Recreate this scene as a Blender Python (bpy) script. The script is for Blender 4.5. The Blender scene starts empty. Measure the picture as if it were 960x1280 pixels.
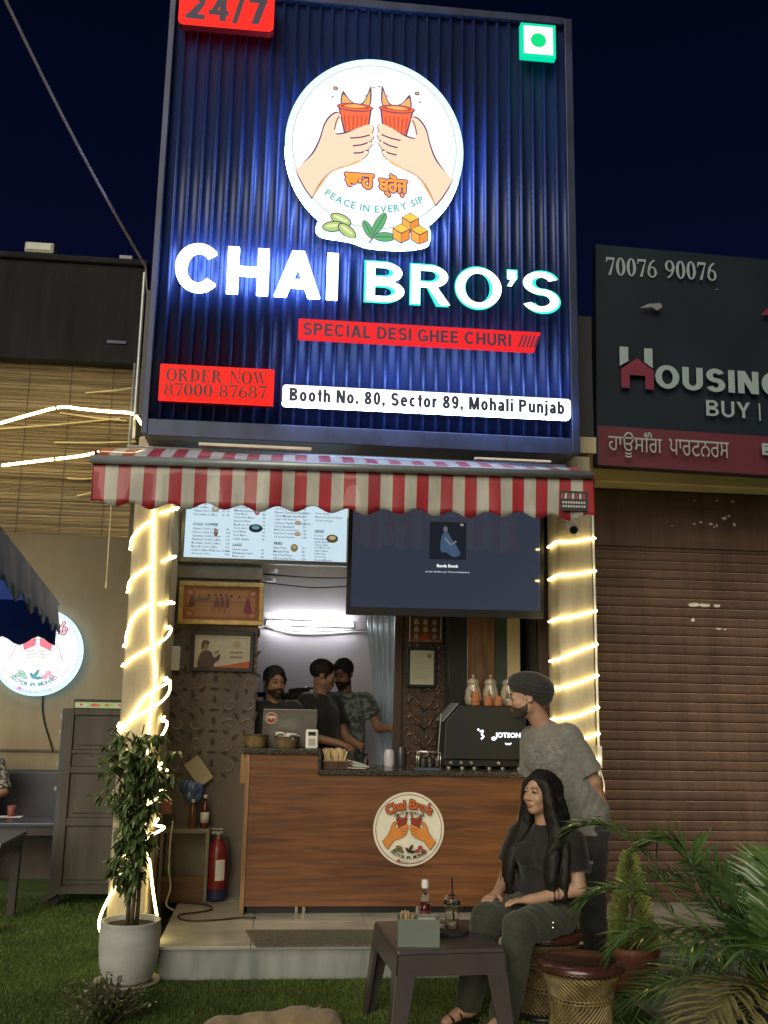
import bpy, bmesh, math, random
import numpy as np
from mathutils import Vector, Matrix
from mathutils.geometry import tessellate_polygon

random.seed(11)
rng = np.random.default_rng(5)
SC = bpy.context.scene
COL = SC.collection
R = math.radians

# ------------------------------------------------------------------ camera
CAMPOS = np.array([0.0, -6.4, 1.6])
FPX = 1220.0
PITCH, ROLL, YAW = R(11.0), R(1.1), R(5.9)
cp, sp, cy, sy = math.cos(PITCH), math.sin(PITCH), math.cos(YAW), math.sin(YAW)
_f = np.array([sy * cp, cy * cp, sp]); _r = np.array([cy, -sy, 0.0]); _u = np.cross(_r, _f)
cr, sr = math.cos(ROLL), math.sin(ROLL)
_r2 = cr * _r + sr * _u; _u2 = -sr * _r + cr * _u
cam = bpy.data.cameras.new('camera'); camo = bpy.data.objects.new('camera', cam); COL.objects.link(camo)
cam.sensor_fit = 'HORIZONTAL'; cam.sensor_width = 36.0; cam.lens = FPX / 960 * 36
cam.clip_start = 0.05; cam.clip_end = 500
mw = Matrix.Identity(4)
for i in range(3):
    mw[i][0] = _r2[i]; mw[i][1] = _u2[i]; mw[i][2] = -_f[i]; mw[i][3] = CAMPOS[i]
camo.matrix_world = mw
SC.camera = camo

def at(px, py, Y=None, Z=None):
    """survey helper: where the sight line through a photo point meets a real plane"""
    v = (px - 480) / FPX * _r2 - (py - 640) / FPX * _u2 + _f
    t = (Y - CAMPOS[1]) / v[1] if Y is not None else (Z - CAMPOS[2]) / v[2]
    return Vector(CAMPOS + t * v)

# ------------------------------------------------------------------ world, light, exposure
w = bpy.data.worlds.new('World'); SC.world = w; w.use_nodes = True
nt = w.node_tree; nt.nodes.clear()
o_ = nt.nodes.new('ShaderNodeOutputWorld'); bg = nt.nodes.new('ShaderNodeBackground')
tc = nt.nodes.new('ShaderNodeTexCoord'); sx = nt.nodes.new('ShaderNodeSeparateXYZ'); rp = nt.nodes.new('ShaderNodeValToRGB')
nt.links.new(tc.outputs['Generated'], sx.inputs[0]); nt.links.new(sx.outputs['Z'], rp.inputs[0])
nt.links.new(rp.outputs[0], bg.inputs[0]); nt.links.new(bg.outputs[0], o_.inputs[0])
e = rp.color_ramp.elements
e[0].position = 0.0; e[0].color = (.0038, .006, .023, 1)
e[1].position = 0.62; e[1].color = (.0008, .0015, .007, 1)
m_ = e.new(0.28); m_.color = (.0018, .0032, .0165, 1)
bg.inputs[1].default_value = 1.0
sun = bpy.data.lights.new('street_light_glow', 'SUN'); sun.energy = 2.35; sun.angle = R(50); sun.color = (1.0, .89, .69)
suno = bpy.data.objects.new('street_light_glow', sun); COL.objects.link(suno)
suno.rotation_euler = (R(66), 0, R(-26))
def area_lamp(name, loc, size, power, col, rot=(0, 0, 0)):
    L = bpy.data.lights.new(name, 'AREA'); L.shape = 'RECTANGLE'; L.size, L.size_y = size; L.energy = power; L.color = col
    o = bpy.data.objects.new(name, L); COL.objects.link(o); o.location = loc; o.rotation_euler = rot
area_lamp('cafe_ceiling_lamp', (-2.6, 2.0, 3.85), (1.6, .3), 17, (1.0, .88, .66))
area_lamp('verandah_fill_lamp', (.5, .72, 3.30), (1.8, .12), 5, (1.0, .86, .66))  # unseen lamp, added to light the counter and carved partition
vs = SC.view_settings
vs.view_transform = 'Standard'; vs.look = 'None'; vs.gamma = 1; vs.exposure = 0.40; vs.use_curve_mapping = False
SC.cycles.use_denoising = True
SC.cycles.max_bounces = 6
SC.cycles.sample_clamp_indirect = 4.0

# ------------------------------------------------------------------ materials
_mats = {}
def mat(name, col, rough=.6, metal=0, vary=.15, scale=8, stretch=(1, 1, 1), bump=0, bscale=None, col2=None, coat=0, trans=0, spec=.5, sheen=0, detail=4, contrast=(.3, .7), dirt=0, weave=0):
    if name in _mats: return _mats[name]
    m = bpy.data.materials.new(name); m.use_nodes = True; _mats[name] = m
    n = m.node_tree.nodes; l = m.node_tree.links; b = n['Principled BSDF']
    b.inputs['Roughness'].default_value = rough; b.inputs['Metallic'].default_value = metal
    b.inputs['Coat Weight'].default_value = coat; b.inputs['Transmission Weight'].default_value = trans
    b.inputs['Specular IOR Level'].default_value = spec
    if sheen: b.inputs['Sheen Weight'].default_value = sheen
    c2 = col2 if col2 else tuple(min(1, c * (1 + vary)) for c in col)
    c1 = col if col2 else tuple(c * (1 - vary) for c in col)
    t = n.new('ShaderNodeTexCoord'); mp = n.new('ShaderNodeMapping'); mp.inputs['Scale'].default_value = stretch
    nz = n.new('ShaderNodeTexNoise'); nz.inputs['Scale'].default_value = scale; nz.inputs['Detail'].default_value = detail
    r = n.new('ShaderNodeValToRGB'); r.color_ramp.elements[0].color = (*c1, 1); r.color_ramp.elements[1].color = (*c2, 1)
    r.color_ramp.elements[0].position = contrast[0]; r.color_ramp.elements[1].position = contrast[1]
    l.new(t.outputs['Object'], mp.inputs[0]); l.new(mp.outputs[0], nz.inputs[0]); l.new(nz.outputs[0], r.inputs[0]); l.new(r.outputs[0], b.inputs['Base Color'])
    if dirt:                                  # rain streaks and grime with a shape of their own
        m3 = n.new('ShaderNodeMapping'); m3.inputs['Scale'].default_value = (5, 5, .55); l.new(t.outputs['Object'], m3.inputs[0])
        nd = n.new('ShaderNodeTexNoise'); nd.inputs['Scale'].default_value = 1.7; nd.inputs['Detail'].default_value = 7; nd.inputs['Roughness'].default_value = .65; l.new(m3.outputs[0], nd.inputs[0])
        rd = n.new('ShaderNodeValToRGB'); rd.color_ramp.elements[0].position = .33; rd.color_ramp.elements[1].position = .62; k_ = 1 - dirt; rd.color_ramp.elements[0].color = (k_, k_ * .97, k_ * .92, 1); rd.color_ramp.elements[1].color = (1, 1, 1, 1); l.new(nd.outputs[0], rd.inputs[0])
        mx = n.new('ShaderNodeMixRGB'); mx.blend_type = 'MULTIPLY'; mx.inputs[0].default_value = 1; l.new(r.outputs[0], mx.inputs[1]); l.new(rd.outputs[0], mx.inputs[2]); l.new(mx.outputs[0], b.inputs['Base Color'])
        ra = n.new('ShaderNodeMath'); ra.operation = 'MULTIPLY_ADD'; ra.inputs[1].default_value = -.25; ra.inputs[2].default_value = rough + .2; l.new(nd.outputs[0], ra.inputs[0]); l.new(ra.outputs[0], b.inputs['Roughness'])
    if bump:
        bp = n.new('ShaderNodeBump'); bp.inputs['Strength'].default_value = bump; bp.inputs['Distance'].default_value = .01
        n2 = n.new('ShaderNodeTexNoise'); n2.inputs['Scale'].default_value = bscale or scale * 3; n2.inputs['Detail'].default_value = 5
        l.new(mp.outputs[0], n2.inputs[0]); l.new(n2.outputs[0], bp.inputs['Height']); l.new(bp.outputs[0], b.inputs['Normal'])
    return m

def emit(name, col, strength):
    if name in _mats: return _mats[name]
    m = bpy.data.materials.new(name); m.use_nodes = True; _mats[name] = m
    b = m.node_tree.nodes['Principled BSDF']
    b.inputs['Base Color'].default_value = (*[c * .12 for c in col], 1); b.inputs['Roughness'].default_value = .5; b.inputs['Specular IOR Level'].default_value = .12
    b.inputs['Emission Color'].default_value = (*col, 1); b.inputs['Emission Strength'].default_value = strength
    return m

def paint(col, lit=0, rough=.55):
    """flat ink colour; lit > 0 for the face of a backlit sign"""
    key = 'ink_%02x%02x%02x_%d' % (*[int(255 * c) for c in col], int(lit * 100))
    if lit: return emit(key, col, lit)
    return mat(key, col, rough, vary=.04, scale=30)

def wood(name, c1, c2, axis='x', scale=3.0, rough=.45, coat=.15, ring=16):
    if name in _mats: return _mats[name]
    m = bpy.data.materials.new(name); m.use_nodes = True; _mats[name] = m
    n = m.node_tree.nodes; l = m.node_tree.links; b = n['Principled BSDF']
    b.inputs['Roughness'].default_value = rough; b.inputs['Coat Weight'].default_value = coat; b.inputs['Coat Roughness'].default_value = .3
    t = n.new('ShaderNodeTexCoord'); mp = n.new('ShaderNodeMapping')
    s = [ring, ring, ring]; s['xyz'.index(axis)] = 1.1
    mp.inputs['Scale'].default_value = s
    nz = n.new('ShaderNodeTexNoise'); nz.inputs['Scale'].default_value = scale; nz.inputs['Detail'].default_value = 6; nz.inputs['Distortion'].default_value = .6
    r = n.new('ShaderNodeValToRGB'); r.color_ramp.elements[0].color = (*c1, 1); r.color_ramp.elements[1].color = (*c2, 1)
    r.color_ramp.elements[0].position = .32; r.color_ramp.elements[1].position = .68
    n2 = n.new('ShaderNodeTexNoise'); n2.inputs['Scale'].default_value = 1.6; n2.inputs['Detail'].default_value = 2
    mx = n.new('ShaderNodeMixRGB'); mx.blend_type = 'MULTIPLY'; mx.inputs[0].default_value = .55
    r2 = n.new('ShaderNodeValToRGB'); r2.color_ramp.elements[0].color = (.45, .4, .38, 1); r2.color_ramp.elements[0].position = .3; r2.color_ramp.elements[1].position = .65
    l.new(t.outputs['Object'], mp.inputs[0]); l.new(mp.outputs[0], nz.inputs[0]); l.new(nz.outputs[0], r.inputs[0])
    l.new(t.outputs['Object'], n2.inputs[0]); l.new(n2.outputs[0], r2.inputs[0])
    l.new(r.outputs[0], mx.inputs[1]); l.new(r2.outputs[0], mx.inputs[2]); l.new(mx.outputs[0], b.inputs['Base Color'])
    bp = n.new('ShaderNodeBump'); bp.inputs['Strength'].default_value = .12; bp.inputs['Distance'].default_value = .004
    l.new(nz.outputs[0], bp.inputs['Height']); l.new(bp.outputs[0], b.inputs['Normal'])
    return m

def clear(name, col=(1, 1, 1), rough=.03, ior=1.2):
    if name in _mats: return _mats[name]
    m = bpy.data.materials.new(name); m.use_nodes = True; _mats[name] = m
    b = m.node_tree.nodes['Principled BSDF']
    b.inputs['Base Color'].default_value = (*col, 1); b.inputs['Transmission Weight'].default_value = 1; b.inputs['Roughness'].default_value = rough; b.inputs['IOR'].default_value = ior
    return m

# ------------------------------------------------------------------ mesh helpers
class MB:
    def __init__(s): s.v = []; s.f = []; s.m = []
    def add(s, vs, fs, m=0):
        o = len(s.v); s.v += [tuple(map(float, q)) for q in vs]; s.f += [[i + o for i in f] for f in fs]; s.m += [m] * len(fs); return s
    def box(s, x0, x1, y0, y1, z0, z1, m=0, M=None):
        v = [(x, y, z) for x in (x0, x1) for y in (y0, y1) for z in (z0, z1)]
        if M is not None: v = [M @ Vector(q) for q in v]
        return s.add(v, [(0, 1, 3, 2), (4, 6, 7, 5), (0, 4, 5, 1), (2, 3, 7, 6), (0, 2, 6, 4), (1, 5, 7, 3)], m)
    def hexa(s, b, t, m=0):                       # b, t: four bottom and four top corners
        return s.add(list(b) + list(t), [(3, 2, 1, 0), (4, 5, 6, 7), (0, 1, 5, 4), (1, 2, 6, 5), (2, 3, 7, 6), (3, 0, 4, 7)], m)
    def prism(s, poly, d, m=0):                   # poly: list of 3d points, d: extrusion vector
        n = len(poly); d = Vector(d); a = [Vector(p) for p in poly]; b = [p + d for p in a]
        tr = tessellate_polygon([a])
        f = [tuple(t) for t in tr] + [tuple(i + n for i in reversed(t)) for t in tr] + [(i, (i + 1) % n, (i + 1) % n + n, i + n) for i in range(n)]
        return s.add(a + b, f, m)
    def tube(s, pts, r, n=8, m=0, caps=True, rs=None, squash=1.0):
        pts = [Vector(p) for p in pts]; k = len(pts); up = Vector((0.13, .21, .97)); vs = []
        N = None
        for i, p in enumerate(pts):
            t = (pts[min(i + 1, k - 1)] - pts[max(i - 1, 0)])
            t = t.normalized() if t.length > 1e-9 else Vector((0, 0, 1))
            if N is None: N = t.cross(up).normalized() if abs(t.dot(up)) < .98 else t.cross(Vector((1, 0, 0))).normalized()
            N = (N - t * N.dot(t)); N = N.normalized() if N.length > 1e-6 else t.orthogonal().normalized()
            B = t.cross(N); rr = rs[i] if rs else r
            for j in range(n):
                a = 2 * math.pi * j / n; vs.append(p + N * rr * math.cos(a) + B * rr * squash * math.sin(a))
        fs = [(i * n + j, i * n + (j + 1) % n, (i + 1) * n + (j + 1) % n, (i + 1) * n + j) for i in range(k - 1) for j in range(n)]
        if caps: fs += [tuple(reversed(range(n))), tuple(range((k - 1) * n, k * n))]
        return s.add(vs, fs, m)
    def lathe(s, prof, n=32, c=(0, 0, 0), m=0, wob=0, axis='z'):
        vs = []
        for (r, z) in prof:
            for j in range(n):
                a = 2 * math.pi * j / n
                q = (r * math.cos(a), r * math.sin(a), z)
                if axis == 'y': q = (q[0], -q[2], q[1])
                vs.append((c[0] + q[0], c[1] + q[1], c[2] + q[2]))
        k = len(prof)
        fs = [(i * n + j, i * n + (j + 1) % n, (i + 1) * n + (j + 1) % n, (i + 1) * n + j) for i in range(k - 1) for j in range(n)]
        if prof[0][0] > 1e-6: fs.append(tuple(reversed(range(n))))
        if prof[-1][0] > 1e-6: fs.append(tuple(range((k - 1) * n, k * n)))
        return s.add(vs, fs, m)
    def sphere(s, c, r, n=12, m=0):
        r = r if isinstance(r, (tuple, list)) else (r, r, r)
        vs = []; fs = []
        for i in range(n // 2 + 1):
            th = math.pi * i / (n // 2)
            for j in range(n):
                a = 2 * math.pi * j / n
                vs.append((c[0] + r[0] * math.sin(th) * math.cos(a), c[1] + r[1] * math.sin(th) * math.sin(a), c[2] + r[2] * math.cos(th)))
        for i in range(n // 2):
            for j in range(n): fs.append((i * n + j, (i + 1) * n + j, (i + 1) * n + (j + 1) % n, i * n + (j + 1) % n))
        return s.add(vs, fs, m)
    def build(s, name, mats, parent=None, smooth=False, bevel=0, seg=2, loc=None, rot=None, weld=False, W=0):
        me = bpy.data.meshes.new(name); me.from_pydata(s.v, [], s.f)
        mats = mats if isinstance(mats, (list, tuple)) else [mats]
        for q in mats: me.materials.append(q)
        if any(s.m): me.polygons.foreach_set('material_index', s.m)
        bm = bmesh.new(); bm.from_mesh(me)
        if weld: bmesh.ops.remove_doubles(bm, verts=bm.verts, dist=1e-5)
        if len(s.f) < 60000: bmesh.ops.recalc_face_normals(bm, faces=bm.faces)
        bm.to_mesh(me); bm.free()
        o = bpy.data.objects.new(name, me); COL.objects.link(o)
        if parent:
            o.parent = parent
            if W: o.matrix_parent_inverse = parent.matrix_basis.inverted()
        if loc is not None: o.location = loc
        if rot is not None: o.rotation_euler = rot
        if smooth:
            for p in me.polygons: p.use_smooth = True
            if smooth == 'auto':
                for e_ in me.edges: pass
                md = o.modifiers.new('ws', 'EDGE_SPLIT'); md.split_angle = R(40)
        if bevel:
            md = o.modifiers.new('bevel', 'BEVEL'); md.width = bevel; md.segments = seg; md.limit_method = 'ANGLE'; md.angle_limit = R(35); md.harden_normals = False
        return o

def tag(o, label=None, cat=None, group=None, kind=None):
    if label: o['label'] = label
    if cat: o['category'] = cat
    if group: o['group'] = group
    if kind: o['kind'] = kind
    return o
def thing(name, label, cat, loc=(0, 0, 0), rotz=0, group=None):
    o = bpy.data.objects.new(name, None); COL.objects.link(o); o.empty_display_size = .1
    o.location = loc; o.rotation_euler = (0, 0, rotz)
    return tag(o, label, cat, group)
def dup(o, parent=None):
    c = o.copy(); COL.objects.link(c); c.parent = parent
    for ch in [q for q in o.children]: dup(ch, c)
    return c

# ------------------------------------------------------------------ text
_tc = {}
def text2d(s, bold=0.0, extrude=0.0, res=3, space=1.0):
    key = (s, bold, extrude, res, space)
    if key in _tc: return _tc[key]
    c = bpy.data.curves.new('t', 'FONT'); c.body = s; c.offset = bold; c.extrude = extrude; c.resolution_u = res; c.space_character = space
    o = bpy.data.objects.new('t', c); COL.objects.link(o)
    dg = bpy.context.evaluated_depsgraph_get(); dg.update()
    ev = o.evaluated_get(dg); m = ev.to_mesh()
    v = np.array([q.co[:] for q in m.vertices]).reshape(-1, 3); f = [list(p.vertices) for p in m.polygons]
    ev.to_mesh_clear(); bpy.data.objects.remove(o); bpy.data.curves.remove(c)
    _tc[key] = (v, f); return v, f

def serif_glyph(ch):
    """didone letters, unit cap height; returns (polygons, advance)"""
    T, t = .21, .075; P = []
    def ring(cx, cyy, rx, ry, th, tt, a0=0, a1=360, n=30):
        o = []; i_ = []
        for k in range(n + 1):
            a = R(a0 + (a1 - a0) * k / n)
            o.append((cx + rx * math.cos(a), cyy + ry * math.sin(a))); i_.append((cx + (rx - th) * math.cos(a), cyy + (ry - tt) * math.sin(a)))
        for k in range(n): P.append([o[k], o[k + 1], i_[k + 1], i_[k]])
    def rect(x0, y0, x1, y1): P.append([(x0, y0), (x1, y0), (x1, y1), (x0, y1)])
    def serif(x, y, wd=.36): rect(x - wd / 2, y, x + wd / 2, y + t)
    A = .8
    if ch in 'O0':
        A = .86 if ch == 'O' else .68; ring(A / 2, .5, A / 2, .52, T, t)
    elif ch == 'D': rect(.1, 0, .1 + T, 1); serif(.16, 0, .32); serif(.16, 1 - t, .32); ring(.25, .5, .55, .5, T, t, -90, 90); A = .84
    elif ch == 'R': rect(.1, 0, .1 + T, 1); serif(.2, 0); serif(.16, 1 - t, .32); ring(.25, .745, .45, .255, T, t, -90, 90); P.append([(.36, .49), (.56, .49), (.88, 0), (.66, 0)]); serif(.8, 0, .3); A = .9
    elif ch == 'E': rect(.1, 0, .1 + T, 1); rect(0, 0, .7, t); rect(0, 1 - t, .68, 1); rect(.2, .48, .52, .48 + t); P.append([(.7, 0), (.7, .28), (.66, .28), (.56, 0)]); P.append([(.68, 1), (.68, .74), (.64, .74), (.54, 1)]); rect(.5, .36, .54, .64); A = .76
    elif ch == 'N': rect(.12, 0, .12 + t, 1); rect(.76, 0, .76 + t, 1); P.append([(.04, 1), (.26, 1), (.81, 0), (.72, 0)]); serif(.15, 0, .28); serif(.79, 1 - t, .28); A = .92
    elif ch == 'W':
        P.append([(.04, 1), (.25, 1), (.45, 0), (.36, 0)]); P.append([(.36, 0), (.42, 0), (.62, 1), (.56, 1)]); P.append([(.45, 1), (.66, 1), (.86, 0), (.77, 0)]); P.append([(.79, 0), (.85, 0), (1.08, 1), (1.02, 1)])
        serif(.14, 1 - t, .32); serif(1.05, 1 - t, .26); A = 1.14
    elif ch == '8': ring(.34, .74, .29, .28, .15, t); ring(.34, .27, .34, .29, .17, t); A = .68
    elif ch == '7': rect(.03, .86, .64, 1); P.append([(.03, 1), (.03, .7), (.07, .7), (.14, .88)]); P.append([(.56, .9), (.64, .95), (.38, 0), (.18, 0)]); A = .66
    elif ch == '6': ring(.34, .3, .34, .32, .17, t); ring(.62, .3, .62, .72, .17, t, 100, 180); A = .68
    elif ch == '9': ring(.34, .7, .34, .32, .17, t); ring(.06, .7, .62, .72, .17, t, -80, 0); A = .68
    elif ch == '-': rect(.04, .36, .34, .44); A = .38
    elif ch == ' ': A = .42
    return P, A + .07

def bold_glyph(ch, w):
    """grotesque letters from straight and round strokes, unit cap height; returns (polygons, advance)"""
    P = []; u = w * .86
    def rect(x0, y0, x1, y1): P.append([(x0, y0), (x1, y0), (x1, y1), (x0, y1)])
    def ring(cx, cyy, rx, ry, a0=0, a1=360, n=36):
        o = []; i_ = []
        n = max(8, int(n * abs(a1 - a0) / 360) + 2)
        for k in range(n + 1):
            a = R(a0 + (a1 - a0) * k / n); o.append((cx + rx * math.cos(a), cyy + ry * math.sin(a))); i_.append((cx + (rx - w) * math.cos(a), cyy + (ry - u) * math.sin(a)))
        P.append(o + i_[::-1] if abs(a1 - a0) < 360 else ('ring', o, i_))
    def para(xb0, xb1, xt0, xt1, y0=0, y1=1): P.append([(xb0, y0), (xb1, y0), (xt1, y1), (xt0, y1)])
    A = .7
    if ch == 'A': A = .80; para(0, w * 1.08, A / 2 - w * .56, A / 2 + w * .52); para(A - w * 1.08, A, A / 2 - w * .52, A / 2 + w * .56); rect(.2, .21, A - .2, .21 + u * .9)
    elif ch in 'BRP':
        A = .70; cyu, ryu = {'B': (.745, .255), 'R': (.715, .285), 'P': (.70, .30)}[ch]; rect(0, 0, w, 1); rect(w * .5, 1 - u, .36, 1); rect(w * .5, cyu - ryu, .36, cyu - ryu + u); ring(.35, cyu, .30 if ch == 'B' else .32, ryu, -90, 90)
        if ch == 'B': rect(w * .5, 0, .36, u); rect(w * .5, .54 - u, .36, .54); ring(.35, .27, .34, .27, -90, 90)
        if ch == 'R': para(.70 - w * 1.1, .71, .30, .30 + w * 1.1, 0, .45)
    elif ch == 'C': A = .78; ring(.40, .5, .40, .52, 42, 318)
    elif ch == 'G': A = .80; ring(.40, .5, .40, .52, 42, 320); rect(.42, .34, .79, .34 + u * .9); rect(.79 - w * .8, .04, .79, .34 + u * .5)
    elif ch == 'D': A = .74; rect(0, 0, w, 1); rect(w * .5, 1 - u, .33, 1); rect(w * .5, 0, .33, u); ring(.32, .5, .42, .5, -90, 90)
    elif ch in 'EL':
        A = .62 if ch == 'E' else .58; rect(0, 0, w, 1); rect(w * .5, 0, A, u)
        if ch == 'E': rect(w * .5, 1 - u, A - .02, 1); rect(w * .5, .43, A - .06, .43 + u)
    elif ch == 'H': A = .72; rect(0, 0, w, 1); rect(A - w, 0, A, 1); rect(w * .5, .41, A - w * .5, .41 + u)
    elif ch in 'Il|': A = w; rect(0, 0 if ch != '|' else -.1, w if ch != '|' else w * .5, 1)
    elif ch == 'M': A = .90; rect(0, 0, w, 1); rect(A - w, 0, A, 1); para(A / 2 - w * .5, A / 2 + w * .5, 0, w * 1.15); para(A / 2 - w * .5, A / 2 + w * .5, A - w * 1.15, A)
    elif ch == 'N': A = .74; rect(0, 0, w, 1); rect(A - w, 0, A, 1); para(A - w * 1.15, A, 0, w * 1.15)
    elif ch == 'O': A = .84; ring(.42, .5, .42, .52)
    elif ch == '0': A = .60; ring(.30, .5, .30, .51)
    elif ch == 'S': A = .68; ring(.34, (1.52 - u / 2) / 2, .325, (.52 + u / 2) / 2, 22, 270); ring(.34, (.48 + u / 2) / 2, .34, (.52 + u / 2) / 2, -158, 90)
    elif ch == 'T': A = .64; rect(0, 1 - u, A, 1); rect(A / 2 - w / 2, 0, A / 2 + w / 2, 1)
    elif ch == 'U': A = .72; rect(0, .34, w, 1); rect(A - w, .34, A, 1); ring(.36, .34, .36, .36, 180, 360)
    elif ch == 'Y': A = .74; para(A / 2 - w * .5, A / 2 + w * .5, 0, w * 1.15, .42, 1); para(A / 2 - w * .5, A / 2 + w * .5, A - w * 1.15, A, .42, 1); rect(A / 2 - w / 2, 0, A / 2 + w / 2, .45)
    elif ch == 'o': A = .60; ring(.30, .36, .30, .38)
    elif ch == 'e': A = .60; ring(.30, .36, .30, .38, 0, 318); rect(w * .5, .30, .60, .30 + u * .85)
    elif ch == 'c': A = .57; ring(.30, .36, .30, .38, 48, 312)
    elif ch == 't': A = .37; rect(.10, .10, .10 + w, .95); rect(0, .73 - u * .9, A, .73); ring(.30, .18, .20, .19, 180, 275)
    elif ch in 'hn': A = .58; rect(0, 0, w, 1 if ch == 'h' else .73); ring(.29, .43, .29, .31, 0, 165); rect(A - w, 0, A, .44)
    elif ch == 'u': A = .58; rect(0, .28, w, .73); ring(.29, .29, .29, .31, 180, 345); rect(A - w, 0, A, .73)
    elif ch == 'r': A = .40; rect(0, 0, w, .73); ring(.34, .40, .33, .34, 78, 160)
    elif ch == 'a': A = .57; ring(.26, .215, .26, .235); rect(A - w, 0, A, .50); ring(.295, .47, .275, .275, 0, 160)
    elif ch in 'ij': 
        A = w; rect(0, 0 if ch == 'i' else -.1, w, .73); rect(0, .84, w, 1)
        if ch == 'j': ring(-.06, -.08, .06 + w, .15, -95, 0)
    elif ch == 'b': A = .60; rect(0, 0, w, 1); ring(.30, .36, .30, .38)
    elif ch == '8': A = .62; ring(.31, .74, .28, .27); ring(.31, .27, .31, .285)
    elif ch == '9': A = .61; ring(.305, .67, .305, .34); ring(.305, .5, .305, .51, -140, 5)
    elif ch == '2': A = .62; ring(.31, .69, .31, .32, -28, 172); para(0, w * 1.5, .60 - w * 1.05, .61, u * .5, .60); rect(0, 0, A, u)
    elif ch == '4': A = .66; para(0, w * .9, .36, .36 + w, .22, 1); rect(0, .22, A, .22 + u); rect(.36, 0, .36 + w, 1)
    elif ch == '7': A = .60; rect(0, 1 - u, A, 1); para(.10, .10 + w * 1.1, A - w * 1.1, A, 0, 1 - u * .5)
    elif ch == '/': A = .42; para(0, w * .75, A - w * .75, A, -.04, 1.04)
    elif ch == '.': A = w; rect(0, 0, w, w * .95)
    elif ch == ',': A = w; rect(0, 0, w, w * .95); para(0, w * .5, w * .5, w, -.16, .02)
    elif ch == "'": A = w; rect(0, .78, w, 1); para(0, w * .45, w * .45, w, .60, .80)
    elif ch == ' ': A = .22
    return P, A
def bold_layout(t, x0, y0, x1, y1, w, gap=.11):
    adv = [bold_glyph(c, w)[1] for c in t]; tot = sum(adv) + gap * (len(t) - 1); k = (x1 - x0) / tot; h = y1 - y0; x = 0; out = []
    for c, a in zip(t, adv):
        for g in bold_glyph(c, w)[0]:
            f = lambda q: [(x0 + (x + px) * k, y0 + py * h) for px, py in q]
            out.append(('ring', f(g[1]), f(g[2])) if g[0] == 'ring' else f(g))
        x += a + gap
    return out

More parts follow.
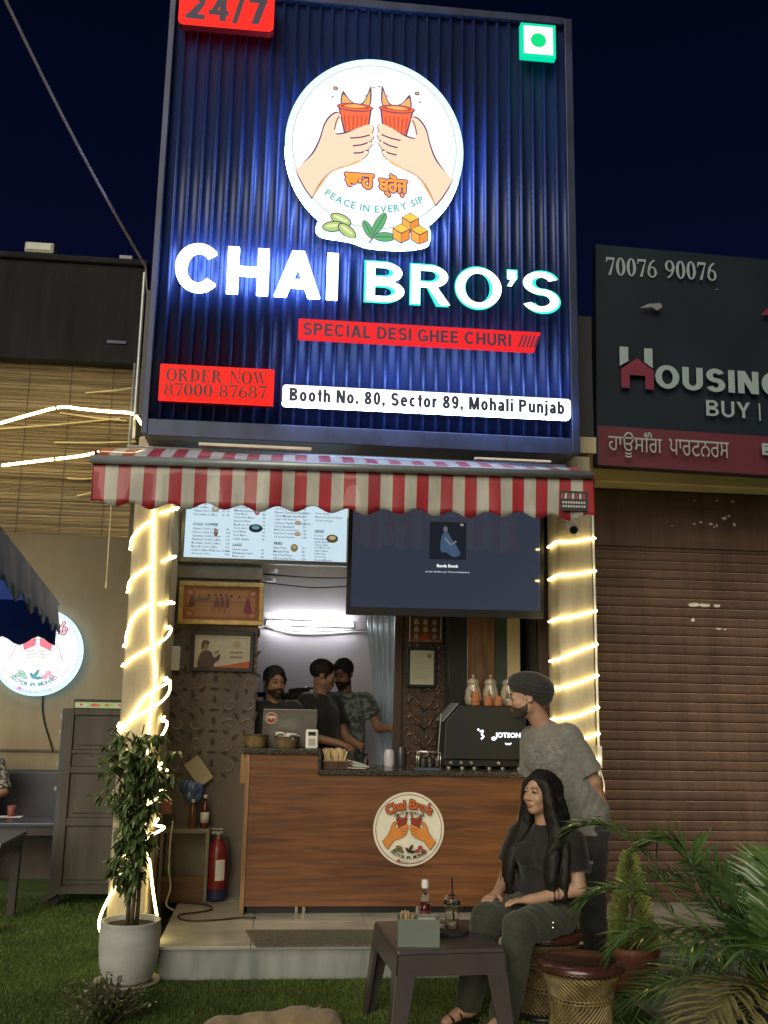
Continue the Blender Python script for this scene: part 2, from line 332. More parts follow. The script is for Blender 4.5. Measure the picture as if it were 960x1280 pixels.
# ------------------------------------------------------------------ flat artwork: layers of coloured shapes in a unit frame
class Art:
    def __init__(s, scale=.0004): s.items = []; s.layer = 0; s.dz = scale
    def poly(s, pts, col):
        pts = [tuple(map(float, p)) for p in pts]
        tr = tessellate_polygon([[Vector((x, y, 0)) for x, y in pts]])
        s.items.append((pts, [tuple(t) for t in tr], col, s.layer)); s.layer += 1; return s
    def smooth(s, pts, col, n=5): return s.poly(spline(pts, n, True), col)
    def ell(s, cx, cyy, rx, ry, col, n=36, rot=0):
        c, q = math.cos(rot), math.sin(rot); out = []
        for k in range(n):
            a = 2 * math.pi * k / n; x, y = rx * math.cos(a), ry * math.sin(a); out.append((cx + x * c - y * q, cyy + x * q + y * c))
        return s.poly(out, col)
    def ring(s, cx, cyy, rx, ry, wd, col, n=72, a0=0, a1=360):
        pts = []; fs = []
        for k in range(n + 1):
            a = R(a0 + (a1 - a0) * k / n)
            pts += [(cx + rx * math.cos(a), cyy + ry * math.sin(a)), (cx + (rx - wd) * math.cos(a), cyy + (ry - wd) * math.sin(a))]
        fs = [(2 * k, 2 * k + 1, 2 * k + 3, 2 * k + 2) for k in range(n)]
        s.items.append((pts, fs, col, s.layer)); s.layer += 1; return s
    def stroke(s, pts, wd, col, closed=False):
        pts = [Vector(p) for p in pts]
        if closed: pts = pts + [pts[0], pts[1]]
        L = []; 
        for i, p in enumerate(pts):
            t = (pts[min(i + 1, len(pts) - 1)] - pts[max(i - 1, 0)])
            t = t.normalized() if t.length > 0 else Vector((1, 0)); n = Vector((-t.y, t.x)) * wd / 2
            L += [tuple(p + n), tuple(p - n)]
        s.items.append((L, [(2 * k, 2 * k + 1, 2 * k + 3, 2 * k + 2) for k in range(len(pts) - 1)], col, s.layer)); s.layer += 1; return s
    def rrect(s, x0, y0, x1, y1, r, col):
        out = []
        for cx, cyy, a in ((x1 - r, y1 - r, 0), (x0 + r, y1 - r, 90), (x0 + r, y0 + r, 180), (x1 - r, y0 + r, 270)):
            for k in range(6): out.append((cx + r * math.cos(R(a + 18 * k)), cyy + r * math.sin(R(a + 18 * k))))
        return s.poly(out, col)
    def text(s, t, x0, y0, x1, y1, col, bold=0.0, fit='box', space=1.0, slope=0.0, res=3):
        v, f = text2d(t, bold, 0, res, space)
        if not len(v): return s
        lo, hi = v[:, :2].min(0), v[:, :2].max(0); d = hi - lo
        sx_, sy_ = (x1 - x0) / d[0], (y1 - y0) / d[1]
        if fit == 'left': sx_ = min(sx_, sy_)
        q = (v[:, :2] - lo) * (sx_, sy_) + (x0, y0)
        s.items.append(([tuple(p) for p in q], f, col, s.layer)); s.layer += 1; return s
    def outlined(s, t, x0, y0, x1, y1, col, line, o=.014):
        for k in range(10): s.text(t, x0 + o * math.cos(.628 * k), y0 + o * math.sin(.628 * k), x1 + o * math.cos(.628 * k), y1 + o * math.sin(.628 * k), line); s.layer -= .8
        for k in range(6): s.text(t, x0 + o * .42 * math.cos(1.047 * k), y0 + o * .42 * math.sin(1.047 * k), x1 + o * .42 * math.cos(1.047 * k), y1 + o * .42 * math.sin(1.047 * k), col); s.layer -= .8
        s.layer += 1; return s
    def arctext(s, t, cx, cyy, rad, size, a0, a1, col, bold=0.0, inside=False, xs=1.0):
        """letters spread along an arc from angle a0 to a1 (degrees); inside=True reads left to right along the lower arc"""
        n = len(t)
        adv = []
        for ch in t:
            if ch == ' ': adv.append(.35); continue
            v, f = text2d(ch, bold, 0, 2); adv.append(v[:, 0].max() - min(0, v[:, 0].min()) + .10)
        tot = sum(adv); acc = 0; P = []; F = []
        for ch, ad in zip(t, adv):
            mid = (acc + ad / 2) / tot; acc += ad
            if ch == ' ': continue
            a = R(a0 + (a1 - a0) * mid); v, f = text2d(ch, bold, 0, 2)
            q = v[:, :2].copy(); q[:, 0] = (q[:, 0] - (q[:, 0].max() + q[:, 0].min()) / 2) * size * xs; q[:, 1] = (q[:, 1] - .35) * size
            rot = a - math.pi / 2 if not inside else a + math.pi / 2
            c, k = math.cos(rot), math.sin(rot); o = len(P)
            for x, y in q: P.append((cx + rad * math.cos(a) + x * c - y * k, cyy + rad * math.sin(a) + x * k + y * c))
            F += [[i + o for i in g] for g in f]
        s.items.append((P, F, col, s.layer)); s.layer += 1; return s
    def serif(s, t, x0, y0, x1, y1, col):
        adv = sum(serif_glyph(c)[1] for c in t); k = (x1 - x0) / adv; x = x0
        P = []; F = []
        for c in t:
            g, a = serif_glyph(c)
            for po in g:
                s.items.append(([(x + px * k, y0 + py * (y1 - y0)) for px, py in po], [tuple(range(len(po)))], col, s.layer)); s.layer += .25
            x += a * k
        s.layer += 1; return s
    def bold(s, t, x0, y0, x1, y1, col, w=.2, gap=.11):
        for g in bold_layout(t, x0, y0, x1, y1, w, gap):
            if g[0] == 'ring':
                n = len(g[1]); s.items.append((g[1] + g[2], [(i, (i + 1) % n, n + (i + 1) % n, n + i) for i in range(n - 1)], col, s.layer))
            else: s.items.append((g, [tuple(q) for q in tessellate_polygon([[Vector((x, y, 0)) for x, y in g]])], col, s.layer))
            s.layer += .12
        s.layer += 1; return s
    def build(s, name, origin, right, up, parent=None, lit=0, rough=.5, sx=1.0, sy=1.0, lift=.001, inv=None):
        right = Vector(right).normalized(); up = Vector(up).normalized(); nrm = right.cross(up); origin = Vector(origin)
        mb = MB(); mats = []; idx = {}
        for pts, fs, col, ly in s.items:
            if col not in idx: idx[col] = len(mats); mats.append(paint(col, lit, rough))
            base = origin + nrm * (lift + s.dz * ly)
            mb.add([base + right * (x * sx) + up * (y * sy) for x, y in pts], fs, idx[col])
        me = bpy.data.meshes.new(name); me.from_pydata(mb.v, [], mb.f)
        for q in mats: me.materials.append(q)
        me.polygons.foreach_set('material_index', mb.m)
        o = bpy.data.objects.new(name, me); COL.objects.link(o)
        if parent:
            o.parent = parent; o.matrix_parent_inverse = parent.matrix_basis.inverted()
        return o

def spline(pts, n=6, closed=False):
    P = [Vector(p) for p in pts]; k = len(P); out = []
    rngk = range(k) if closed else range(k - 1)
    for i in rngk:
        if closed: a, b, c, d = P[i - 1], P[i], P[(i + 1) % k], P[(i + 2) % k]
        else: a, b, c, d = P[max(i - 1, 0)], P[i], P[i + 1], P[min(i + 2, k - 1)]
        for j in range(n):
            t = j / n
            out.append(.5 * ((2 * b) + (c - a) * t + (2 * a - 5 * b + 4 * c - d) * t * t + (3 * b - a - 3 * c + d) * t ** 3))
    if not closed: out.append(P[-1])
    return [tuple(p) for p in out]
# ------------------------------------------------------------------ soft-blended bodies (signed distance field -> one surface)
class Field:
    def __init__(s, lo, hi, h):
        s.lo = np.array(lo, float); s.h = h
        s.n = np.ceil((np.array(hi, float) - s.lo) / h).astype(int) + 1
        s.f = np.full(s.n, .09, np.float32)
        s.ax = [s.lo[i] + h * np.arange(s.n[i]) for i in range(3)]
    def _win(s, bl, bh):
        a = np.maximum(np.floor((np.array(bl) - s.lo) / s.h).astype(int), 0); b = np.minimum(np.ceil((np.array(bh) - s.lo) / s.h).astype(int) + 1, s.n)
        if np.any(b <= a): return None, None
        sl = tuple(slice(a[i], b[i]) for i in range(3))
        X = np.meshgrid(*[s.ax[i][sl[i]] for i in range(3)], indexing='ij')
        return sl, [q.astype(np.float32) for q in X]
    def _mix(s, sl, d, k, op):
        a = s.f[sl]
        if op == 'add':
            h = np.maximum(k - np.abs(a - d), 0) / k; s.f[sl] = np.minimum(a, d) - h * h * k * .25
        else:
            d = -d; h = np.maximum(k - np.abs(a - d), 0) / k; s.f[sl] = np.maximum(a, d) + h * h * k * .25
    def cone(s, a, b, ra, rb, k=.012, op='add', sq=None):
        a = np.array(a, float); b = np.array(b, float); r = max(ra, rb) + k + .03
        sl, X = s._win(np.minimum(a, b) - r, np.maximum(a, b) + r)
        if sl is None: return s
        ab = b - a; L = max(1e-9, ab @ ab)
        t = np.clip(((X[0] - a[0]) * ab[0] + (X[1] - a[1]) * ab[1] + (X[2] - a[2]) * ab[2]) / L, 0, 1)
        dx, dy, dz = X[0] - a[0] - t * ab[0], X[1] - a[1] - t * ab[1], X[2] - a[2] - t * ab[2]
        if sq: dx, dy, dz = dx / sq[0], dy / sq[1], dz / sq[2]
        s._mix(sl, np.sqrt(dx * dx + dy * dy + dz * dz) - (ra + t * (rb - ra)), k, op); return s
    def chain(s, pts, rs, k=.012, op='add', sq=None):
        for i in range(len(pts) - 1): s.cone(pts[i], pts[i + 1], rs[i], rs[i + 1], k, op, sq)
        return s
    def ell(s, c, r, M=None, k=.012, op='add'):
        c = np.array(c, float); r = np.array(r, float); e = r.max() + k + .03
        sl, X = s._win(c - e, c + e)
        if sl is None: return s
        q = [X[i] - c[i] for i in range(3)]
        if M is not None:
            M = np.array(M)[:3, :3]; q = [M[0, i] * q[0] + M[1, i] * q[1] + M[2, i] * q[2] for i in range(3)]
        k0 = np.sqrt(sum((q[i] / r[i]) ** 2 for i in range(3))); k1 = np.sqrt(sum((q[i] / r[i] ** 2) ** 2 for i in range(3))) + 1e-6
        s._mix(sl, np.where(k0 < .05, -r.min(), k0 * (k0 - 1) / k1), k, op); return s
    def half(s, p, nrm, k=.008):              # keep the side the normal points away from
        X = np.meshgrid(*s.ax, indexing='ij'); n = np.array(nrm, float); n /= np.linalg.norm(n)
        d = -((X[0] - p[0]) * n[0] + (X[1] - p[1]) * n[1] + (X[2] - p[2]) * n[2])
        s._mix((slice(None),) * 3, d.astype(np.float32), k, 'sub'); return s
    def ripple(s, amp, fr, seed=0, n=5, ridge=False):
        r_ = np.random.default_rng(seed); X = np.meshgrid(*s.ax, indexing='ij'); o = 0
        for i in range(n):
            d = r_.normal(size=3) * np.array(fr); ph = r_.uniform(0, 6.28)
            a_ = np.sin(X[0] * d[0] + X[1] * d[1] + X[2] * d[2] + ph + 1.5 * np.sin(X[2] * d[1] * .6 + ph))
            o = o + ((1.1 - 2.2 * np.abs(a_) ** .6) if ridge and i % 2 else a_)
        s.f += (amp * o / n ** .5).astype(np.float32); return s
    def mesh(s, relax=1):
        f = s.f; ins = f < 0
        nx, ny, nz = f.shape
        c = sum(ins[i:nx - 1 + i, j:ny - 1 + j, k:nz - 1 + k].astype(np.int8) for i in (0, 1) for j in (0, 1) for k in (0, 1))
        act = (c > 0) & (c < 8); I = np.argwhere(act)
        idx = -np.ones(act.shape, np.int32); idx[act] = np.arange(len(I))
        acc = np.zeros((len(I), 3)); cnt = np.zeros(len(I))
        cor = [(i, j, k) for i in (0, 1) for j in (0, 1) for k in (0, 1)]
        val = {q: f[I[:, 0] + q[0], I[:, 1] + q[1], I[:, 2] + q[2]] for q in cor}
        for q in cor:
            for a in range(3):
                if q[a] == 0:
                    r = list(q); r[a] = 1; r = tuple(r); va, vb = val[q], val[r]; x = (va < 0) != (vb < 0)
                    t = np.where(x, va / np.where(x, va - vb, 1), 0); p = np.tile(np.array(q, float), (len(I), 1)); p[:, a] = t
                    acc[x] += p[x]; cnt[x] += 1
        V = (I + acc / np.maximum(cnt, 1)[:, None]) * s.h + s.lo
        F = []
        for a in range(3):
            b, d = (a + 1) % 3, (a + 2) % 3
            s0 = [slice(None)] * 3; s1 = [slice(None)] * 3; s0[a] = slice(0, -1); s1[a] = slice(1, None)
            x = ins[tuple(s0)] != ins[tuple(s1)]; E_ = np.argwhere(x)
            E_ = E_[(E_[:, b] > 0) & (E_[:, d] > 0) & (E_[:, b] < f.shape[b] - 1) & (E_[:, d] < f.shape[d] - 1)]
            fl = ins[E_[:, 0], E_[:, 1], E_[:, 2]]; q = []
            for ob, od in ((-1, -1), (0, -1), (0, 0), (-1, 0)):
                g = E_.copy(); g[:, b] += ob; g[:, d] += od; q.append(idx[g[:, 0], g[:, 1], g[:, 2]])
            q = np.stack(q, 1); q[~fl] = q[~fl][:, ::-1]; F.append(q)
        F = np.concatenate(F); F = F[(F >= 0).all(1)]
        for _ in range(relax):
            sm = np.zeros_like(V); n_ = np.zeros(len(V))
            for i in range(4):
                a, b = F[:, i], F[:, (i + 1) % 4]
                np.add.at(sm, a, V[b]); np.add.at(sm, b, V[a]); np.add.at(n_, a, 1); np.add.at(n_, b, 1)
            V = V * .5 + .5 * sm / np.maximum(n_, 1)[:, None]
        return V, F
    def build(s, name, m, parent=None, relax=1, xf=None):
        V, F = s.mesh(relax)
        if xf is not None: V = V @ np.array(xf)[:3, :3].T + np.array(xf)[:3, 3]
        me = bpy.data.meshes.new(name); me.vertices.add(len(V)); me.vertices.foreach_set('co', V.ravel().astype(np.float32))
        me.loops.add(F.size); me.loops.foreach_set('vertex_index', F.ravel().astype(np.int32))
        me.polygons.add(len(F)); me.polygons.foreach_set('loop_start', (np.arange(len(F)) * 4).astype(np.int32))
        try: me.polygons.foreach_set('loop_total', np.full(len(F), 4, np.int32))
        except Exception: pass
        me.update(calc_edges=True); me.validate()
        me.polygons.foreach_set('use_smooth', np.ones(len(me.polygons), bool))
        me.materials.append(m)
        o = bpy.data.objects.new(name, me); COL.objects.link(o)
        if parent: o.parent = parent
        return o

def np3(v): return np.array(v, float)
def rotm(yaw=0, pitch=0, roll=0):
    return np.array(Matrix.Rotation(yaw, 3, 'Z') @ Matrix.Rotation(pitch, 3, 'X') @ Matrix.Rotation(roll, 3, 'Y'))

def hand(F, wrist, d, palm, side, curl=.35, s=1.0, spread=.22):
    """five fingers; d: pointing direction, palm: normal out of the palm, side: +1 when the thumb lies towards d x palm"""
    d = np3(d) / np.linalg.norm(d); palm = np3(palm); palm = palm - d * (palm @ d); palm /= np.linalg.norm(palm); lat = np.cross(d, palm) * side
    wv = np3(wrist); kn = wv + d * .085 * s
    F.cone(wv, wv + d * .03 * s, .024 * s, .024 * s, .015)
    for u in (-.022, -.007, .008, .022): F.cone(wv + d * .02 * s + lat * u * .6 * s, kn + lat * u * s, .014 * s, .0115 * s, .012)
    for i, (u, L) in enumerate(((.026, .068), (.009, .076), (-.009, .070), (-.026, .054))):
        L *= s; b = kn + lat * u * s; dd = d + lat * u * spread * 8; dd /= np.linalg.norm(dd)
        a1 = curl * .7; a2 = curl * 1.6; a3 = curl * 2.2
        p = b; rr = .0088 * s
        for a, l in ((a1, .45), (a2, .32), (a3, .25)):
            q = p + (dd * math.cos(a) + palm * math.sin(a)) * L * l; F.cone(p, q, rr, rr * .93, .004); p = q; rr *= .93
    t0 = wv + d * .028 * s + lat * .022 * s; t1 = t0 + (d * .6 + lat * .75 + palm * .25) * .042 * s; t2 = t1 + (d * .85 + lat * .35 + palm * .3) * .036 * s
    F.cone(t0, t1, .0125 * s, .0105 * s, .01); F.cone(t1, t2, .0105 * s, .0085 * s, .005)

def head_sdf(F, c, M, s=1.0, beard=False, female=False):
    P = lambda x, y, z: c + M @ (np3((x, y, z)) * s)
    r3 = lambda *r: np3(r) * s
    F.ell(P(0, .016, .034), r3(.074, .094, .082), M, .02)
    F.ell(P(0, -.03, -.035), r3(.058 if female else .061, .062, .082), M, .03)
    F.ell(P(0, -.062, -.094), r3(.022, .022, .02), M, .03)
    for q in (-1, 1):
        F.ell(P(q * .044, -.004, -.062), r3(.018, .026, .022), M, .03)
        F.ell(P(q * .036, -.066, -.03), r3(.022, .02, .02), M, .025)
    F.cone(P(-.034, -.083, .024), P(.034, -.083, .024), .0095 * s, .0095 * s, .018)
    for q in (-1, 1): F.ell(P(q * .032, -.101, .006), r3(.017, .014, .012), M, .014, 'sub')
    for q in (-1, 1):
        F.ell(P(q * .032, -.079, .006), r3(.0145, .0135, .0125), M, .006)
    F.cone(P(0, -.088, .012), P(0, -.109, -.03), .0075 * s, .0105 * s, .01)
    for q in (-1, 1): F.ell(P(q * .0115, -.098, -.034), r3(.0085, .0105, .0075), M, .006)
    F.cone(P(-.02, -.086, -.0625), P(.02, -.086, -.0625), .0062 * s, .0062 * s, .008); F.ell(P(0, -.092, -.062), r3(.016, .008, .0055), M, .006)
    F.ell(P(0, -.0905, -.0725), r3(.017, .008, .0065), M, .007)
    F.ell(P(0, -.1, -.067), r3(.024, .012, .0014), M, .004, 'sub')
    for q in (-1, 1):
        F.ell(P(q * .075, .012, -.004), r3(.009, .02, .03), M, .008); F.ell(P(q * .083, .006, -.002), r3(.006, .01, .016), M, .006, 'sub')

def face_parts(root, c, M, s, brow_m, eye_m, lip_m, look=0.0, lids=None, skin=None):
    P = lambda x, y, z: c + M @ (np3((x, y, z)) * s)
    for q in (-1, 1):
        mb = MB(); mb.sphere(P(q * .032, -.0815, .0050), (.0118 * s, .0118 * s, .0105 * s), 14, 0)
        g = P(q * .032 + look, -.0925, .0055); mb.sphere(g, .0052 * s, 10, 1)
        mb.build('eye', [eye_m, brow_m], root, True)
        mb = MB(); pts = [P(q * (.032 + x), -.0952 + .28 * x * x / .015, .0095 - z) for x, z in ((-.016, .006), (-.009, .0015), (0, 0), (.009, .002), (.0165, .0075))]
        mb.tube(pts, .0016 * s, 6, 0, rs=[.0012 * s, .0028 * s, .0032 * s, .0028 * s, .0012 * s]); mb.build('eyelash', brow_m, root, True)
        mb = MB(); pts = [P(q * x, y, z) for x, y, z in ((.013, -.0945, .0245), (.024, -.0945, .0285), (.037, -.0905, .0295), (.05, -.078, .0235))]
        mb.tube(pts, .0035 * s, 6, 0, rs=[.0028 * s, .0038 * s, .0032 * s, .0012 * s], squash=.6); mb.build('eyebrow', brow_m, root, True)
    mb = MB()
    up = [P(x, -.0985 + abs(x) * .35, -.0625 + z) for x, z in ((-.022, -.0075), (-.011, -.001), (0, -.0005), (.011, -.001), (.022, -.0075))]
    lw = [P(x, -.0985 + abs(x) * .33, -.0715 - z) for x, z in ((-.02, -.0005), (-.01, .001), (0, .0015), (.01, .001), (.02, -.0005))]
    mb.tube(up, .003 * s, 6, rs=[.0012 * s, .0032 * s, .0036 * s, .0032 * s, .0012 * s]); mb.tube(lw, .003 * s, 6, rs=[.0012 * s, .004 * s, .0046 * s, .004 * s, .0012 * s])
    mb.build('lips', lip_m, root, True)

def figure(label, J, xf, mats, hair='short', beard=0, headyaw=0, headpitch=0, headroll=0, h=.006, female=False, sleeve=.62, hem=None, hands=None, group=None, group_fn=None, feet='shoe', shirt_r=1.0, legs_r=1.0, head_s=1.0, look=0.0, folds=.0022):
    """J: joints in the figure's own frame (facing -Y, its left is +X, feet at z=0)"""
    g = {k: np3(v) for k, v in J.items()}
    allp = np.array(list(g.values())); lo = allp.min(0) - .2; hi = allp.max(0) + .2; lo[2] = -.02
    M = rotm(headyaw, headpitch, headroll); c = g['head']
    B = Field(lo, hi, h)
    # ---- body
    sw = np.linalg.norm(g['shL'] - g['shR'])
    tr = [.128, .108, .125] if female else [.13, .125, .14]
    B.cone(g['pelvis'], g['waist'], tr[0] * .86, tr[1] * .86, .03); B.cone(g['waist'], g['chest'], tr[1] * .86, tr[2] * .86, .03)
    B.cone(g['shL'] * .88 + g['shR'] * .12, g['shR'] * .88 + g['shL'] * .12, .05, .05, .04)
    B.cone(g['neck'], c + M @ np3((0, .022, -.05)), .052 if female else .06, .048 if female else .056, .03)
    for q in 'LR':
        B.chain([g['sh' + q], g['el' + q], g['wr' + q]], [.047, .038, .0265] if female else [.052, .042, .029], .015)
        B.chain([g['hip' + q], g['kn' + q], g['an' + q]], [.078, .052, .036], .02)
        B.chain([g['an' + q], g['toe' + q]], [.036, .026], .02); B.cone(g['an' + q] - np3((0, 0, .02)), g['an' + q] + (g['an' + q] - g['toe' + q]) * .22 - np3((0, 0, .03)), .03, .026, .02)
    head_sdf(B, c, M, head_s, beard, female)
    for q in 'LR':
        hd = (hands or {}).get(q)
        if hd: hand(B, g['wr' + q], hd[0], hd[1], hd[2], hd[3] if len(hd) > 3 else .35, .93 if female else 1.02)
        else:
            d = g['wr' + q] - g['el' + q]; d /= np.linalg.norm(d); hand(B, g['wr' + q], d, np3((1 if q == 'R' else -1, -.2, 0)), -1 if q == 'L' else 1, .4)
    root = B.build('person', mats['skin'], None, 1)
    tag(root, label, 'person', group)
    face_parts(root, c, M, head_s, mats['brow'], mats['eye'], mats['lip'], look)
    # ---- shirt
    S = Field(lo, hi, h)
    kk = shirt_r
    S.cone(g['pelvis'] + np3((0, 0, .02)), g['waist'], (tr[0] + .015) * kk, (tr[1] + .018) * kk, .05, sq=(1.12, .9, 1)); S.cone(g['waist'], g['chest'], (tr[1] + .018) * kk, (tr[2] + .012) * kk, .05, sq=(1.12, .9, 1))
    if hem is not None: S.cone(g['pelvis'] + np3((0, 0, .02)), np3((g['pelvis'][0], g['pelvis'][1], hem - .02)), (tr[0] + .018) * kk, (tr[0] + .03) * kk, .05, sq=(1.12, .9, 1))
    S.cone(g['shL'] * .9 + g['shR'] * .1, g['shR'] * .9 + g['shL'] * .1, .066, .066, .05)
    S.cone(g['neck'] - np3((0, 0, .05)), g['neck'] - np3((0, 0, .012)), .07, .062, .04)
    A_ = Field(lo, hi, h)
    for q in 'LR':
        e_ = g['sh' + q] + (g['el' + q] - g['sh' + q]) * sleeve
        A_.cone(g['sh' + q], e_, .066, .074 * (kk ** .5), .03)
    if female:
        for q in (-1, 1): S.ell(g['chest'] + np3((q * .066, -.115, .0)), (.058, .05, .056), None, .05)
    if folds: S.ripple(folds, (30, 30, 13), 3 + len(label), 6, True)
    for q in 'LR':
        a = g['sh' + q]; d = g['el' + q] - a; e_ = a + d * sleeve
        n = d / np.linalg.norm(d); r_ = .14
        sl, X = A_._win(e_ - .16, e_ + .16)
        if sl is not None:
            t = (X[0] - e_[0]) * n[0] + (X[1] - e_[1]) * n[1] + (X[2] - e_[2]) * n[2]
            rad = np.sqrt((X[0] - e_[0] - t * n[0]) ** 2 + (X[1] - e_[1] - t * n[1]) ** 2 + (X[2] - e_[2] - t * n[2]) ** 2)
            cut = np.maximum(-t, rad - .095); cut = np.maximum(cut, t - .12); A_.f[sl] = np.maximum(A_.f[sl], -cut)
    if folds: A_.ripple(folds, (30, 30, 22), 4 + len(label), 6, True)
    hh_ = np.maximum(.03 - np.abs(S.f - A_.f), 0) / .03; S.f = np.minimum(S.f, A_.f) - hh_ * hh_ * .0075
    if hem is not None: S.half((0, 0, hem), (0, 0, -1))
    S.ell(c + M @ np3((0, -.03, -.06)) * 1 + np3((0, -.02, -.03)), (.05, .075, .07), None, .01, 'sub')
    sh = S.build('shirt', mats['shirt'], root, 1)
    # ---- trousers
    T = Field(lo, hi, h)
    T.cone(g['pelvis'] + np3((0, 0, .03)), g['pelvis'] - np3((0, 0, .02)), .125, .125, .03, sq=(1.15, .92, 1))
    for q in 'LR':
        T.chain([g['hip' + q], g['kn' + q], g['an' + q] + np3((0, 0, .02))], [.092 * legs_r, .072 * legs_r, .062 * legs_r], .025)
    T.ripple(folds * 1.3, (18, 18, 20), 9, 7, True)
    T.half((0, 0, max(g['anL'][2], g['anR'][2]) - .015), (0, 0, -1))
    T.build('trousers', mats['trousers'], root, 1)
    # ---- shoes
    if feet == 'shoe':
        for q in 'LR':
            a, t = g['an' + q], g['toe' + q]; X_ = Field(np.minimum(a, t) - .12, np.maximum(a, t) + .12, .008)
            he = a + (a - t) * .25; he[2] = .042; t2 = t + (t - a) * .12; t2[2] = .036
            X_.cone(he, t2, .04, .036, .02); X_.cone(a * .7 + t * .3, a - np3((0, 0, .01)), .045, .045, .03); X_.half((0, 0, .006), (0, 0, -1)); X_.build('shoe', mats['shoe'], root, 1)
    if feet == 'sandal':
        for q in 'LR':
            a, t = g['an' + q], g['toe' + q]; d = (t - a); d[2] = 0; d /= np.linalg.norm(d); n = np3((-d[1], d[0], 0)); mb = MB()
            he = a - d * .06; tp = t + d * .05; L = []
            for k in range(20):
                an_ = 2 * math.pi * k / 20; u = (1 - math.cos(an_)) / 2; wdt = .036 + .012 * u
                L.append(tuple(he * (1 - u) + tp * u + n * wdt * math.sin(an_)))
            L = [(x, y, .004) for x, y, _ in L]
            mb.prism(L, (0, 0, .022)); sole = mb.build('sandal', mats['shoe'], root)
            mb = MB(); f0 = a + d * .07; f1 = t - d * .02
            for b_, hh in ((f0, .075), (f1, .062)):
                mb.tube([b_ + n * .046 - np3((0, 0, b_[2] - .02)), b_ + n * .034 - np3((0, 0, b_[2] - hh + .012)), b_ - np3((0, 0, b_[2] - hh)), b_ - n * .034 - np3((0, 0, b_[2] - hh + .012)), b_ - n * .046 - np3((0, 0, b_[2] - .02))], .011, 6, squash=.35)
            mb.build('sandal_strap', mats['shoe'], root, True)
    P = lambda x, y, z: c + M @ (np3((x, y, z)) * head_s)
    # ---- hair
    if hair == 'short' or hair == 'cap':
        H = Field(c - .2, c + .2, .005)
        H.ell(P(0, .022, .044), np3((.082, .1, .086)) * head_s, M, .015)
        for q in (-1, 1): H.cone(P(q * .07, -.03, .03), P(q * .072, -.022, -.02), .012, .006, .012)
        H.ell(P(0, -.105, -.025), np3((.064, .085, .096)) * head_s, M, .012, 'sub')
        H.ell(P(0, .05, -.09), np3((.1, .1, .07)) * head_s, M, .02, 'sub')
        if hair == 'short': H.ripple(.0045, (150, 150, 90), 5, 8, True)
        H.build('cap' if hair == 'cap' else 'hair', mats['hair'], root, 1)
        if hair == 'cap':
            V = Field(c - .25, c + .25, .005); V.ell(P(0, -.115, .035), np3((.062, .062, .008)) * head_s, M @ rotm(0, R(12)), .01); V.build('cap_brim', mats['hair'], root, 1)
    if beard:
        H = Field(c - .17, c + .17, .0035)
        head_sdf(H, c, M, head_s, False, female); H.f -= .0045 * beard
        X = np.meshgrid(*H.ax, indexing='ij'); q_ = [(X[k] - c[k]) / head_s for k in range(3)]
        lx, ly, lz = [M[0, k] * q_[0] + M[1, k] * q_[1] + M[2, k] * q_[2] for k in range(3)]
        zmax = -.012 + .45 * ly - .020 * np.sin(np.pi * np.clip(-ly / .085, 0, 1)) - .25 * np.maximum(np.abs(lx) - .05, 0) + .35 * np.clip(.045 - np.abs(lx), 0, .02) * (ly < -.05)
        H.f = np.maximum(H.f, np.maximum(np.maximum(lz - zmax, ly + .004), -(lz + .122))).astype(np.float32)
        H.ell(P(0, -.104, -.0675), np3((.022, .026, .0105)) * head_s, M, .004, 'sub')
        H.cone(P(0, -.070, -.100), P(0, -.080, -.108), .020 * beard, .016 * beard, .02)
        H.ripple(.0012, (220, 220, 160), 4, 6)
        H.build('beard', mats['hair2'] if 'hair2' in mats else mats['hair'], root, 1)
    root.matrix_world = xf
    return root, c, M, P
def xform(x, y, deg, z=0): return Matrix.Translation((x, y, z)) @ Matrix.Rotation(R(deg), 4, 'Z')
# ================================================================== MATERIALS
M_WALL = mat('plaster_cream', (.50, .43, .30), .85, vary=.10, scale=2.2, bump=.15, bscale=60, dirt=.25)
M_PILLAR = mat('plaster_pillar', (.46, .41, .30), .7, vary=.12, scale=3, stretch=(1, 1, .3), bump=.1, bscale=50, dirt=.3)
M_DARK = mat('dark_cladding', (.012, .013, .018), .5, vary=.3, scale=3)
M_CONC = mat('dark_cloth_parapet', (.009, .010, .013), .9, dirt=.4, vary=.35, scale=1.3, bump=.2, bscale=12)
M_BLUE = mat('corrugated_sheet_blue_cast', (.011, .025, .110), .34, metal=.3, vary=.3, scale=2.5, stretch=(1, 1, .15), bump=.06, bscale=8, dirt=.3)  # blue in the base colour stands for the cast of the lit logo
M_FRAME = mat('sign_frame_metal', (.020, .028, .065), .42, metal=.35, vary=.4, scale=9, stretch=(1, 1, .4))
M_BLACK = mat('black_plastic', (.010, .010, .012), .38, vary=.2, scale=12)
M_MARBLE = mat('white_marble', (.28, .28, .26), .28, col2=(.48, .47, .44), scale=2.5, stretch=(1, 1.6, 1), detail=8, contrast=(.35, .6))
M_STEP = mat('marble_riser', (.20, .23, .22), .4, col2=(.36, .385, .37), scale=1.6, stretch=(5, 5, .9), detail=10, contrast=(.33, .62))
M_GRANITE = mat('black_granite', (.012, .012, .012), .22, col2=(.13, .12, .10), scale=160, detail=2, contrast=(.45, .68))
M_WOOD = wood('counter_laminate', (.095, .036, .014), (.215, .086, .029), 'x', 1.9, .42, .2, 17)
M_WOODE = wood('counter_edge', (.22, .12, .055), (.34, .20, .09), 'z', 2.6, .5)
M_DWOOD = wood('dark_carved_wood', (.035, .017, .010), (.09, .042, .022), 'z', 2.4, .38, .3, 10)
M_COLW = wood('polished_column', (.11, .05, .022), (.26, .13, .055), 'z', 2.0, .22, .6, 9)
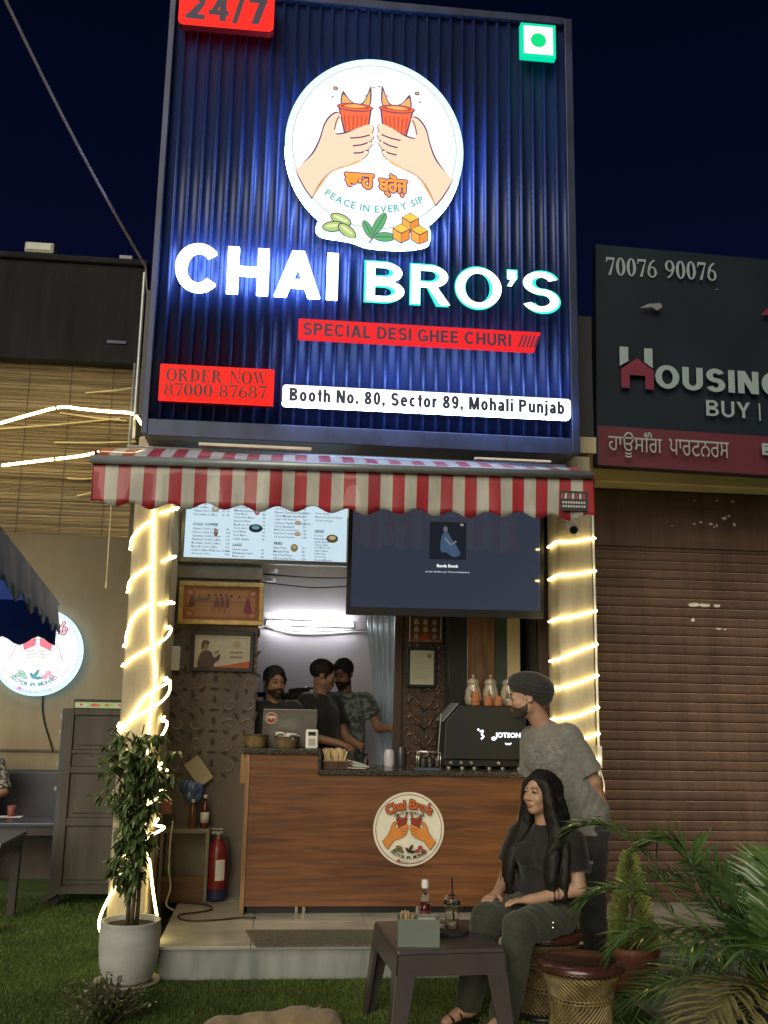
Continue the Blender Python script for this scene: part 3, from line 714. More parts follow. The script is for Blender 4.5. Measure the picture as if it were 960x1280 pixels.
M_JALI = mat('grey_brown_panel', (.14, .115, .095), .5, vary=.25, scale=5, stretch=(1, 1, .5))
M_SHUT = mat('brown_shutter_paint', (.115, .066, .046), .48, vary=.22, scale=2.5, stretch=(.5, 1, 3), bump=.05, bscale=40, dirt=.42)
M_STEEL = mat('steel', (.62, .60, .56), .2, metal=.85, vary=.06, scale=6)
M_CHROME = mat('grey_tube', (.24, .27, .29), .35, metal=.35, vary=.1, scale=20)
M_WHITE = mat('white_plastic', (.72, .71, .68), .4, vary=.05, scale=15)
M_CLAY = mat('terracotta_clay', (.45, .17, .07), .8, vary=.15, scale=30)
M_POTW = mat('white_pot', (.50, .51, .49), .6, vary=.16, scale=5, stretch=(1, 1, 2.5), bump=.1, bscale=30)
M_SOIL = mat('soil', (.035, .024, .016), .95, vary=.5, scale=40, bump=.8, bscale=90)
M_LEAF = mat('ficus_leaf', (.042, .080, .024), .33, col2=(.12, .19, .06), scale=9, coat=.25)
M_PALM = mat('palm_leaf', (.028, .070, .020), .34, col2=(.095, .17, .045), scale=3, coat=.25)
M_PALMD = mat('dry_palm_leaf', (.11, .10, .035), .5, col2=(.19, .17, .06), scale=5)
M_THUJA = mat('thuja_leaf', (.10, .14, .03), .6, col2=(.30, .33, .09), scale=14)
M_BARK = mat('stem_bark', (.10, .075, .045), .85, vary=.4, scale=30)
M_GRASS = mat('turf_blade', (.045, .090, .014), .6, col2=(.13, .19, .035), scale=2.6, detail=8)
M_LAWN = mat('turf_base', (.034, .068, .012), .9, col2=(.070, .110, .022), scale=3.5, detail=8, bump=.6, bscale=140)
M_CANE = mat('cane', (.085, .062, .024), .5, col2=(.23, .17, .07), scale=20)
M_KETTLE = mat('kettle_steel', (.52, .47, .36), .24, metal=.25, vary=.1, coat=.6)
M_CANED = mat('cane_binding', (.030, .022, .012), .6, col2=(.09, .07, .035), scale=20)
M_REX = mat('maroon_leatherette', (.052, .019, .014), .26, vary=.2, scale=8, coat=.35)
M_TABLE = mat('dark_brown_plastic', (.056, .046, .046), .33, vary=.15, scale=5, bump=.05, bscale=200)
M_ROPE = emit('led_rope_glow', (1.0, .77, .32), 10.5)
M_ROPE2 = emit('led_rope_glow_soft', (1.0, .80, .36), 8.0)
M_TUBE = emit('tube_light_glow', (.90, .94, 1.0), 42.0)
M_HALO = emit('sign_edge_glow', (.36, .55, 1.0), 26.0)  # glowing side faces, added to throw blue light onto the sheet behind
M_LETW = emit('letter_face_white', (.93, .97, 1.0), 2.6)
M_LETG = emit('letter_rim_green', (.02, .62, .42), 1.7)
M_RED = emit('sign_red_face', (1.0, .018, .012), .85)
M_FABR = mat('awning_red', (.34, .020, .035), .38, dirt=.35, vary=.15, scale=5, coat=.3)
M_FABW = mat('awning_white', (.42, .42, .39), .40, dirt=.28, vary=.12, scale=5, coat=.3)
M_GOLD = mat('gold_frame', (.55, .38, .14), .35, metal=.7, vary=.2, scale=25)
M_SKIN = mat('skin', (.36, .205, .135), .5, vary=.07, scale=12)
M_SKIN2 = mat('skin_tan', (.27, .145, .09), .5, vary=.08, scale=12)
M_HAIR = mat('black_hair', (.0075, .0065, .006), .58, vary=.5, scale=60, stretch=(3, 3, .3), spec=.3)
M_HAIR2 = mat('black_beard', (.016, .012, .010), .75, vary=.5, scale=90)
M_STUB = mat('short_beard', (.040, .028, .021), .8, vary=.4, scale=120)
M_EYE = mat('eye_white', (.34, .31, .28), .25, vary=.03)
M_LIP = mat('lip', (.26, .095, .08), .4, vary=.05)
M_LIP2 = mat('lip_brown', (.19, .085, .07), .45, vary=.05)
M_BLKTEE = mat('black_cotton', (.0065, .0065, .007), .85, vary=.25, scale=14, sheen=.2)
M_BAMB = mat('bamboo_chick', (.17, .125, .07), .7, col2=(.33, .26, .155), scale=6, stretch=(.5, 1, 30), bump=.3)
M_GLASSY = clear('clear_plastic')
M_CUPB = mat('cupboard_grey_paint', (.066, .060, .048), .55, dirt=.3, vary=.14, scale=4, bump=.08)
M_CUPD = mat('cupboard_side', (.055, .058, .065), .6, vary=.2, scale=4)

# ================================================================== GROUND
def struct(name, mb, m, **k):
    o = mb.build(name, m, **k); o['kind'] = 'structure'; return o
mb = MB()
N = 40
mb.add([(-150, -60, 0), (150, -60, 0), (150, 200, 0), (-150, 200, 0)], [(0, 1, 2, 3)])
struct('lawn', mb, M_LAWN)
mb = MB()
def blades(x0, x1, y0, y1, n, hmax=.026):
    global mb
    xs = rng.uniform(x0, x1, n); ys = rng.uniform(y0, y1, n); hh = rng.uniform(.4, 1, n) * hmax; an = rng.uniform(0, 6.28, n); ln = rng.uniform(0, .018, n); a2 = rng.uniform(0, 6.28, n)
    o = len(mb.v); wv = .0028
    for x, y, h_, a, l, b in zip(xs, ys, hh, an, ln, a2):
        c, s_ = math.cos(a) * wv, math.sin(a) * wv
        mb.v += [(x - c, y - s_, .001), (x + c, y + s_, .001), (x + l * math.cos(b), y + l * math.sin(b), h_)]
    mb.f += [[o + 3 * i, o + 3 * i + 1, o + 3 * i + 2] for i in range(n)]; mb.m += [0] * n
blades(-1.5, 1.9, -2.0, -.29, 52000); blades(-2.3, -.66, -.29, 2.2, 26000); blades(1.9, 2.5, -2.0, -1.4, 5000)
tag(mb.build('grass', M_GRASS), 'short green artificial turf blades covering the lawn', 'grass', kind='stuff')

# marble platform: slab tiles with a riser
PZ = .19
mb = MB(); mb.box(-.62, 5.2, -.27, 9, -.02, PZ - .022)
struct('platform', mb, M_STEP)
mb = MB(); 
xs = [-.64, -.1, .62, 1.38, 2.1, 2.85, 3.6, 4.4, 5.2]; ys = [-.30, .34, .98, 1.6, 2.2, 2.8, 3.4]
for i in range(len(xs) - 1):
    for j in range(len(ys) - 1):
        mb.box(xs[i] + .0012, xs[i + 1] - .0012, ys[j] + .0012, ys[j + 1] - .0012, PZ - .02, PZ)
struct('platform_paving', mb, M_MARBLE, bevel=.003)
mb = MB(); mb.box(2.02, 5.5, -2.6, -.31, -.03, .012); struct('path', mb, M_STEP, bevel=.004)

# ================================================================== BOOTH BUILDING
bld = thing('booth_building', 'narrow open fronted tea booth with cream pillars behind the striped awning', 'building', (.5, .5, 0))
def pillar(x0, x1):
    m_ = MB(); m_.box(x0, x1, 0, .27, 0, 3.3)
    return m_.build('pillar', M_PILLAR, bld, bevel=.012, W=1)
pillar(-.98, -.745); pillar(1.855, 2.095)
mb = MB(); mb.box(-.96, -.80, .275, 1.45, 0, 3.3); mb.build('side_wall', M_WALL, bld, W=1)
mb = MB(); mb.box(-.80, 5.4, .0, .9, 3.325, 3.44); mb.build('verandah_slab', M_WALL, bld, W=1)
mb = MB(); mb.box(-.80, 1.80, .95, 3.5, 2.98, 3.08); mb.build('ceiling', M_WALL, bld, W=1)
mb = MB(); mb.box(-1.0, 2.13, .02, 3.6, 3.45, 4.34); mb.build('upper_wall', M_DARK, bld, W=1)
M_KIT = mat('kitchen_wall', (.74, .68, .70), .6, vary=.06, scale=2)
mb = MB(); mb.box(-.85, 2.1, 3.3, 3.42, 0, 3.3); mb.build('back_wall', M_KIT, bld, W=1)
mb = MB(); mb.box(-.95, -.85, 1.46, 3.3, 0, 3.3); mb.build('kitchen_side_wall', M_KIT, bld, W=1)
mb = MB(); mb.box(1.40, 1.46, 1.72, 3.3, PZ, 3.0); mb.build('kitchen_right_wall', M_KIT, bld, W=1)
# jali partition on the left: frame board, carved field, plain dado
jl = MB(); jl.box(-.80, -.165, 1.16, 1.20, PZ, 3.0)
jo = jl.build('carved_partition', M_JALI, bld, W=1)
M_CUT = mat('cutout_dark', (.045, .038, .034), .6, vary=.2)
M_JALI2 = mat('scroll_highlight', (.20, .175, .15), .32, vary=.2, scale=9, coat=.3)
cut = MB(); scr = MB()
def spiral(mbx, cx, cz, y, r0, turns, a0, sgn, rad, m=0, n=26):
    pts = []
    for k in range(n):
        t = k / (n - 1); a = a0 + sgn * turns * 2 * math.pi * t; r_ = r0 * (1 - .82 * t); pts.append((cx + r_ * math.cos(a), y, cz + r_ * math.sin(a)))
    mbx.tube(pts, rad, 6, m, rs=[rad * (1 - .45 * k / (n - 1)) for k in range(n)]); return mbx
def leafcut(mbx, cx, cz, y, L, wd, a):
    pts = []
    for k in range(12):
        th = 2 * math.pi * k / 12; u = math.cos(th) * L / 2; v = math.sin(th) * wd / 2 * (1 - .45 * math.cos(th)); pts.append((cx + u * math.cos(a) - v * math.sin(a), y, cz + u * math.sin(a) + v * math.cos(a)))
    mbx.prism(pts, (0, .004, 0))
rj = random.Random(4)
for r_ in range(7):
    z = 1.10 + r_ * .155
    for q in (-1, 1):
        for cx in (.26, .12):
            x = -.47 + q * cx
            spiral(scr, x, z, 1.155, .052, .85, R(90 + 40 * r_), q * (1 if r_ % 2 else -1), .0085)
            leafcut(cut, x + q * .045, z + .065, 1.1565, .075, .026, R(rj.uniform(20, 160)))
            leafcut(cut, x - q * .03, z - .055, 1.1565, .055, .022, R(rj.uniform(0, 180)))
    leafcut(cut, -.47, z + .03, 1.1565, .06, .03, R(90)); leafcut(cut, -.47, z - .05, 1.1565, .075, .022, 0)
for k in range(9): leafcut(cut, -.75 + k * .07, 1.79, 1.1565, .03, .015, 0)
cut.build('cutout', M_CUT, jo)['kind'] = 'stuff'; scr.build('scrollwork', M_JALI2, jo, True)['kind'] = 'stuff'
mb = MB(); mb.box(-.82, -.15, 1.13, 1.159, 2.50, 2.60); mb.box(-.82, -.15, 1.10, 1.159, 2.62, 2.66)
mb.build('partition_cornice', mat('cornice_bronze', (.20, .16, .11), .4, metal=.4, vary=.2), bld, bevel=.006, W=1)
# jali partition on the right, dark
jr = MB(); jr.box(.955, 1.40, 1.64, 1.68, PZ, 3.0); jr.box(.935, 1.0, 1.60, 1.639, PZ, 3.0); jr.box(1.38, 1.43, 1.60, 1.639, PZ, 3.0)
jro = jr.build('carved_partition', M_DWOOD, bld, W=1, bevel=.004)
scr = MB(); cut = MB()
for r_ in range(9):
    z = 1.0 + r_ * .15
    for q in (-1, 1):
        spiral(scr, 1.19 + q * .075, z, 1.632, .06, 1.0, R(90 + 25 * r_), q, .0105); spiral(scr, 1.19 + q * .145, z + .075, 1.632, .04, .9, R(-90), -q, .008)
        scr.tube([(1.19, 1.632, z - .07), (1.19 + q * .05, 1.63, z - .01), (1.19 + q * .10, 1.632, z + .06)], .008, 6)
        leafcut(cut, 1.19 + q * .03, z + .07, 1.6365, .07, .028, R(90 - q * 30)); leafcut(cut, 1.19 + q * .15, z, 1.6365, .06, .026, R(90 + q * 20))
M_DSC = mat('dark_scroll', (.085, .048, .028), .25, vary=.3, scale=8, coat=.5)
cut.build('cutout', M_CUT, jro)['kind'] = 'stuff'; scr.build('scrollwork', M_DSC, jro, True)['kind'] = 'stuff'
cxs = [at(q, 790, Y=1.28).x for q in (563, 584, 619, 634, 650, 691)]
mb = MB(); mb.box(cxs[1], cxs[2], 1.28, 1.5, PZ, 3.0); mb.build('wooden_column', M_COLW, bld, bevel=.006, W=1)
mb = MB(); mb.box(cxs[0], cxs[1] - .001, 1.30, 1.52, PZ, 3.0); mb.build('column_panel', M_BLACK, bld, W=1)
mb = MB(); mb.box(cxs[2] + .001, cxs[3], 1.29, 1.42, PZ, 3.0); mb.build('green_door_jamb', mat('jamb_green', (.045, .065, .045), .5), bld, W=1)
mb = MB(); mb.box(cxs[3] + .001, cxs[4], 1.285, 1.42, PZ, 3.0); mb.build('cream_door_jamb', mat('jamb_cream', (.62, .50, .27), .5, vary=.08, stretch=(1, 1, .2)), bld, W=1)
mb = MB(); mb.box(-.80, 1.95, 1.30, 1.42, 2.66, 2.98); mb.build('lintel', M_WALL, bld, W=1)

# ---------------- shop on the right: shutter, cream beam, sign
shop = thing('shuttered_shop', 'closed shop front with brown roller shutter right of the booth', 'building', (3.8, .9, 0))
mb = MB()
z = .26; prof = []
while z < 2.80:
    prof += [(z, 0), (z + .006, -.010), (z + .022, -.016), (z + .050, -.016), (z + .066, -.008), (z + .071, .004)]; z += .0725
vsx = [1.96, 6.2]
vv = []; ff = []
for x in vsx: vv += [(x, .94 + dy, zz) for zz, dy in prof]
n_ = len(prof)
ff = [(i, i + 1, n_ + i + 1, n_ + i) for i in range(n_ - 1)]
mb.add(vv, ff); sh = mb.build('roller_shutter', M_SHUT, shop, W=1)
md = sh.modifiers.new('thick', 'SOLIDIFY'); md.thickness = .004
M_SHL = mat('shutter_lip_pale', (.30, .22, .16), .45, vary=.4, scale=6, stretch=(3, 1, 1))  # paler colour than the slats, varied along the lip
mb = MB(); z = .26
while z < 2.80:
    mb.box(1.96, 6.2, .9455 - .0135, .9455 - .0105, z + .0655, z + .0700); z += .0725
mb.build('slat_lip', M_SHL, shop, W=1)
mb = MB(); mb.box(1.958, 2.06, .90, .93, PZ, 3.3); mb.build('guide_rail', M_SHUT, shop, W=1)
mb = MB(); mb.box(1.95, 6.2, .90, 1.2, 2.83, 3.28); mb.build('shutter_housing', M_SHUT, shop, bevel=.006, W=1)
mb = MB(); mb.box(1.96, 6.2, .93, .955, PZ + .004, .262); mb.build('bottom_bar', M_SHUT, shop, W=1)
mb = MB()
r2 = random.Random(8)
def flake(cx, cz, wd, hh):
    pts = [(cx + wd / 2 * math.cos(a) * r2.uniform(.6, 1.2), 0, cz + hh / 2 * math.sin(a) * r2.uniform(.6, 1.2)) for a in [2 * math.pi * k / 9 for k in range(9)]]
    return pts
def flakes(lst, y, d=.002):
    for cx, cz, wd, hh in lst: mb.prism([(p[0], y, p[2]) for p in flake(cx, cz, wd, hh)], (0, d, 0))
flakes([(at(x, y, Y=.899).x, at(x, y, Y=.899).z, a, b) for x, y, a, b in ((868, 655, .025, .02), (876, 653, .03, .02), (888, 655, .04, .018), (896, 657, .02, .02), (905, 648, .05, .03), (911, 645, .03, .02), (868, 626, .02, .012), (896, 626, .03, .014), (916, 627, .04, .02), (918, 656, .022, .03), (893, 659, .02, .012), (840, 657, .015, .01))], .897)
flakes([(at(x, y, Y=.923).x, at(x, y, Y=.923).z, a, b) for x, y, a, b in ((867, 756, .10, .03), (881, 757, .10, .034), (896, 757, .08, .028), (866, 775, .03, .03), (898, 786, .05, .014), (906, 787, .03, .014))], .921)
mb.build('peeled_paint', mat('primer_white', (.62, .58, .50), .7), shop, W=1)['kind'] = 'stuff'
mb = MB(); mb.box(2.10, 6.2, .40, .62, 3.335, 3.42); mb.build('fascia_core', M_WALL, shop, W=1)
mb = MB(); mb.box(2.10, 6.2, .36, .40, 3.215, 3.40); mb.box(2.10, 6.2, .395, .896, 3.285, 3.318); mb.build('cream_fascia', mat('fascia_cream', (.74, .62, .34), .6, vary=.1, stretch=(.3, 1, 1)), shop, W=1, bevel=.004)
mb = MB(); mb.box(2.14, 6.2, .63, 4, 3.45, 4.6); mb.build('upper_wall', M_DARK, shop, W=1)
mb = MB(); mb.box(1.96, 6.2, .99, 4.2, 0, 3.2); mb.build('shop_interior_block', M_DARK, shop, W=1)

# housing sign board (unlit, flat vinyl on a box)
hs = thing('property_sign', 'unlit navy and maroon property dealer signboard above the roller shutter', 'sign', (3.9, .1, 3.23))
sk = -.019  # the board hangs a touch out of true
mb = MB(); mb.hexa([(2.135, -.02, 3.235), (5.9, -.02, 3.175), (5.9, .07, 3.175), (2.135, .07, 3.235)], [(2.165, -.02, 4.885), (5.9, -.02, 4.80), (5.9, .07, 4.80), (2.165, .07, 4.885)])
mb.build('board_box', mat('vinyl_navy', (.009, .015, .023), .32, vary=.2, scale=1.5), hs, W=1)
a = Art(.0006)
SV = (.22, .28, .30); MR = (.085, .013, .024)
O = Vector((2.14, -.02, 3.235)); rt = Vector((3.765, 0, -.06)).normalized(); upv = Vector((.018, 0, 1)).normalized(); upv = (upv - rt * upv.dot(rt)).normalized()
def hb(px, py): # photo point on the board -> board coordinates
    p = at(px, py, Y=-.02) - O; return p.dot(rt), p.dot(upv)
a.poly([(0.003, .003), (3.7, .003), (3.7, .285), (0.003, .285)], MR)
def q4(*p): return [hb(*k) for k in p]
def htext(t, p0, p1, col, bold=.02, kind='text'):
    (x0, y0), (x1, y1) = hb(*p0), hb(*p1)
    ysh = 0
    if kind == 'serif': a.serif(t, x0, y0, x1, y1, col)
    else: a.text(t, x0, y0, x1, y1, col, bold)
x0, y0 = hb(757, 340); x1, y1 = hb(893, 325)
yt = hb(757, 318)[1]
a.serif('70076 90076', x0, y0 - .02, x1, yt - .02, SV)
bx, by = hb(772, 487); tx = hb(812, 470)[0]; Wd = tx - bx; H_ = hb(772, 436)[1] - by
a.poly([(bx, by + H_), (bx + .27 * Wd, by + H_), (bx + .27 * Wd, by + .66 * H_), (bx, by + .52 * H_)], SV)
a.poly([(bx + .76 * Wd, by + H_), (bx + 1.02 * Wd, by + H_), (bx + 1.02 * Wd, by + .52 * H_), (bx + .76 * Wd, by + .66 * H_)], SV)
a.poly([(bx + .04 * Wd, by), (bx + .30 * Wd, by), (bx + .30 * Wd, by + .32 * H_), (bx + .78 * Wd, by + .32 * H_), (bx + .78 * Wd, by), (bx + 1.04 * Wd, by), (bx + 1.04 * Wd, by + .46 * H_), (bx + .54 * Wd, by + .74 * H_), (bx + .04 * Wd, by + .46 * H_)], (.13, .012, .035))
ox, oy = hb(816, 487); ex, ey = hb(947, 461)
k_ = (hb(816, 459)[1] - oy)
a.bold('OUSING', ox, oy, ox + .95, oy + k_, SV, .23, .11)
bx0, by0 = hb(879, 522); a.bold('BUY | SELL | RENT', bx0, by0, bx0 + 1.42, by0 + .115, SV, .17, .13)
px0, py0 = hb(757, 572); px1, py1 = hb(907, 548)
a.text('ਹਾਊਸਿੰਗ', px0, py0 - .005, px0 + .385, py0 + .185, (.24, .27, .27), .0)
a.text('ਪਾਰਟਨਰਸ', px0 + .435, py0 + .035, px1 - .005, py0 + .148, (.24, .27, .27), .0)
b0, b1 = hb(948, 571); a.bold('BOOTH', b0, b1, b0 + .42, b1 + .085, SV, .23, .12)
a.poly([hb(946, 397), hb(975, 370), hb(1010, 395), hb(1010, 402)], (.13, .012, .035))
a.poly([hb(796, 389), hb(806, 384), hb(822, 383), hb(824, 388), hb(817, 392), hb(812, 388)], (.16, .17, .18))
a.build('lettering', O + Vector((0, -.001, 0)), rt, upv, hs, 0, .45)
mb = MB()
for px, py in ((896, 362),): mb.sphere(at(px, py, Y=-.03), .008, 8)
mb.build('bolt', M_STEEL, hs, W=1)
# ================================================================== MAIN SIGNBOARD
sg = thing('booth_signboard', 'tall blue corrugated signboard with glowing letters, round logo and red plates', 'sign', (.5, -.2, 3.21))
SX0, SX1, SZ0, SZ1, SY = -.905, 1.90, 3.22, 6.435, -.35
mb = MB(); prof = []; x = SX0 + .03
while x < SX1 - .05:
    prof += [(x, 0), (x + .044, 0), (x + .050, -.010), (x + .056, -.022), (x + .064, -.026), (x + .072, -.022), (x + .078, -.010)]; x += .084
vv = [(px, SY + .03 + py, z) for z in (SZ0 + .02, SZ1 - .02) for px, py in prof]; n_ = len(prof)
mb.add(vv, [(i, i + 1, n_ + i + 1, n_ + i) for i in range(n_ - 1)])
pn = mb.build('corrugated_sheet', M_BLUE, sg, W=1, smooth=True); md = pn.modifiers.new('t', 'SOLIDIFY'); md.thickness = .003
mb = MB(); mb.box(SX0, SX1, -.29, -.02, SZ0, SZ1); mb.build('sign_box', M_FRAME, sg, W=1, bevel=.004)
mb = MB(); mb.box(SX0 - .012, SX0 + .028, SY - .02, -.285, SZ0, SZ1); mb.box(SX1 - .045, SX1 + .01, SY - .02, -.285, SZ0, SZ1)
mb.box(SX0 + .0285, SX1 - .0455, SY - .018, -.285, SZ1 - .05, SZ1 + .008); mb.box(SX0 + .0285, SX1 - .0455, SY - .018, -.285, SZ0 - .01, SZ0 + .10)
mb.build('sign_frame', M_FRAME, sg, W=1, bevel=.004)
for x in (-.5, .5, 1.5):
    mb = MB(); mb.tube([(x, -.02, 5.9), (x, 1.4, 4.34)], .025, 8); mb.tube([(x, .1, 4.33), (x, .1, 6.2)], .02, 8); mb.build('back_strut', M_FRAME, sg, W=1)

def plate(name, x0, z0, x1, z1, y, m, d=.035, r=.02, par=sg, skew=0):
    out = []
    for cx, cz, a in ((x1 - r, z1 - r, 0), (x0 + r, z1 - r, 90), (x0 + r, z0 + r, 180), (x1 - r, z0 + r, 270)):
        for k in range(5): out.append((cx + r * math.cos(R(a + 22.5 * k)) + skew * (cz - z0) * (1 if cx > (x0 + x1) / 2 else 0), y, cz + r * math.sin(R(a + 22.5 * k))))
    m_ = MB(); n = len(out); vs = out + [(p[0], p[1] + d, p[2]) for p in out]; tr = tessellate_polygon([[Vector(p) for p in out]])
    m_.add(vs, [tuple(t) for t in tr] + [tuple(i + n for i in reversed(t)) for t in tr], 0); m_.add(vs, [(i, (i + 1) % n, (i + 1) % n + n, i + n) for i in range(n)], 1)
    return m_.build(name, m, par, W=1)
XR, ZU = (1, 0, 0), (0, 0, 1)
PY = -.45
M_REDS = mat('red_acrylic_side', (.25, .01, .01), .3)
NAVY = (.035, .02, .09)
# 24/7
plate('open_hours_plate', -.845, 6.055, -.205, 6.335, PY, [M_RED, M_REDS], .06, .035)
a = Art(); a.bold('24/7', .05, .05, .59, .25, (.02, .012, .06), .22, .12); a.ring(.32, .14, .315, .135, .006, (1, .2, .15), 4)
a.items.pop(); a.build('open_hours_lettering', (-.845, PY, 6.055), XR, ZU, sg, 0)
# vegetarian mark
plate('veg_mark_plate', 1.515, 6.045, 1.765, 6.305, PY, [emit('veg_green', (.0, .50, .26), 1.2)] * 2, .05, .004)
a = Art(); a.poly([(.022, .022), (.228, .022), (.228, .238), (.022, .238)], (.95, 1, .98)); a.ell(.125, .13, .056, .056, (.0, .45, .13))
a.build('veg_mark', (1.515, PY, 6.045), XR, ZU, sg, 1.3)
# special
mb = MB(); mb.prism([(.04, PY, 3.872), (1.585, PY, 3.872), (1.632, PY, 4.008), (.04, PY, 4.008)], (0, .03, 0)); mb.build('special_plate', emit('sign_red_dim', (1.0, .022, .028), .62), sg, W=1)
a = Art(); a.bold('SPECIAL DESI GHEE CHURI', .03, .028, 1.39, .110, NAVY, .20, .14)
for k in range(5): a.poly([(1.435 + k * .026, .026), (1.447 + k * .026, .026), (1.477 + k * .026, .11), (1.465 + k * .026, .11)], NAVY)
a.build('special_lettering', (.04, PY, 3.872), XR, ZU, sg, 0)
# order
plate('order_plate', -.812, 3.412, -.100, 3.655, PY, [M_RED, M_REDS], .04, .006)
a = Art(); INK = (.045, .004, .01)
a.serif('ORDER NOW', .04, .132, .672, .215, INK); a.serif('87000-87687', .036, .03, .676, .113, INK); a.build('order_lettering', (-.812, PY, 3.412), XR, ZU, sg, 0)
# address
plate('address_plate', -.045, 3.425, 1.825, 3.560, PY, [emit('address_face', (.93, .97, 1.0), 1.5), M_HALO], .04, .022)
a = Art(); a.bold('Booth No. 80, Sector 89, Mohali Punjab', .045, .030, 1.825, .116, (.012, .018, .07), .24, .14); a.build('address_lettering', (-.045, PY, 3.425), XR, ZU, sg, 0)

# raised letters
def raised(t, x0, z0, x1, z1, w, name, face, side, depth=.045, grow=0):
    m_ = MB()
    for n_, g in enumerate(bold_layout(t, x0, z0, x1, z1, w, .115)):
        y = PY + .00025 * (n_ % 5)
        if g[0] == 'ring':
            o, i_ = g[1], g[2]; n = len(o); vs = [(x, y, z) for x, z in o] + [(x, y, z) for x, z in i_] + [(x, y + depth, z) for x, z in o] + [(x, y + depth, z) for x, z in i_]
            m_.add(vs, [(k, (k + 1), n + k + 1, n + k) for k in range(n - 1)], 0); m_.add(vs, [(k, 2 * n + k, 2 * n + k + 1, k + 1) for k in range(n - 1)] + [(n + k, n + k + 1, 3 * n + k + 1, 3 * n + k) for k in range(n - 1)], 1)
        else:
            n = len(g); vs = [(x, y, z) for x, z in g] + [(x, y + depth, z) for x, z in g]
            m_.add(vs, [tuple(q) for q in tessellate_polygon([[Vector((x, z, 0)) for x, z in g]])], 0); m_.add(vs, [(k, (k + 1) % n, n + (k + 1) % n, n + k) for k in range(n)], 1)
    return m_.build(name, [face, side], sg, W=1)
raised('CHAI', -.76, 4.165, .285, 4.475, .195, 'chai_letters', M_LETW, M_HALO)
raised("BRO'S", .455, 4.145, 1.770, 4.440, .200, 'bros_letter_rims', M_LETG, mat('teal_acrylic_side', (.01, .10, .10), .4), .022)
raised("BRO'S", .469, 4.158, 1.756, 4.428, .158, 'bros_letters', M_LETW, M_LETW, .0035)
bpy.data.objects['bros_letters'].location.y -= .0045
# ---------------- logo art (unit circle frame)
def hand_art(a, sgn, skin, line, cup, cupd, chai, hl, rim=(.85, .22, .12)):
    F = lambda pts: [(sgn * (x - .0), y) for x, y in pts]
    # cup
    a.poly(F([(-.425, .42), (-.045, .42), (-.085, .10), (-.345, .10)]), line)
    a.poly(F([(-.405, .40), (-.065, .40), (-.10, .12), (-.33, .12)]), cup)
    for k in range(6): a.poly(F([(-.36 + k * .05, .33), (-.348 + k * .05, .33), (-.325 + k * .04, .16), (-.335 + k * .04, .16)]), cupd)
    a.smooth(F([(-.40, .50), (-.375, .60), (-.30, .51), (-.22, .47), (-.14, .50), (-.075, .66), (-.055, .66), (-.07, .45), (-.24, .42), (-.38, .44)]), line)
    a.smooth(F([(-.385, .49), (-.37, .56), (-.29, .49), (-.22, .455), (-.14, .48), (-.08, .61), (-.07, .61), (-.085, .45), (-.24, .43), (-.37, .45)]), chai)
    a.ell(sgn * -.235, .425, .205, .048, line); a.ell(sgn * -.235, .425, .190, .037, cup); a.ell(sgn * -.235, .43, .165, .022, cupd); a.smooth(F([(-.36, .43), (-.24, .455), (-.11, .435), (-.24, .415)]), chai)
    for x, y, r_ in ((-.46, .62, .028), (-.49, .52, .013), (-.38, .57, .011), (-.12, .56, .011), (-.03, .66, .013)): a.ell(sgn * x, y, r_, r_ * .8, line); a.ell(sgn * x, y, r_ * .5, r_ * .4, chai)
    # hand
    out = [(-.86, -.33), (-.70, -.13), (-.62, .05), (-.58, .20), (-.52, .30), (-.45, .35), (-.405, .33), (-.42, .26), (-.46, .17), (-.45, .11), (-.34, .13), (-.18, .19), (-.06, .235), (-.015, .20), (-.03, .14), (-.01, .10), (-.04, .045), (-.03, .01), (-.07, -.05), (-.07, -.09), (-.12, -.15), (-.24, -.22), (-.38, -.27), (-.50, -.34), (-.60, -.47), (-.67, -.62)]
    arc = [(math.cos(R(t)) * .935, math.sin(R(t)) * .935) for t in (223, 215, 207, 200)]
    body = spline(out, 4) + arc
    a.poly(F(body), line)
    cx = sum(p[0] for p in body) / len(body); cyy = sum(p[1] for p in body) / len(body)
    inn = spline([(x + .012, y - .014) if y > -.2 and x < -.3 else (x - .010, y + .0) for x, y in out], 4) + [(x * .985, y * .985) for x, y in arc]
    a.poly(F(inn), skin)
    a.smooth(F([(-.60, -.47), (-.48, -.33), (-.30, -.235), (-.15, -.165), (-.20, -.21), (-.36, -.275), (-.50, -.36), (-.66, -.60)]), hl)
    for p, q in (((-.28, .065), (-.03, .13)), ((-.25, -.02), (-.05, .045)), ((-.24, -.10), (-.08, -.055))):
        m0 = ((p[0] + q[0]) / 2, (p[1] + q[1]) / 2 - .012); a.stroke(F(spline([p, m0, q], 4)), .016, line)
    for x, y in ((-.05, .205), (-.04, .115), (-.06, .02), (-.10, -.085)): a.ell(sgn * x, y, .026, .016, (min(1, skin[0] * 1.1), min(1, skin[1] * 1.12), min(1, skin[2] * 1.15)), rot=sgn * -.3)
    a.stroke(F(spline([(-.46, .14), (-.44, .24), (-.41, .30)], 4)), .012, line)

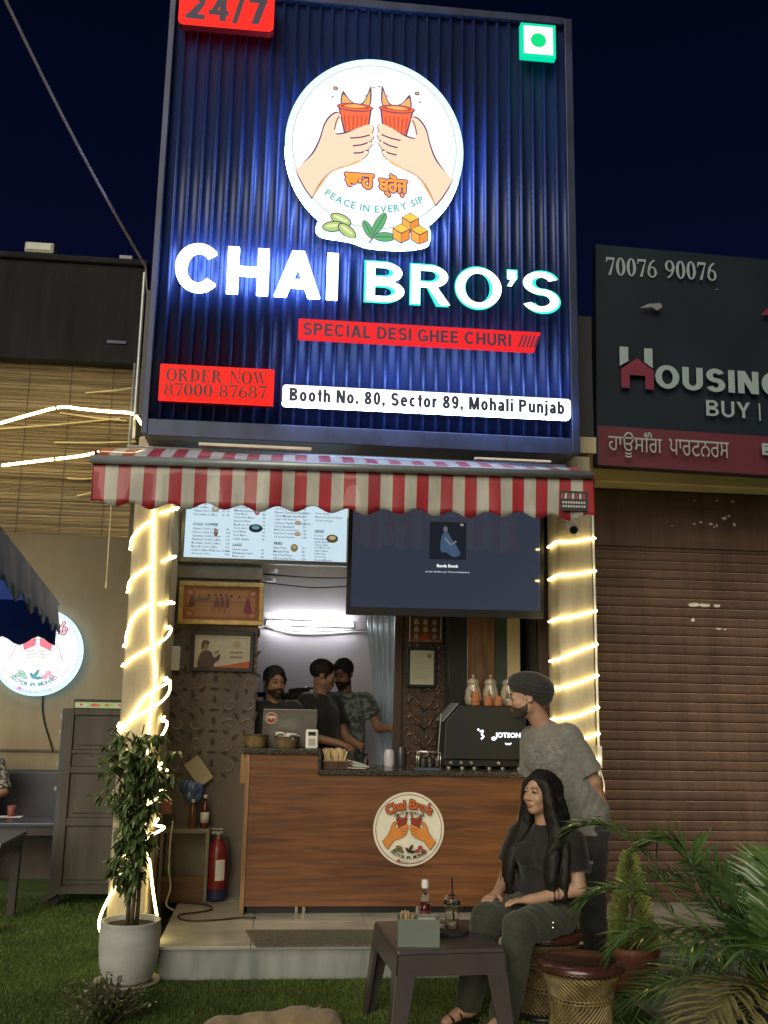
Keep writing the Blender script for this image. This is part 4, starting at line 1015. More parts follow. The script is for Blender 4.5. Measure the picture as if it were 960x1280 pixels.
def herbs(a, y0, g1, g2, gl, j1, j2, line, berries=False):
    for x, y, rx, ry, ro in ((-.36, y0 + .07, .11, .05, -.35), (-.44, y0 - .01, .11, .048, .15), (-.29, y0 - .05, .105, .05, -.6)):
        a.ell(x, y, rx + .012, ry + .012, line, rot=ro); a.ell(x, y, rx, ry, g1, rot=ro); a.ell(x, y + .008, rx * .75, ry * .3, g2, rot=ro)
    for x, y, rx, ry, ro in ((-.06, y0 - .02, .10, .04, 2.1), (.06, y0 + .05, .13, .045, 1.05), (.12, y0 - .09, .11, .045, .05)):
        a.ell(x, y, rx + .008, ry + .008, line, rot=ro); a.ell(x, y, rx, ry, gl, rot=ro); a.stroke([(x - rx * .9 * math.cos(ro), y - rx * .9 * math.sin(ro)), (x + rx * .9 * math.cos(ro), y + rx * .9 * math.sin(ro))], .008, line)
    a.stroke([(.0, y0 - .10), (-.05, y0 - .17)], .014, line)
    for x, y in ((.40, y0 + .075), (.30, y0 - .05), (.50, y0 - .055)):
        if berries: a.ell(x, y, .085, .075, line); a.ell(x, y, .075, .065, j1); a.ell(x - .02, y + .02, .02, .015, j2)
        else:
            s_ = .095
            a.poly([(x - s_, y - .05), (x, y - .105), (x + s_, y - .05), (x + s_, y + .06), (x, y + .115), (x - s_, y + .06)], line)
            k = .086; a.poly([(x - k, y - .045), (x - .003, y - .092), (x - .003, y + .0), (x - k, y + .05)], j1); a.poly([(x + k, y - .045), (x + .003, y - .092), (x + .003, y + .0), (x + k, y + .05)], j2); a.poly([(x - k, y + .06), (x, y + .012), (x + k, y + .06), (x, y + .105)], (min(1, j1[0] * 1.1), min(1, j1[1] * 1.35), j1[2]))

LINE = (.10, .055, .14)
# backplate of the lit logo: circle with a bulge for the herbs
cz, cxl, RL = 5.245, .505, .600
out = []
for k in range(64):
    t = R(-54 + (288) * k / 63); out.append((cxl + RL * math.cos(t), cz + .655 * math.sin(t)))
out += [(cxl + x, cz + y) for x, y in spline([(-.355, -.545), (-.375, -.60), (-.33, -.645), (-.15, -.665), (-.02, -.70), (.20, -.70), (.36, -.665), (.385, -.60), (.37, -.545)], 4)]
ys_ = PY - .02
def lay(pts, y, d, m, name):
    m_ = MB(); n = len(pts); vs = [(x, y, z) for x, z in pts] + [(x, y + d, z) for x, z in pts]; tr = tessellate_polygon([[Vector((x, z, 0)) for x, z in pts]])
    m_.add(vs, [tuple(t) for t in tr] + [tuple(i + n for i in reversed(t)) for t in tr], 0); m_.add(vs, [(i, (i + 1) % n, (i + 1) % n + n, i + n) for i in range(n)], 1)
    return m_.build(name, m, sg, W=1)
lay(out, ys_, .07, [emit('logo_rim_cyan', (.50, .86, 1.0), 1.3), M_HALO], 'logo_lightbox')
a = Art(.0005)
a.ell(0, 0, .965, .965, (1, 1, 1), 72)
inner = [((x - cxl) / RL * .955, (z - cz) / .655 * .962) for x, z in out]
a.items[-1:] = []; a.layer = 0
a.poly(inner, (1.0, 1.0, 1.0))
a.ring(0, .012, .925, .918, .012, (.36, .62, .62), 72)
SK, HL = (.93, .66, .48), (.95, .42, .10)
for q in (1, -1): hand_art(a, q, SK, LINE, (.86, .15, .06), (.52, .05, .03), (.80, .42, .14), HL)
a.outlined('ਚਾਹ', -.325, -.497, -.015, -.347, (1.0, .36, .06), (.12, .03, .16), .020)
a.outlined('ਬ੍ਰੋਜ਼', .05, -.570, .355, -.330, (1.0, .36, .06), (.12, .03, .16), .020)
a.arctext('PEACE IN EVERY SIP', 0, .30, 1.02, .105, 238, 302, (.05, .46, .42), .022, True)
herbs(a, -.93, (.42, .58, .20), (.72, .80, .38), (.10, .42, .16), (.93, .42, .07), (.80, .27, .04), LINE)
a.build('logo_artwork', (cxl, ys_, cz), XR, (0, 0, 1), sg, .84, sx=RL, sy=.655)

def round_badge(name, label, cat, c, r, lit, par=None, body=None, edge=None, depth=.03, pale=False):
    cx, y, z = c
    root = thing(name, label, cat, (cx, y, z)) if par is None else None
    m_ = MB(); n = 64; pts = [(cx + r * math.cos(2 * math.pi * k / n), z + r * math.sin(2 * math.pi * k / n)) for k in range(n)]
    vs = [(x, y, q) for x, q in pts] + [(x, y + depth, q) for x, q in pts]
    m_.add(vs, [tuple(range(n))[::-1], tuple(range(n, 2 * n))], 0); m_.add(vs, [(i, (i + 1) % n, (i + 1) % n + n, i + n) for i in range(n)], 1)
    p_ = root or par
    b_ = m_.build('disc', [body, edge], p_, W=1)
    a = Art(.0005 if lit else .00025)
    bgc = (.96, .99, 1.0) if lit else (.70, .69, .60)
    a.ell(0, 0, .965, .965, bgc, 64)
    a.ring(0, 0, .94, .94, .022, (.30, .62, .70) if lit else (.20, .075, .06), 72)
    ln = (.25, .18, .30) if lit else (.06, .03, .02)
    sk = (.97, .86, .80) if lit else (.62, .24, .05); cup = (.95, .20, .26) if lit else (.30, .045, .035)
    for q in (1, -1): hand_art(a, q, sk, ln, cup, tuple(.6 * v for v in cup), (.75, .5, .35) if lit else (.35, .12, .08), (.96, .75, .62) if lit else (.50, .15, .03))
    a.items = [([(x * .86, y * .78 - .06) for x, y in p], f, col, ly) if ly >= 2 else (p, f, col, ly) for p, f, col, ly in a.items]
    lc = (.20, .05, .10) if lit else (.07, .02, .01); fc = (.75, .45, .50) if lit else (.55, .12, .03)
    [a.arctext("Chai Bro's", .028 * math.cos(.785 * k), -.52 + .028 * math.sin(.785 * k), 1.20, .35, 123, 57, lc) for k in range(8)]; [a.arctext("Chai Bro's", .010 * math.cos(1.57 * k), -.52 + .010 * math.sin(1.57 * k), 1.20, .35, 123, 57, fc) for k in range(4)]
    a.arctext('PEACE IN EVERY SIP', 0, -.50, .95, .10, 116, 64, (.1, .35, .4) if lit else (.03, .02, .02), .02)
    n0 = len(a.items)
    herbs(a, -.52, (.25, .55, .40) if lit else (.10, .12, .03), (.5, .75, .55) if lit else (.2, .2, .06), (.05, .36, .40) if lit else (.02, .03, .02), (.85, .35, .45) if lit else (.32, .05, .03), (.95, .6, .7) if lit else (.5, .1, .06), ln, True)
    a.items[n0:] = [([(x * .78, (y + .52) * .72 - .53) for x, y in p], f, col, ly) for p, f, col, ly in a.items[n0:]]
    a.arctext('SECTOR 89, MOHALI', 0, 0, .745, .125, 228, 312, (.05, .28, .33) if lit else (.02, .015, .012), .03, True)
    a.arctext('chaibrosindia', .03, 0, .885, .085, 250, 294, (.05, .35, .45) if lit else (.03, .02, .02), .02, True)
    a.rrect(-.34, -.875, -.25, -.79, .02, (.55, .3, .75) if lit else (.35, .06, .05))
    a.build('artwork', (cx, y, z), XR, ZU, p_ if par is None else b_, .95 if lit else 0, .35, sx=r, sy=r, lift=.0012)
    return root or b_

# ================================================================== STRIPED AWNING
aw = thing('striped_awning', 'red and white striped awning with scalloped valance below the blue signboard', 'awning', (.37, -.5, 2.9))
AX0, AX1 = -1.10, 1.845; NS = 41; wst = (AX1 - AX0) / NS
def bar_z(x): return 2.925 + (x - AX0) / (AX1 - AX0) * .035
mb = MB(); per = 6
prev = None
def scal(x): return 2.672 + .012 * (x - AX0) + .017 * math.sin((x - AX0) / .205 * 2 * math.pi + .6) + .007 * math.sin((x) / .61 * 2 * math.pi)
cols = []
for i in range(NS * per + 1):
    x = AX0 + (AX1 - AX0) * i / (NS * per); zb = bar_z(x); zs = scal(x); wv = .012 * math.sin(x * 9.0) + .006 * math.sin(x * 23 + 1)
    c_ = [(x, -.34, 3.125), (x, -.46, 3.10 + .006 * math.sin(x * 7)), (x, -.60, 3.05), (x, -.72, 2.998), (x, -.795, zb + .035), (x, -.835, zb), (x, -.83 + wv * .25, zb - .07), (x, -.825 + wv * .6, zb - .15), (x, -.82 + wv, zb - .22), (x, -.818 + wv, zs)]
    cols.append(c_)
nr = len(cols[0])
vs = [p for c_ in cols for p in c_]
for i in range(NS * per):
    mi = 0 if (i // per) % 2 == 0 else 1
    mb.add([vs[i * nr + j] for j in range(nr)] + [vs[(i + 1) * nr + j] for j in range(nr)], [(j, j + 1, nr + j + 1, nr + j) for j in range(nr - 1)], mi)
cl = mb.build('canopy_fabric', [M_FABR, M_FABW], aw, W=1, smooth=True, weld=True); md = cl.modifiers.new('t', 'SOLIDIFY'); md.thickness = .002
mb = MB()
for sx_ in (AX0,):
    # folded side flap of the valance
    f_ = [(AX0 - .002, -.835, 2.925), (AX0 - .004, -.80, 3.0), (AX0 - .004, -.70, 3.0), (AX0 - .003, -.70, 2.74), (AX0 - .002, -.815, 2.675)]
    mb.prism(f_, (.003, 0, 0), 0)
mb.build('side_flap', M_FABR, aw, W=1)
mb = MB(); mb.tube([(AX0 - .01, -.852, bar_z(AX0)), (AX1 - .02, -.852, bar_z(AX1))], .026, 14); mb.build('front_bar', M_CHROME, aw, W=1, smooth=True)
for x in (AX0 + .25, AX1 - .25):
    mb = MB(); mb.tube([(x, -.83, bar_z(x)), (x + (.25 if x > 0 else -.0), -.45, 2.99), (x, -.02, 3.06)], .014, 8); mb.build('folding_arm', M_CHROME, aw, W=1, smooth=True)
mb = MB(); mb.tube([(AX0 + .1, -.325, 3.12), (AX1 - .03, -.325, 3.12)], .03, 12); mb.build('roller_tube', M_CHROME, aw, W=1, smooth=True)
for bx_ in ((-.55, .15, -.43, -.38, 3.145, 3.163), (1.2, 1.7, -.41, -.37, 3.142, 3.154)):
    mb = MB(); mb.box(*bx_); mb.build('cover_strip', mat('pvc_strip', (.55, .50, .40), .4), aw, W=1)
# shop-front shaped sticker near the right end
tagc = at(716, 627, Y=-.823)
a = Art(.0003)
a.rrect(-.085, -.06, .085, .06, .006, (.03, .03, .035))
for k in range(7): a.poly([(-.075 + k * .0215, .045), (-.062 + k * .0215, .045), (-.066 + k * .0225, .012), (-.082 + k * .0225, .012)], (.42, .42, .42) if k % 2 else (.30, .05, .06))
a.text('STREET', -.07, -.018, .07, .004, (.55, .55, .55), .03); a.text('SHOP SHADE', -.075, -.045, .075, -.028, (.5, .5, .5), .02)
a.items[-2:] = []
for yy in (-.012, -.036):
    for k in range(9): a.poly([(-.072 + k * .016, yy - .006), (-.062 + k * .016, yy - .006), (-.06 + k * .016, yy + .008), (-.072 + k * .016, yy + .006)], (.45, .45, .46))
a.build('shop_sticker', tagc + Vector((0, -.022, 0)), XR, (.0, .0, 1), aw)

# ================================================================== LIGHT ROPES
def rope(name, label, paths, r=.0075, m=None, group=None):
    root = None; mb = MB()
    for pts in paths:
        P = spline([tuple(p) for p in pts], 6); mb.tube(P, r, 8)
    o = mb.build(name, m or M_ROPE, None, smooth=True); tag(o, label, 'rope light', group)
    if group:
        for u in (.27, .62):
            q = spline([tuple(p) for p in paths[0]], 6); i = int(u * (len(q) - 1)); mb = MB(); a_, b_ = Vector(q[i]), Vector(q[i + 1]); mb.tube([a_, a_ + (b_ - a_).normalized() * .012], r * 1.5, 8); mb.build('clip', M_BLACK, o)
    return o
YF = -.012
def pz(lst, Y=YF): return [at(x, y, Y=Y) for x, y in lst]
def helix_left():
    P = []
    P.append(pz([(193, 596), (192, 642), (191, 690), (190, 757), (191, 807), (194, 845), (190, 879), (186, 910), (185, 950), (182, 1010), (184, 1052), (188, 1086), (192, 1119), (197, 1150)]) + [at(199, 1162, Y=-.10), at(199, 1168, Y=-.22)])
    def wrap(front, back_z=.05):
        f = pz(front); a, b = f[0], f[-1]
        zz = a.z; 
        left = [Vector((-.995, .05, a.z - .005)), Vector((-.997, .20, a.z + .02)), Vector((-.93, .29, a.z + .05))] if abs(a.x + .98) < .06 else []
        right = [Vector((-.730, .06, b.z + .01)), Vector((-.728, .20, b.z + .03))] if abs(b.x + .745) < .07 else []
        return [v for v in reversed(left)] + f + right
    for fr in ([(163, 684), (165, 673), (175, 661), (192, 649)], [(160, 738), (162, 727), (173, 717), (188, 708)], [(157, 806), (159, 790), (169, 769), (186, 756)], [(156, 831), (168, 821), (190, 809), (208, 797), (214, 786)], [(152, 907), (174, 894), (198, 880), (211, 866), (212, 852)], [(152, 915), (160, 903), (169, 888), (185, 868), (212, 852)]):
        P.append(wrap(fr))
    for fr in ([(200, 642), (222, 635)], [(202, 702), (219, 696)], [(198, 755), (217, 754)], [(192, 928), (204, 917), (209, 903)], [(197, 961), (209, 963)], [(180, 1007), (194, 1000), (208, 990)], [(160, 1059), (180, 1048), (205, 1035)]):
        f = pz(fr); b = f[-1]; P.append(f + [Vector((-.730, .06, b.z + .01)), Vector((-.728, .2, b.z + .03))])
    P.append(pz([(162, 1058), (152, 1085), (144, 1108), (133, 1128)]) + [at(125, 1147, Y=-.10), at(124, 1160, Y=-.2), at(128, 1168, Y=-.28)])
    return P
rope('rope_light', 'glowing warm light rope wound around the left pillar behind the potted plant', helix_left(), .0076)
PR = []
for fr in ([(690, 677), (716, 677), (745, 673)], [(690, 719), (718, 718), (748, 714)], [(691, 773), (720, 770), (748, 764)], [(691, 824), (718, 816), (750, 806)], [(691, 860), (720, 855), (750, 845)], [(692, 899), (722, 895), (751, 885)], [(696, 928), (723, 925), (752, 918)], [(700, 962), (728, 957), (753, 949)], [(706, 1000), (735, 997), (755, 986)], [(708, 1070), (735, 1069), (758, 1065)], [(710, 1111), (735, 1110), (758, 1108)]):
    f = pz(fr); f[0].x = 1.845; f[-1].x = 2.105
    PR.append([Vector((1.842, .20, f[0].z - .005)), Vector((1.842, .07, f[0].z - .002))] + f + [Vector((2.108, .07, f[-1].z + .005)), Vector((2.108, .20, f[-1].z + .012))])
rope('rope_light', 'glowing warm light rope wound in level rings around the right pillar by the shutter', PR, .0078)
rope('rope_light', 'glowing light rope bent across the upper bamboo blinds down to the awning', [[at(x, y, Y=.02) for x, y in ((-60, 545), (0, 529), (35, 519), (75, 509), (100, 511), (130, 514), (160, 516), (170, 520), (177, 530), (188, 541), (196, 552), (199, 566))]], .0095, group='rope lights across the bamboo blind')
rope('rope_light', 'glowing straight light rope crossing the bamboo blinds and ending behind the awning corner', [[at(x, y, Y=.02) for x, y in ((-60, 590), (0, 582), (50, 576), (100, 570), (124, 565))]], .0095, group='rope lights across the bamboo blind')
mb = MB(); mb.tube(spline([(2.112, .03, 2.98), (2.114, .03, 2.5), (2.116, .03, 1.9), (2.118, .03, 1.35), (2.12, .03, .9), (2.12, .03, .4)], 5), .009, 8)
mb.box(2.105, 2.13, .0, .04, 1.20, 1.34)
mb.tube(spline([(2.118, .02, 1.2), (2.14, .0, 1.10), (2.13, -.01, 1.02), (2.10, -.012, 1.0)], 5), .005, 6)
mb.build('power_conduit', M_WHITE, bld, W=1)
# spot camera on the right pillar
cc = thing('security_camera', 'small white security camera under the awning at the top of the right pillar', 'camera', (1.96, -.01, 2.80))
p0 = at(716, 660, Y=-.10)
mb = MB(); mb.tube([(1.97, -.002, 2.83), (1.96, -.05, 2.82), (p0.x, p0.y, p0.z + .02)], .018, 8); mb.build('bracket', M_WHITE, cc, smooth=True, W=1)
mb = MB(); d = Vector((-.15, -.9, -.38)).normalized(); mb.tube([p0 - d * .07, p0 + d * .05, p0 + d * .055], .038, 14, rs=[.038, .038, .034]); mb.build('camera_body', M_WHITE, cc, smooth='auto', W=1)
mb = MB(); mb.tube([p0 + d * .0555, p0 + d * .060], .026, 14); mb.build('lens', M_BLACK, cc, W=1)
# ================================================================== INSIDE THE BOOTH
# ---- lit menu board
mn = thing('menu_board', 'lit white menu board with small columns of prices under the awning', 'menu board', (-.13, .5, 2.56))
MX0, MX1, MZ0, MZ1, MY = -.69, .445, 2.565, 2.98, .45
mb = MB(); mb.box(MX0, MX1, MY, MY + .06, MZ0, MZ1); mb.build('lit_panel', emit('menu_face', (.64, .83, .94), .68), mn, W=1)
mb = MB(); mb.box(MX0 - .025, MX1 + .01, MY - .012, MY + .07, MZ0 - .028, MZ0 - .001); mb.box(MX0 - .028, MX0 - .001, MY - .012, MY + .07, MZ0 - .0005, MZ1 + .02); mb.box(MX0 - .025, MX1 + .01, MY - .012, MY + .07, MZ1 + .001, MZ1 + .02)
mb.build('menu_frame', M_CHROME, mn, W=1, bevel=.003)
a = Art(.0003); TK = (.03, .05, .08)
def mcol(x, z, head, items, wid, price, sz=.0165, gap=.0255):
    if head: a.text(head, x, z, x + .3, z + .021, TK, .03, 'left', res=1); z -= .029
    for it, pr in items:
        a.text(it, x, z, x + wid, z + sz, TK, .008, 'left', res=1)
        if pr: a.text(pr, x + price, z + .001, x + price + .05, z + sz, TK, .01, 'left', res=1)
        z -= gap
    return z
W_, H_m = MX1 - MX0, MZ1 - MZ0
mcol(.05, .375, '', [('Black Tea', '30   50'), ('Hot Coffee', '40   60'), ('Classic Hot Coffee', '50   70'), ('Chocolate Coffee', '60   80')], .3, .20)
mcol(.05, .225, 'COLD COFFEE', [('Classic Cold Coffee', '80'), ('Choco Cold Coffee', '100'), ('Caramel Cold Coffee', '110'), ('Hazelnut Cold Coffee', '110'), ('Brownie Cold Coffee', '120'), ('Biscoff Cold Coffee', '130'), ('Cold Coffee With Ice Cream', '120'), ('CB Special Coffee', '130')], .3, .235)
mcol(.335, .385, '', [('MOJITO', ''), ('Lemonade', '60'), ('Masala Lemonade', '70'), ('Virgin Mojito', '80'), ('Watermelon Mojito', '90'), ('Blueberry Mojito', '90'), ('Black Ice Tea', '90'), ('Green Apple', '90'), ('Litchi Mojito', '90'), ('Peach Mojito', '90'), ('Chilli Guava', '90')], .3, .20)
mcol(.335, .085, 'LASSI', [('Sweet Lassi', '60'), ('Namkeen Lassi', '60'), ('Mango Lassi', '80')], .3, .20)
mcol(.62, .385, 'SANDWICH', [('Veg Club Masala', '80'), ('Paneer Tandoori Sandwich', '110'), ('Corn Masala Sandwich', '100'), ('Veggie Club Sandwich', '120'), ('Cheese Tandoori Sandwich', '120'), ('Corn Sandwich', '90'), ('Makhni Special Sandwich', '130'), ('Fatty Paneer Sandwich', '130'), ('CB Special Sandwich', '140')], .3, .20)
mcol(.62, .105, 'FRIES', [('Plain Fries', '70'), ('Masala Fries', '80'), ('Peri Peri Fries', '90'), ('CB Loaded Fries', '120')], .3, .20)
mcol(.905, .33, '', [('Cheese Burger', ''), ('Masala Spicy Paneer Burger', ''), ('CB Special Burger', '')], .22, .2)
mcol(.905, .200, 'SIDES', [('Bread Jam', ''), ('Bread Bun', ''), ('Garlic Bread', ''), ('Cheese Bun', ''), ('Corn Masala Cups', ''), ('Veggie Nuggets', ''), ('Veggie Finger', ''), ('Cheese Finger', ''), ('Cheese Momos', '')], .22, .2, .0145, .0215)
for x, z, rx, ry, c1, c2 in ((.205, .345, .028, .022, (.45, .42, .36), (.75, .72, .66)), (.215, .175, .014, .026, (.20, .10, .05), (.5, .3, .2)), (.495, .335, .02, .026, (.55, .12, .2), (.85, .5, .55)), (.49, .215, .048, .03, (.02, .03, .05), (.2, .4, .5)), (.785, .265, .022, .016, (.50, .35, .2), (.7, .5, .3)), (.785, .185, .022, .016, (.5, .35, .2), (.7, .5, .3)), (.765, .085, .026, .028, (.28, .20, .08), (.55, .45, .2)), (1.03, .16, .042, .030, (.12, .08, .04), (.7, .55, .25))):
    a.ell(x, z, rx, ry, c1, 18); a.ell(x, z + ry * .2, rx * .6, ry * .5, c2, 14)
a.build('menu_print', (MX0, MY, MZ0), XR, ZU, mn, .5, lift=.0008)

# ---- television
tv = thing('television', 'large black television under the awning with a dark blue screen', 'television', (1.18, .42, 2.2))
tn = Vector((0, 0, 1)); A0 = Vector((.445, .34, 2.185)); A1 = Vector((1.835, .30, 2.19)); 
tr_ = (A1 - A0).normalized(); tu = Vector((.0, -.06, 1)).normalized(); tnm = tr_.cross(tu)   # faces the street
TW, TH = (A1 - A0).length, .80
def tvbox(x0, x1, z0, z1, d0, d1, mb):
    b = lambda x, z, d: A0 + tr_ * x + tu * z - tnm * d
    mb.hexa([b(x0, z0, d0), b(x1, z0, d0), b(x1, z0, d1), b(x0, z0, d1)], [b(x0, z1, d0), b(x1, z1, d0), b(x1, z1, d1), b(x0, z1, d1)])
mb = MB(); tvbox(0, TW, 0, TH, .012, .05, mb); tvbox(.15, TW - .15, .1, TH - .15, .0505, .09, mb); mb.build('tv_case', M_BLACK, tv, W=1, bevel=.004)
mb = MB(); tvbox(0, TW, 0, .055, 0, .0118, mb); tvbox(0, .03, .0553, TH, 0, .0118, mb); tvbox(TW - .03, TW, .0553, TH, 0, .0118, mb); tvbox(.0303, TW - .0303, TH - .028, TH, 0, .0118, mb); mb.build('bezel', M_BLACK, tv, W=1, bevel=.003)
scm = emit('tv_screen', (.062, .076, .115), .38)
bb = scm.node_tree.nodes['Principled BSDF']; bb.inputs['Base Color'].default_value = (.01, .012, .02, 1); bb.inputs['Roughness'].default_value = .06; bb.inputs['Specular IOR Level'].default_value = 1.0; bb.inputs['Coat Weight'].default_value = .6; bb.inputs['Coat Roughness'].default_value = .03
mb = MB(); tvbox(.03, TW - .03, .055, TH - .028, .006, .0116, mb); mb.build('screen', scm, tv, W=1)
a = Art(.0003); ccx = TW * .505
a.poly([(ccx - .13, .40), (ccx + .13, .40), (ccx + .13, .665), (ccx - .13, .665)], (.012, .015, .022))
a.smooth([(ccx - .05, .46), (ccx - .045, .56), (ccx - .01, .60), (ccx + .03, .54), (ccx + .06, .50), (ccx + .09, .44), (ccx + .04, .42), (ccx - .01, .45)], (.05, .09, .16)); a.ell(ccx - .018, .615, .016, .02, (.13, .12, .13)); a.stroke([(ccx - .02, .55), (ccx + .02, .505), (ccx + .06, .53)], .014, (.18, .18, .2))
a.text('7G', ccx + .085, .64, ccx + .115, .655, (.6, .6, .6), .02, 'left')
a.text('Banda Bomb', ccx - .075, .345, ccx + .075, .366, (.9, .92, .95), .04)
a.text('Jordan Sandhu, Jay Trak and Explosive', ccx - .155, .305, ccx + .155, .319, (.6, .65, .72), .015)
a.build('screen_display', A0 + tnm * -.006, tr_, tu, tv, .75, lift=.0006)
mb = MB(); mb.box(.5, 1.3, .41, .50, 2.5, 2.62); mb.box(.85, .95, .50, 1.30, 2.53, 2.59); mb.box(.85, .95, 1.2995, 1.31, 2.45, 2.97); mb.build('wall_bracket', M_BLACK, tv, W=1)

# ---- framed things on the partitions
def frame(name, label, cat, x0, x1, z0, z1, y, fm, bg, fw=.03, d=.03, draw=None, lit=0, rough=.25):
    t = thing(name, label, cat, ((x0 + x1) / 2, y, z0))
    m_ = MB(); m_.box(x0, x1, y - d, y, z0, z0 + fw); m_.box(x0, x1, y - d, y, z1 - fw, z1); m_.box(x0, x0 + fw, y - d, y, z0 + fw + .0005, z1 - fw - .0005); m_.box(x1 - fw, x1, y - d, y, z0 + fw + .0005, z1 - fw - .0005)
    m_.build('frame', fm, t, W=1, bevel=.004)
    m_ = MB(); m_.box(x0 + fw * .8, x1 - fw * .8, y - d * .45, y - .002, z0 + fw * .8, z1 - fw * .8); m_.build('backing', mat(name + '_paper', bg, rough, vary=.12, scale=12), t, W=1)
    if draw:
        a = Art(.00025); draw(a, x1 - x0 - 2 * fw, z1 - z0 - 2 * fw); a.build('print', (x0 + fw, y - d * .45, z0 + fw), XR, ZU, t, lit, rough)
    return t
def d_gold(a, w_, h_):
    a.poly([(.0, .0), (w_, 0), (w_, h_), (0, h_)], (.33, .10, .035)); a.poly([(.03, .025), (w_ - .03, .025), (w_ - .03, h_ - .025), (.03, h_ - .025)], (.44, .20, .075))
    for x, y in ((.05, h_ - .05), (w_ - .05, h_ - .05), (.05, .045), (w_ - .05, .04)): a.ell(x, y, .035, .03, (.36, .10, .05)); a.ell(x, y, .02, .016, (.5, .24, .12))
    for k, x in enumerate((.12, .19, .24, .28, .32, .36, .42)): a.ell(x, h_ - .065 - .012 * ((k - 3) / 3) ** 2, .009, .007 + .004 * (k % 2), (.07, .03, .03), 10)
    a.poly([(.05, .15), (.2, .15), (.2, .168), (.05, .168)], (.20, .14, .12)); a.poly([(.05, .135), (w_ - .05, .135), (w_ - .05, .141), (.05, .141)], (.22, .13, .10))
    for x in (.055, .07, .25, .29, .33): a.smooth([(x - .016, .10), (x - .01, .15), (x, .185), (x + .012, .15), (x + .016, .10)], (.20, .055, .05))
    a.smooth([(w_ - .11, .06), (w_ - .10, .14), (w_ - .085, .185), (w_ - .07, .14), (w_ - .055, .06)], (.27, .03, .06))
    for x in (.22, .27, .31): a.poly([(x, .05), (x + .012, .05), (x + .012, .13), (x, .13)], (.34, .12, .05))
frame('golden_picture', 'gold framed picture with a red and orange scene above the certificate', 'picture', -.775, -.135, 2.15, 2.475, 1.135, M_GOLD, (.4, .18, .07), .035, .03, d_gold)
def d_cert(a, w_, h_):
    a.poly([(0, 0), (w_, 0), (w_, h_), (0, h_)], (.60, .56, .44)); a.ring(w_ / 2, h_ / 2, .001, .001, .0005, (.5, .4, .2), 8)
    a.stroke([(.02, .03), (.02, h_ - .02), (w_ - .02, h_ - .02), (w_ - .02, .03)], .003, (.45, .36, .18))
    a.smooth([(.035, .0), (.03, .06), (.05, .115), (.085, .13), (.125, .115), (.15, .075), (.19, .105), (.185, .06), (.15, .03), (.14, .0)], (.075, .035, .04)); a.ell(.08, .165, .022, .03, (.30, .17, .12)); a.smooth([(.05, .13), (.052, .19), (.08, .205), (.108, .19), (.1, .17), (.075, .18), (.066, .15)], (.05, .025, .02)); a.ell(.165, .115, .022, .01, (.30, .17, .12), rot=.6)
    a.ell(w_ - .10, h_ - .07, .028, .028, (.42, .33, .15)); a.ell(w_ - .10, h_ - .07, .02, .02, (.60, .55, .42)); a.ell(w_ - .10, h_ - .07, .012, .012, (.4, .3, .12))
    a.text('Certificate', w_ - .15, .105, w_ - .05, .118, (.15, .08, .05), .03); a.text('of Excellence', w_ - .15, .07, w_ - .05, .082, (.15, .08, .05), .03)
    a.items[-2:] = []
    for y in (.11, .075):
        for k in range(7): a.poly([(w_ - .15 + k * .0145, y), (w_ - .139 + k * .0145, y), (w_ - .138 + k * .0145, y + .011), (w_ - .15 + k * .0145, y + .013)], (.22, .14, .09))
    a.smooth([(.12, 0), (w_ * .6, .02), (w_, .05), (w_ - .001, 0)], (.50, .12, .04))
frame('award_certificate', 'black framed cream certificate showing a person in dark clothes on the carved partition', 'certificate', -.665, -.195, 1.80, 2.10, 1.15, mat('dark_frame', (.03, .026, .03), .4), (.6, .56, .44), .028, .025, d_cert)
def d_relig(a, w_, h_):
    a.poly([(0, 0), (w_, 0), (w_, h_), (0, h_)], (.12, .055, .03))
    for x in (.04, .115, .19):
        for y in (.03, .09, .15): a.smooth([(x - .018, y - .02), (x - .012, y + .012), (x, y + .024), (x + .012, y + .012), (x + .018, y - .02)], (.36, .30, .18) if y > .05 else (.30, .24, .14))
    a.rrect(.075, .0, .155, .045, .006, (.36, .045, .02))
frame('devotional_picture', 'small brown and gold devotional picture high on the dark carved partition', 'picture', 1.055, 1.335, 2.085, 2.33, 1.6195, M_COLW, (.12, .06, .03), .02, .02, d_relig)
def d_doc(a, w_, h_):
    a.poly([(0, 0), (w_, 0), (w_, h_), (0, h_)], (.50, .50, .36))
    for k in range(11): a.poly([(.02, h_ - .03 - k * .02), (w_ - .02 - .03 * (k % 3), h_ - .03 - k * .02), (w_ - .02 - .03 * (k % 3), h_ - .026 - k * .02), (.02, h_ - .026 - k * .02)], (.34, .35, .24))
    a.ell(w_ - .035, h_ - .045, .018, .02, (.22, .24, .13))
frame('framed_licence', 'black framed pale green document on the dark carved partition under the devotional picture', 'document', 1.04, 1.285, 1.72, 2.045, 1.6195, M_BLACK, (.5, .5, .36), .024, .02, d_doc, rough=.12)
mb = MB(); mb.box(-.83, -.74, 1.09, 1.13, 1.80, 1.98); tag(mb.build('switch_box', M_WHITE, bevel=.008), 'white electrical box on the carved partition beside the left pillar', 'switch box')

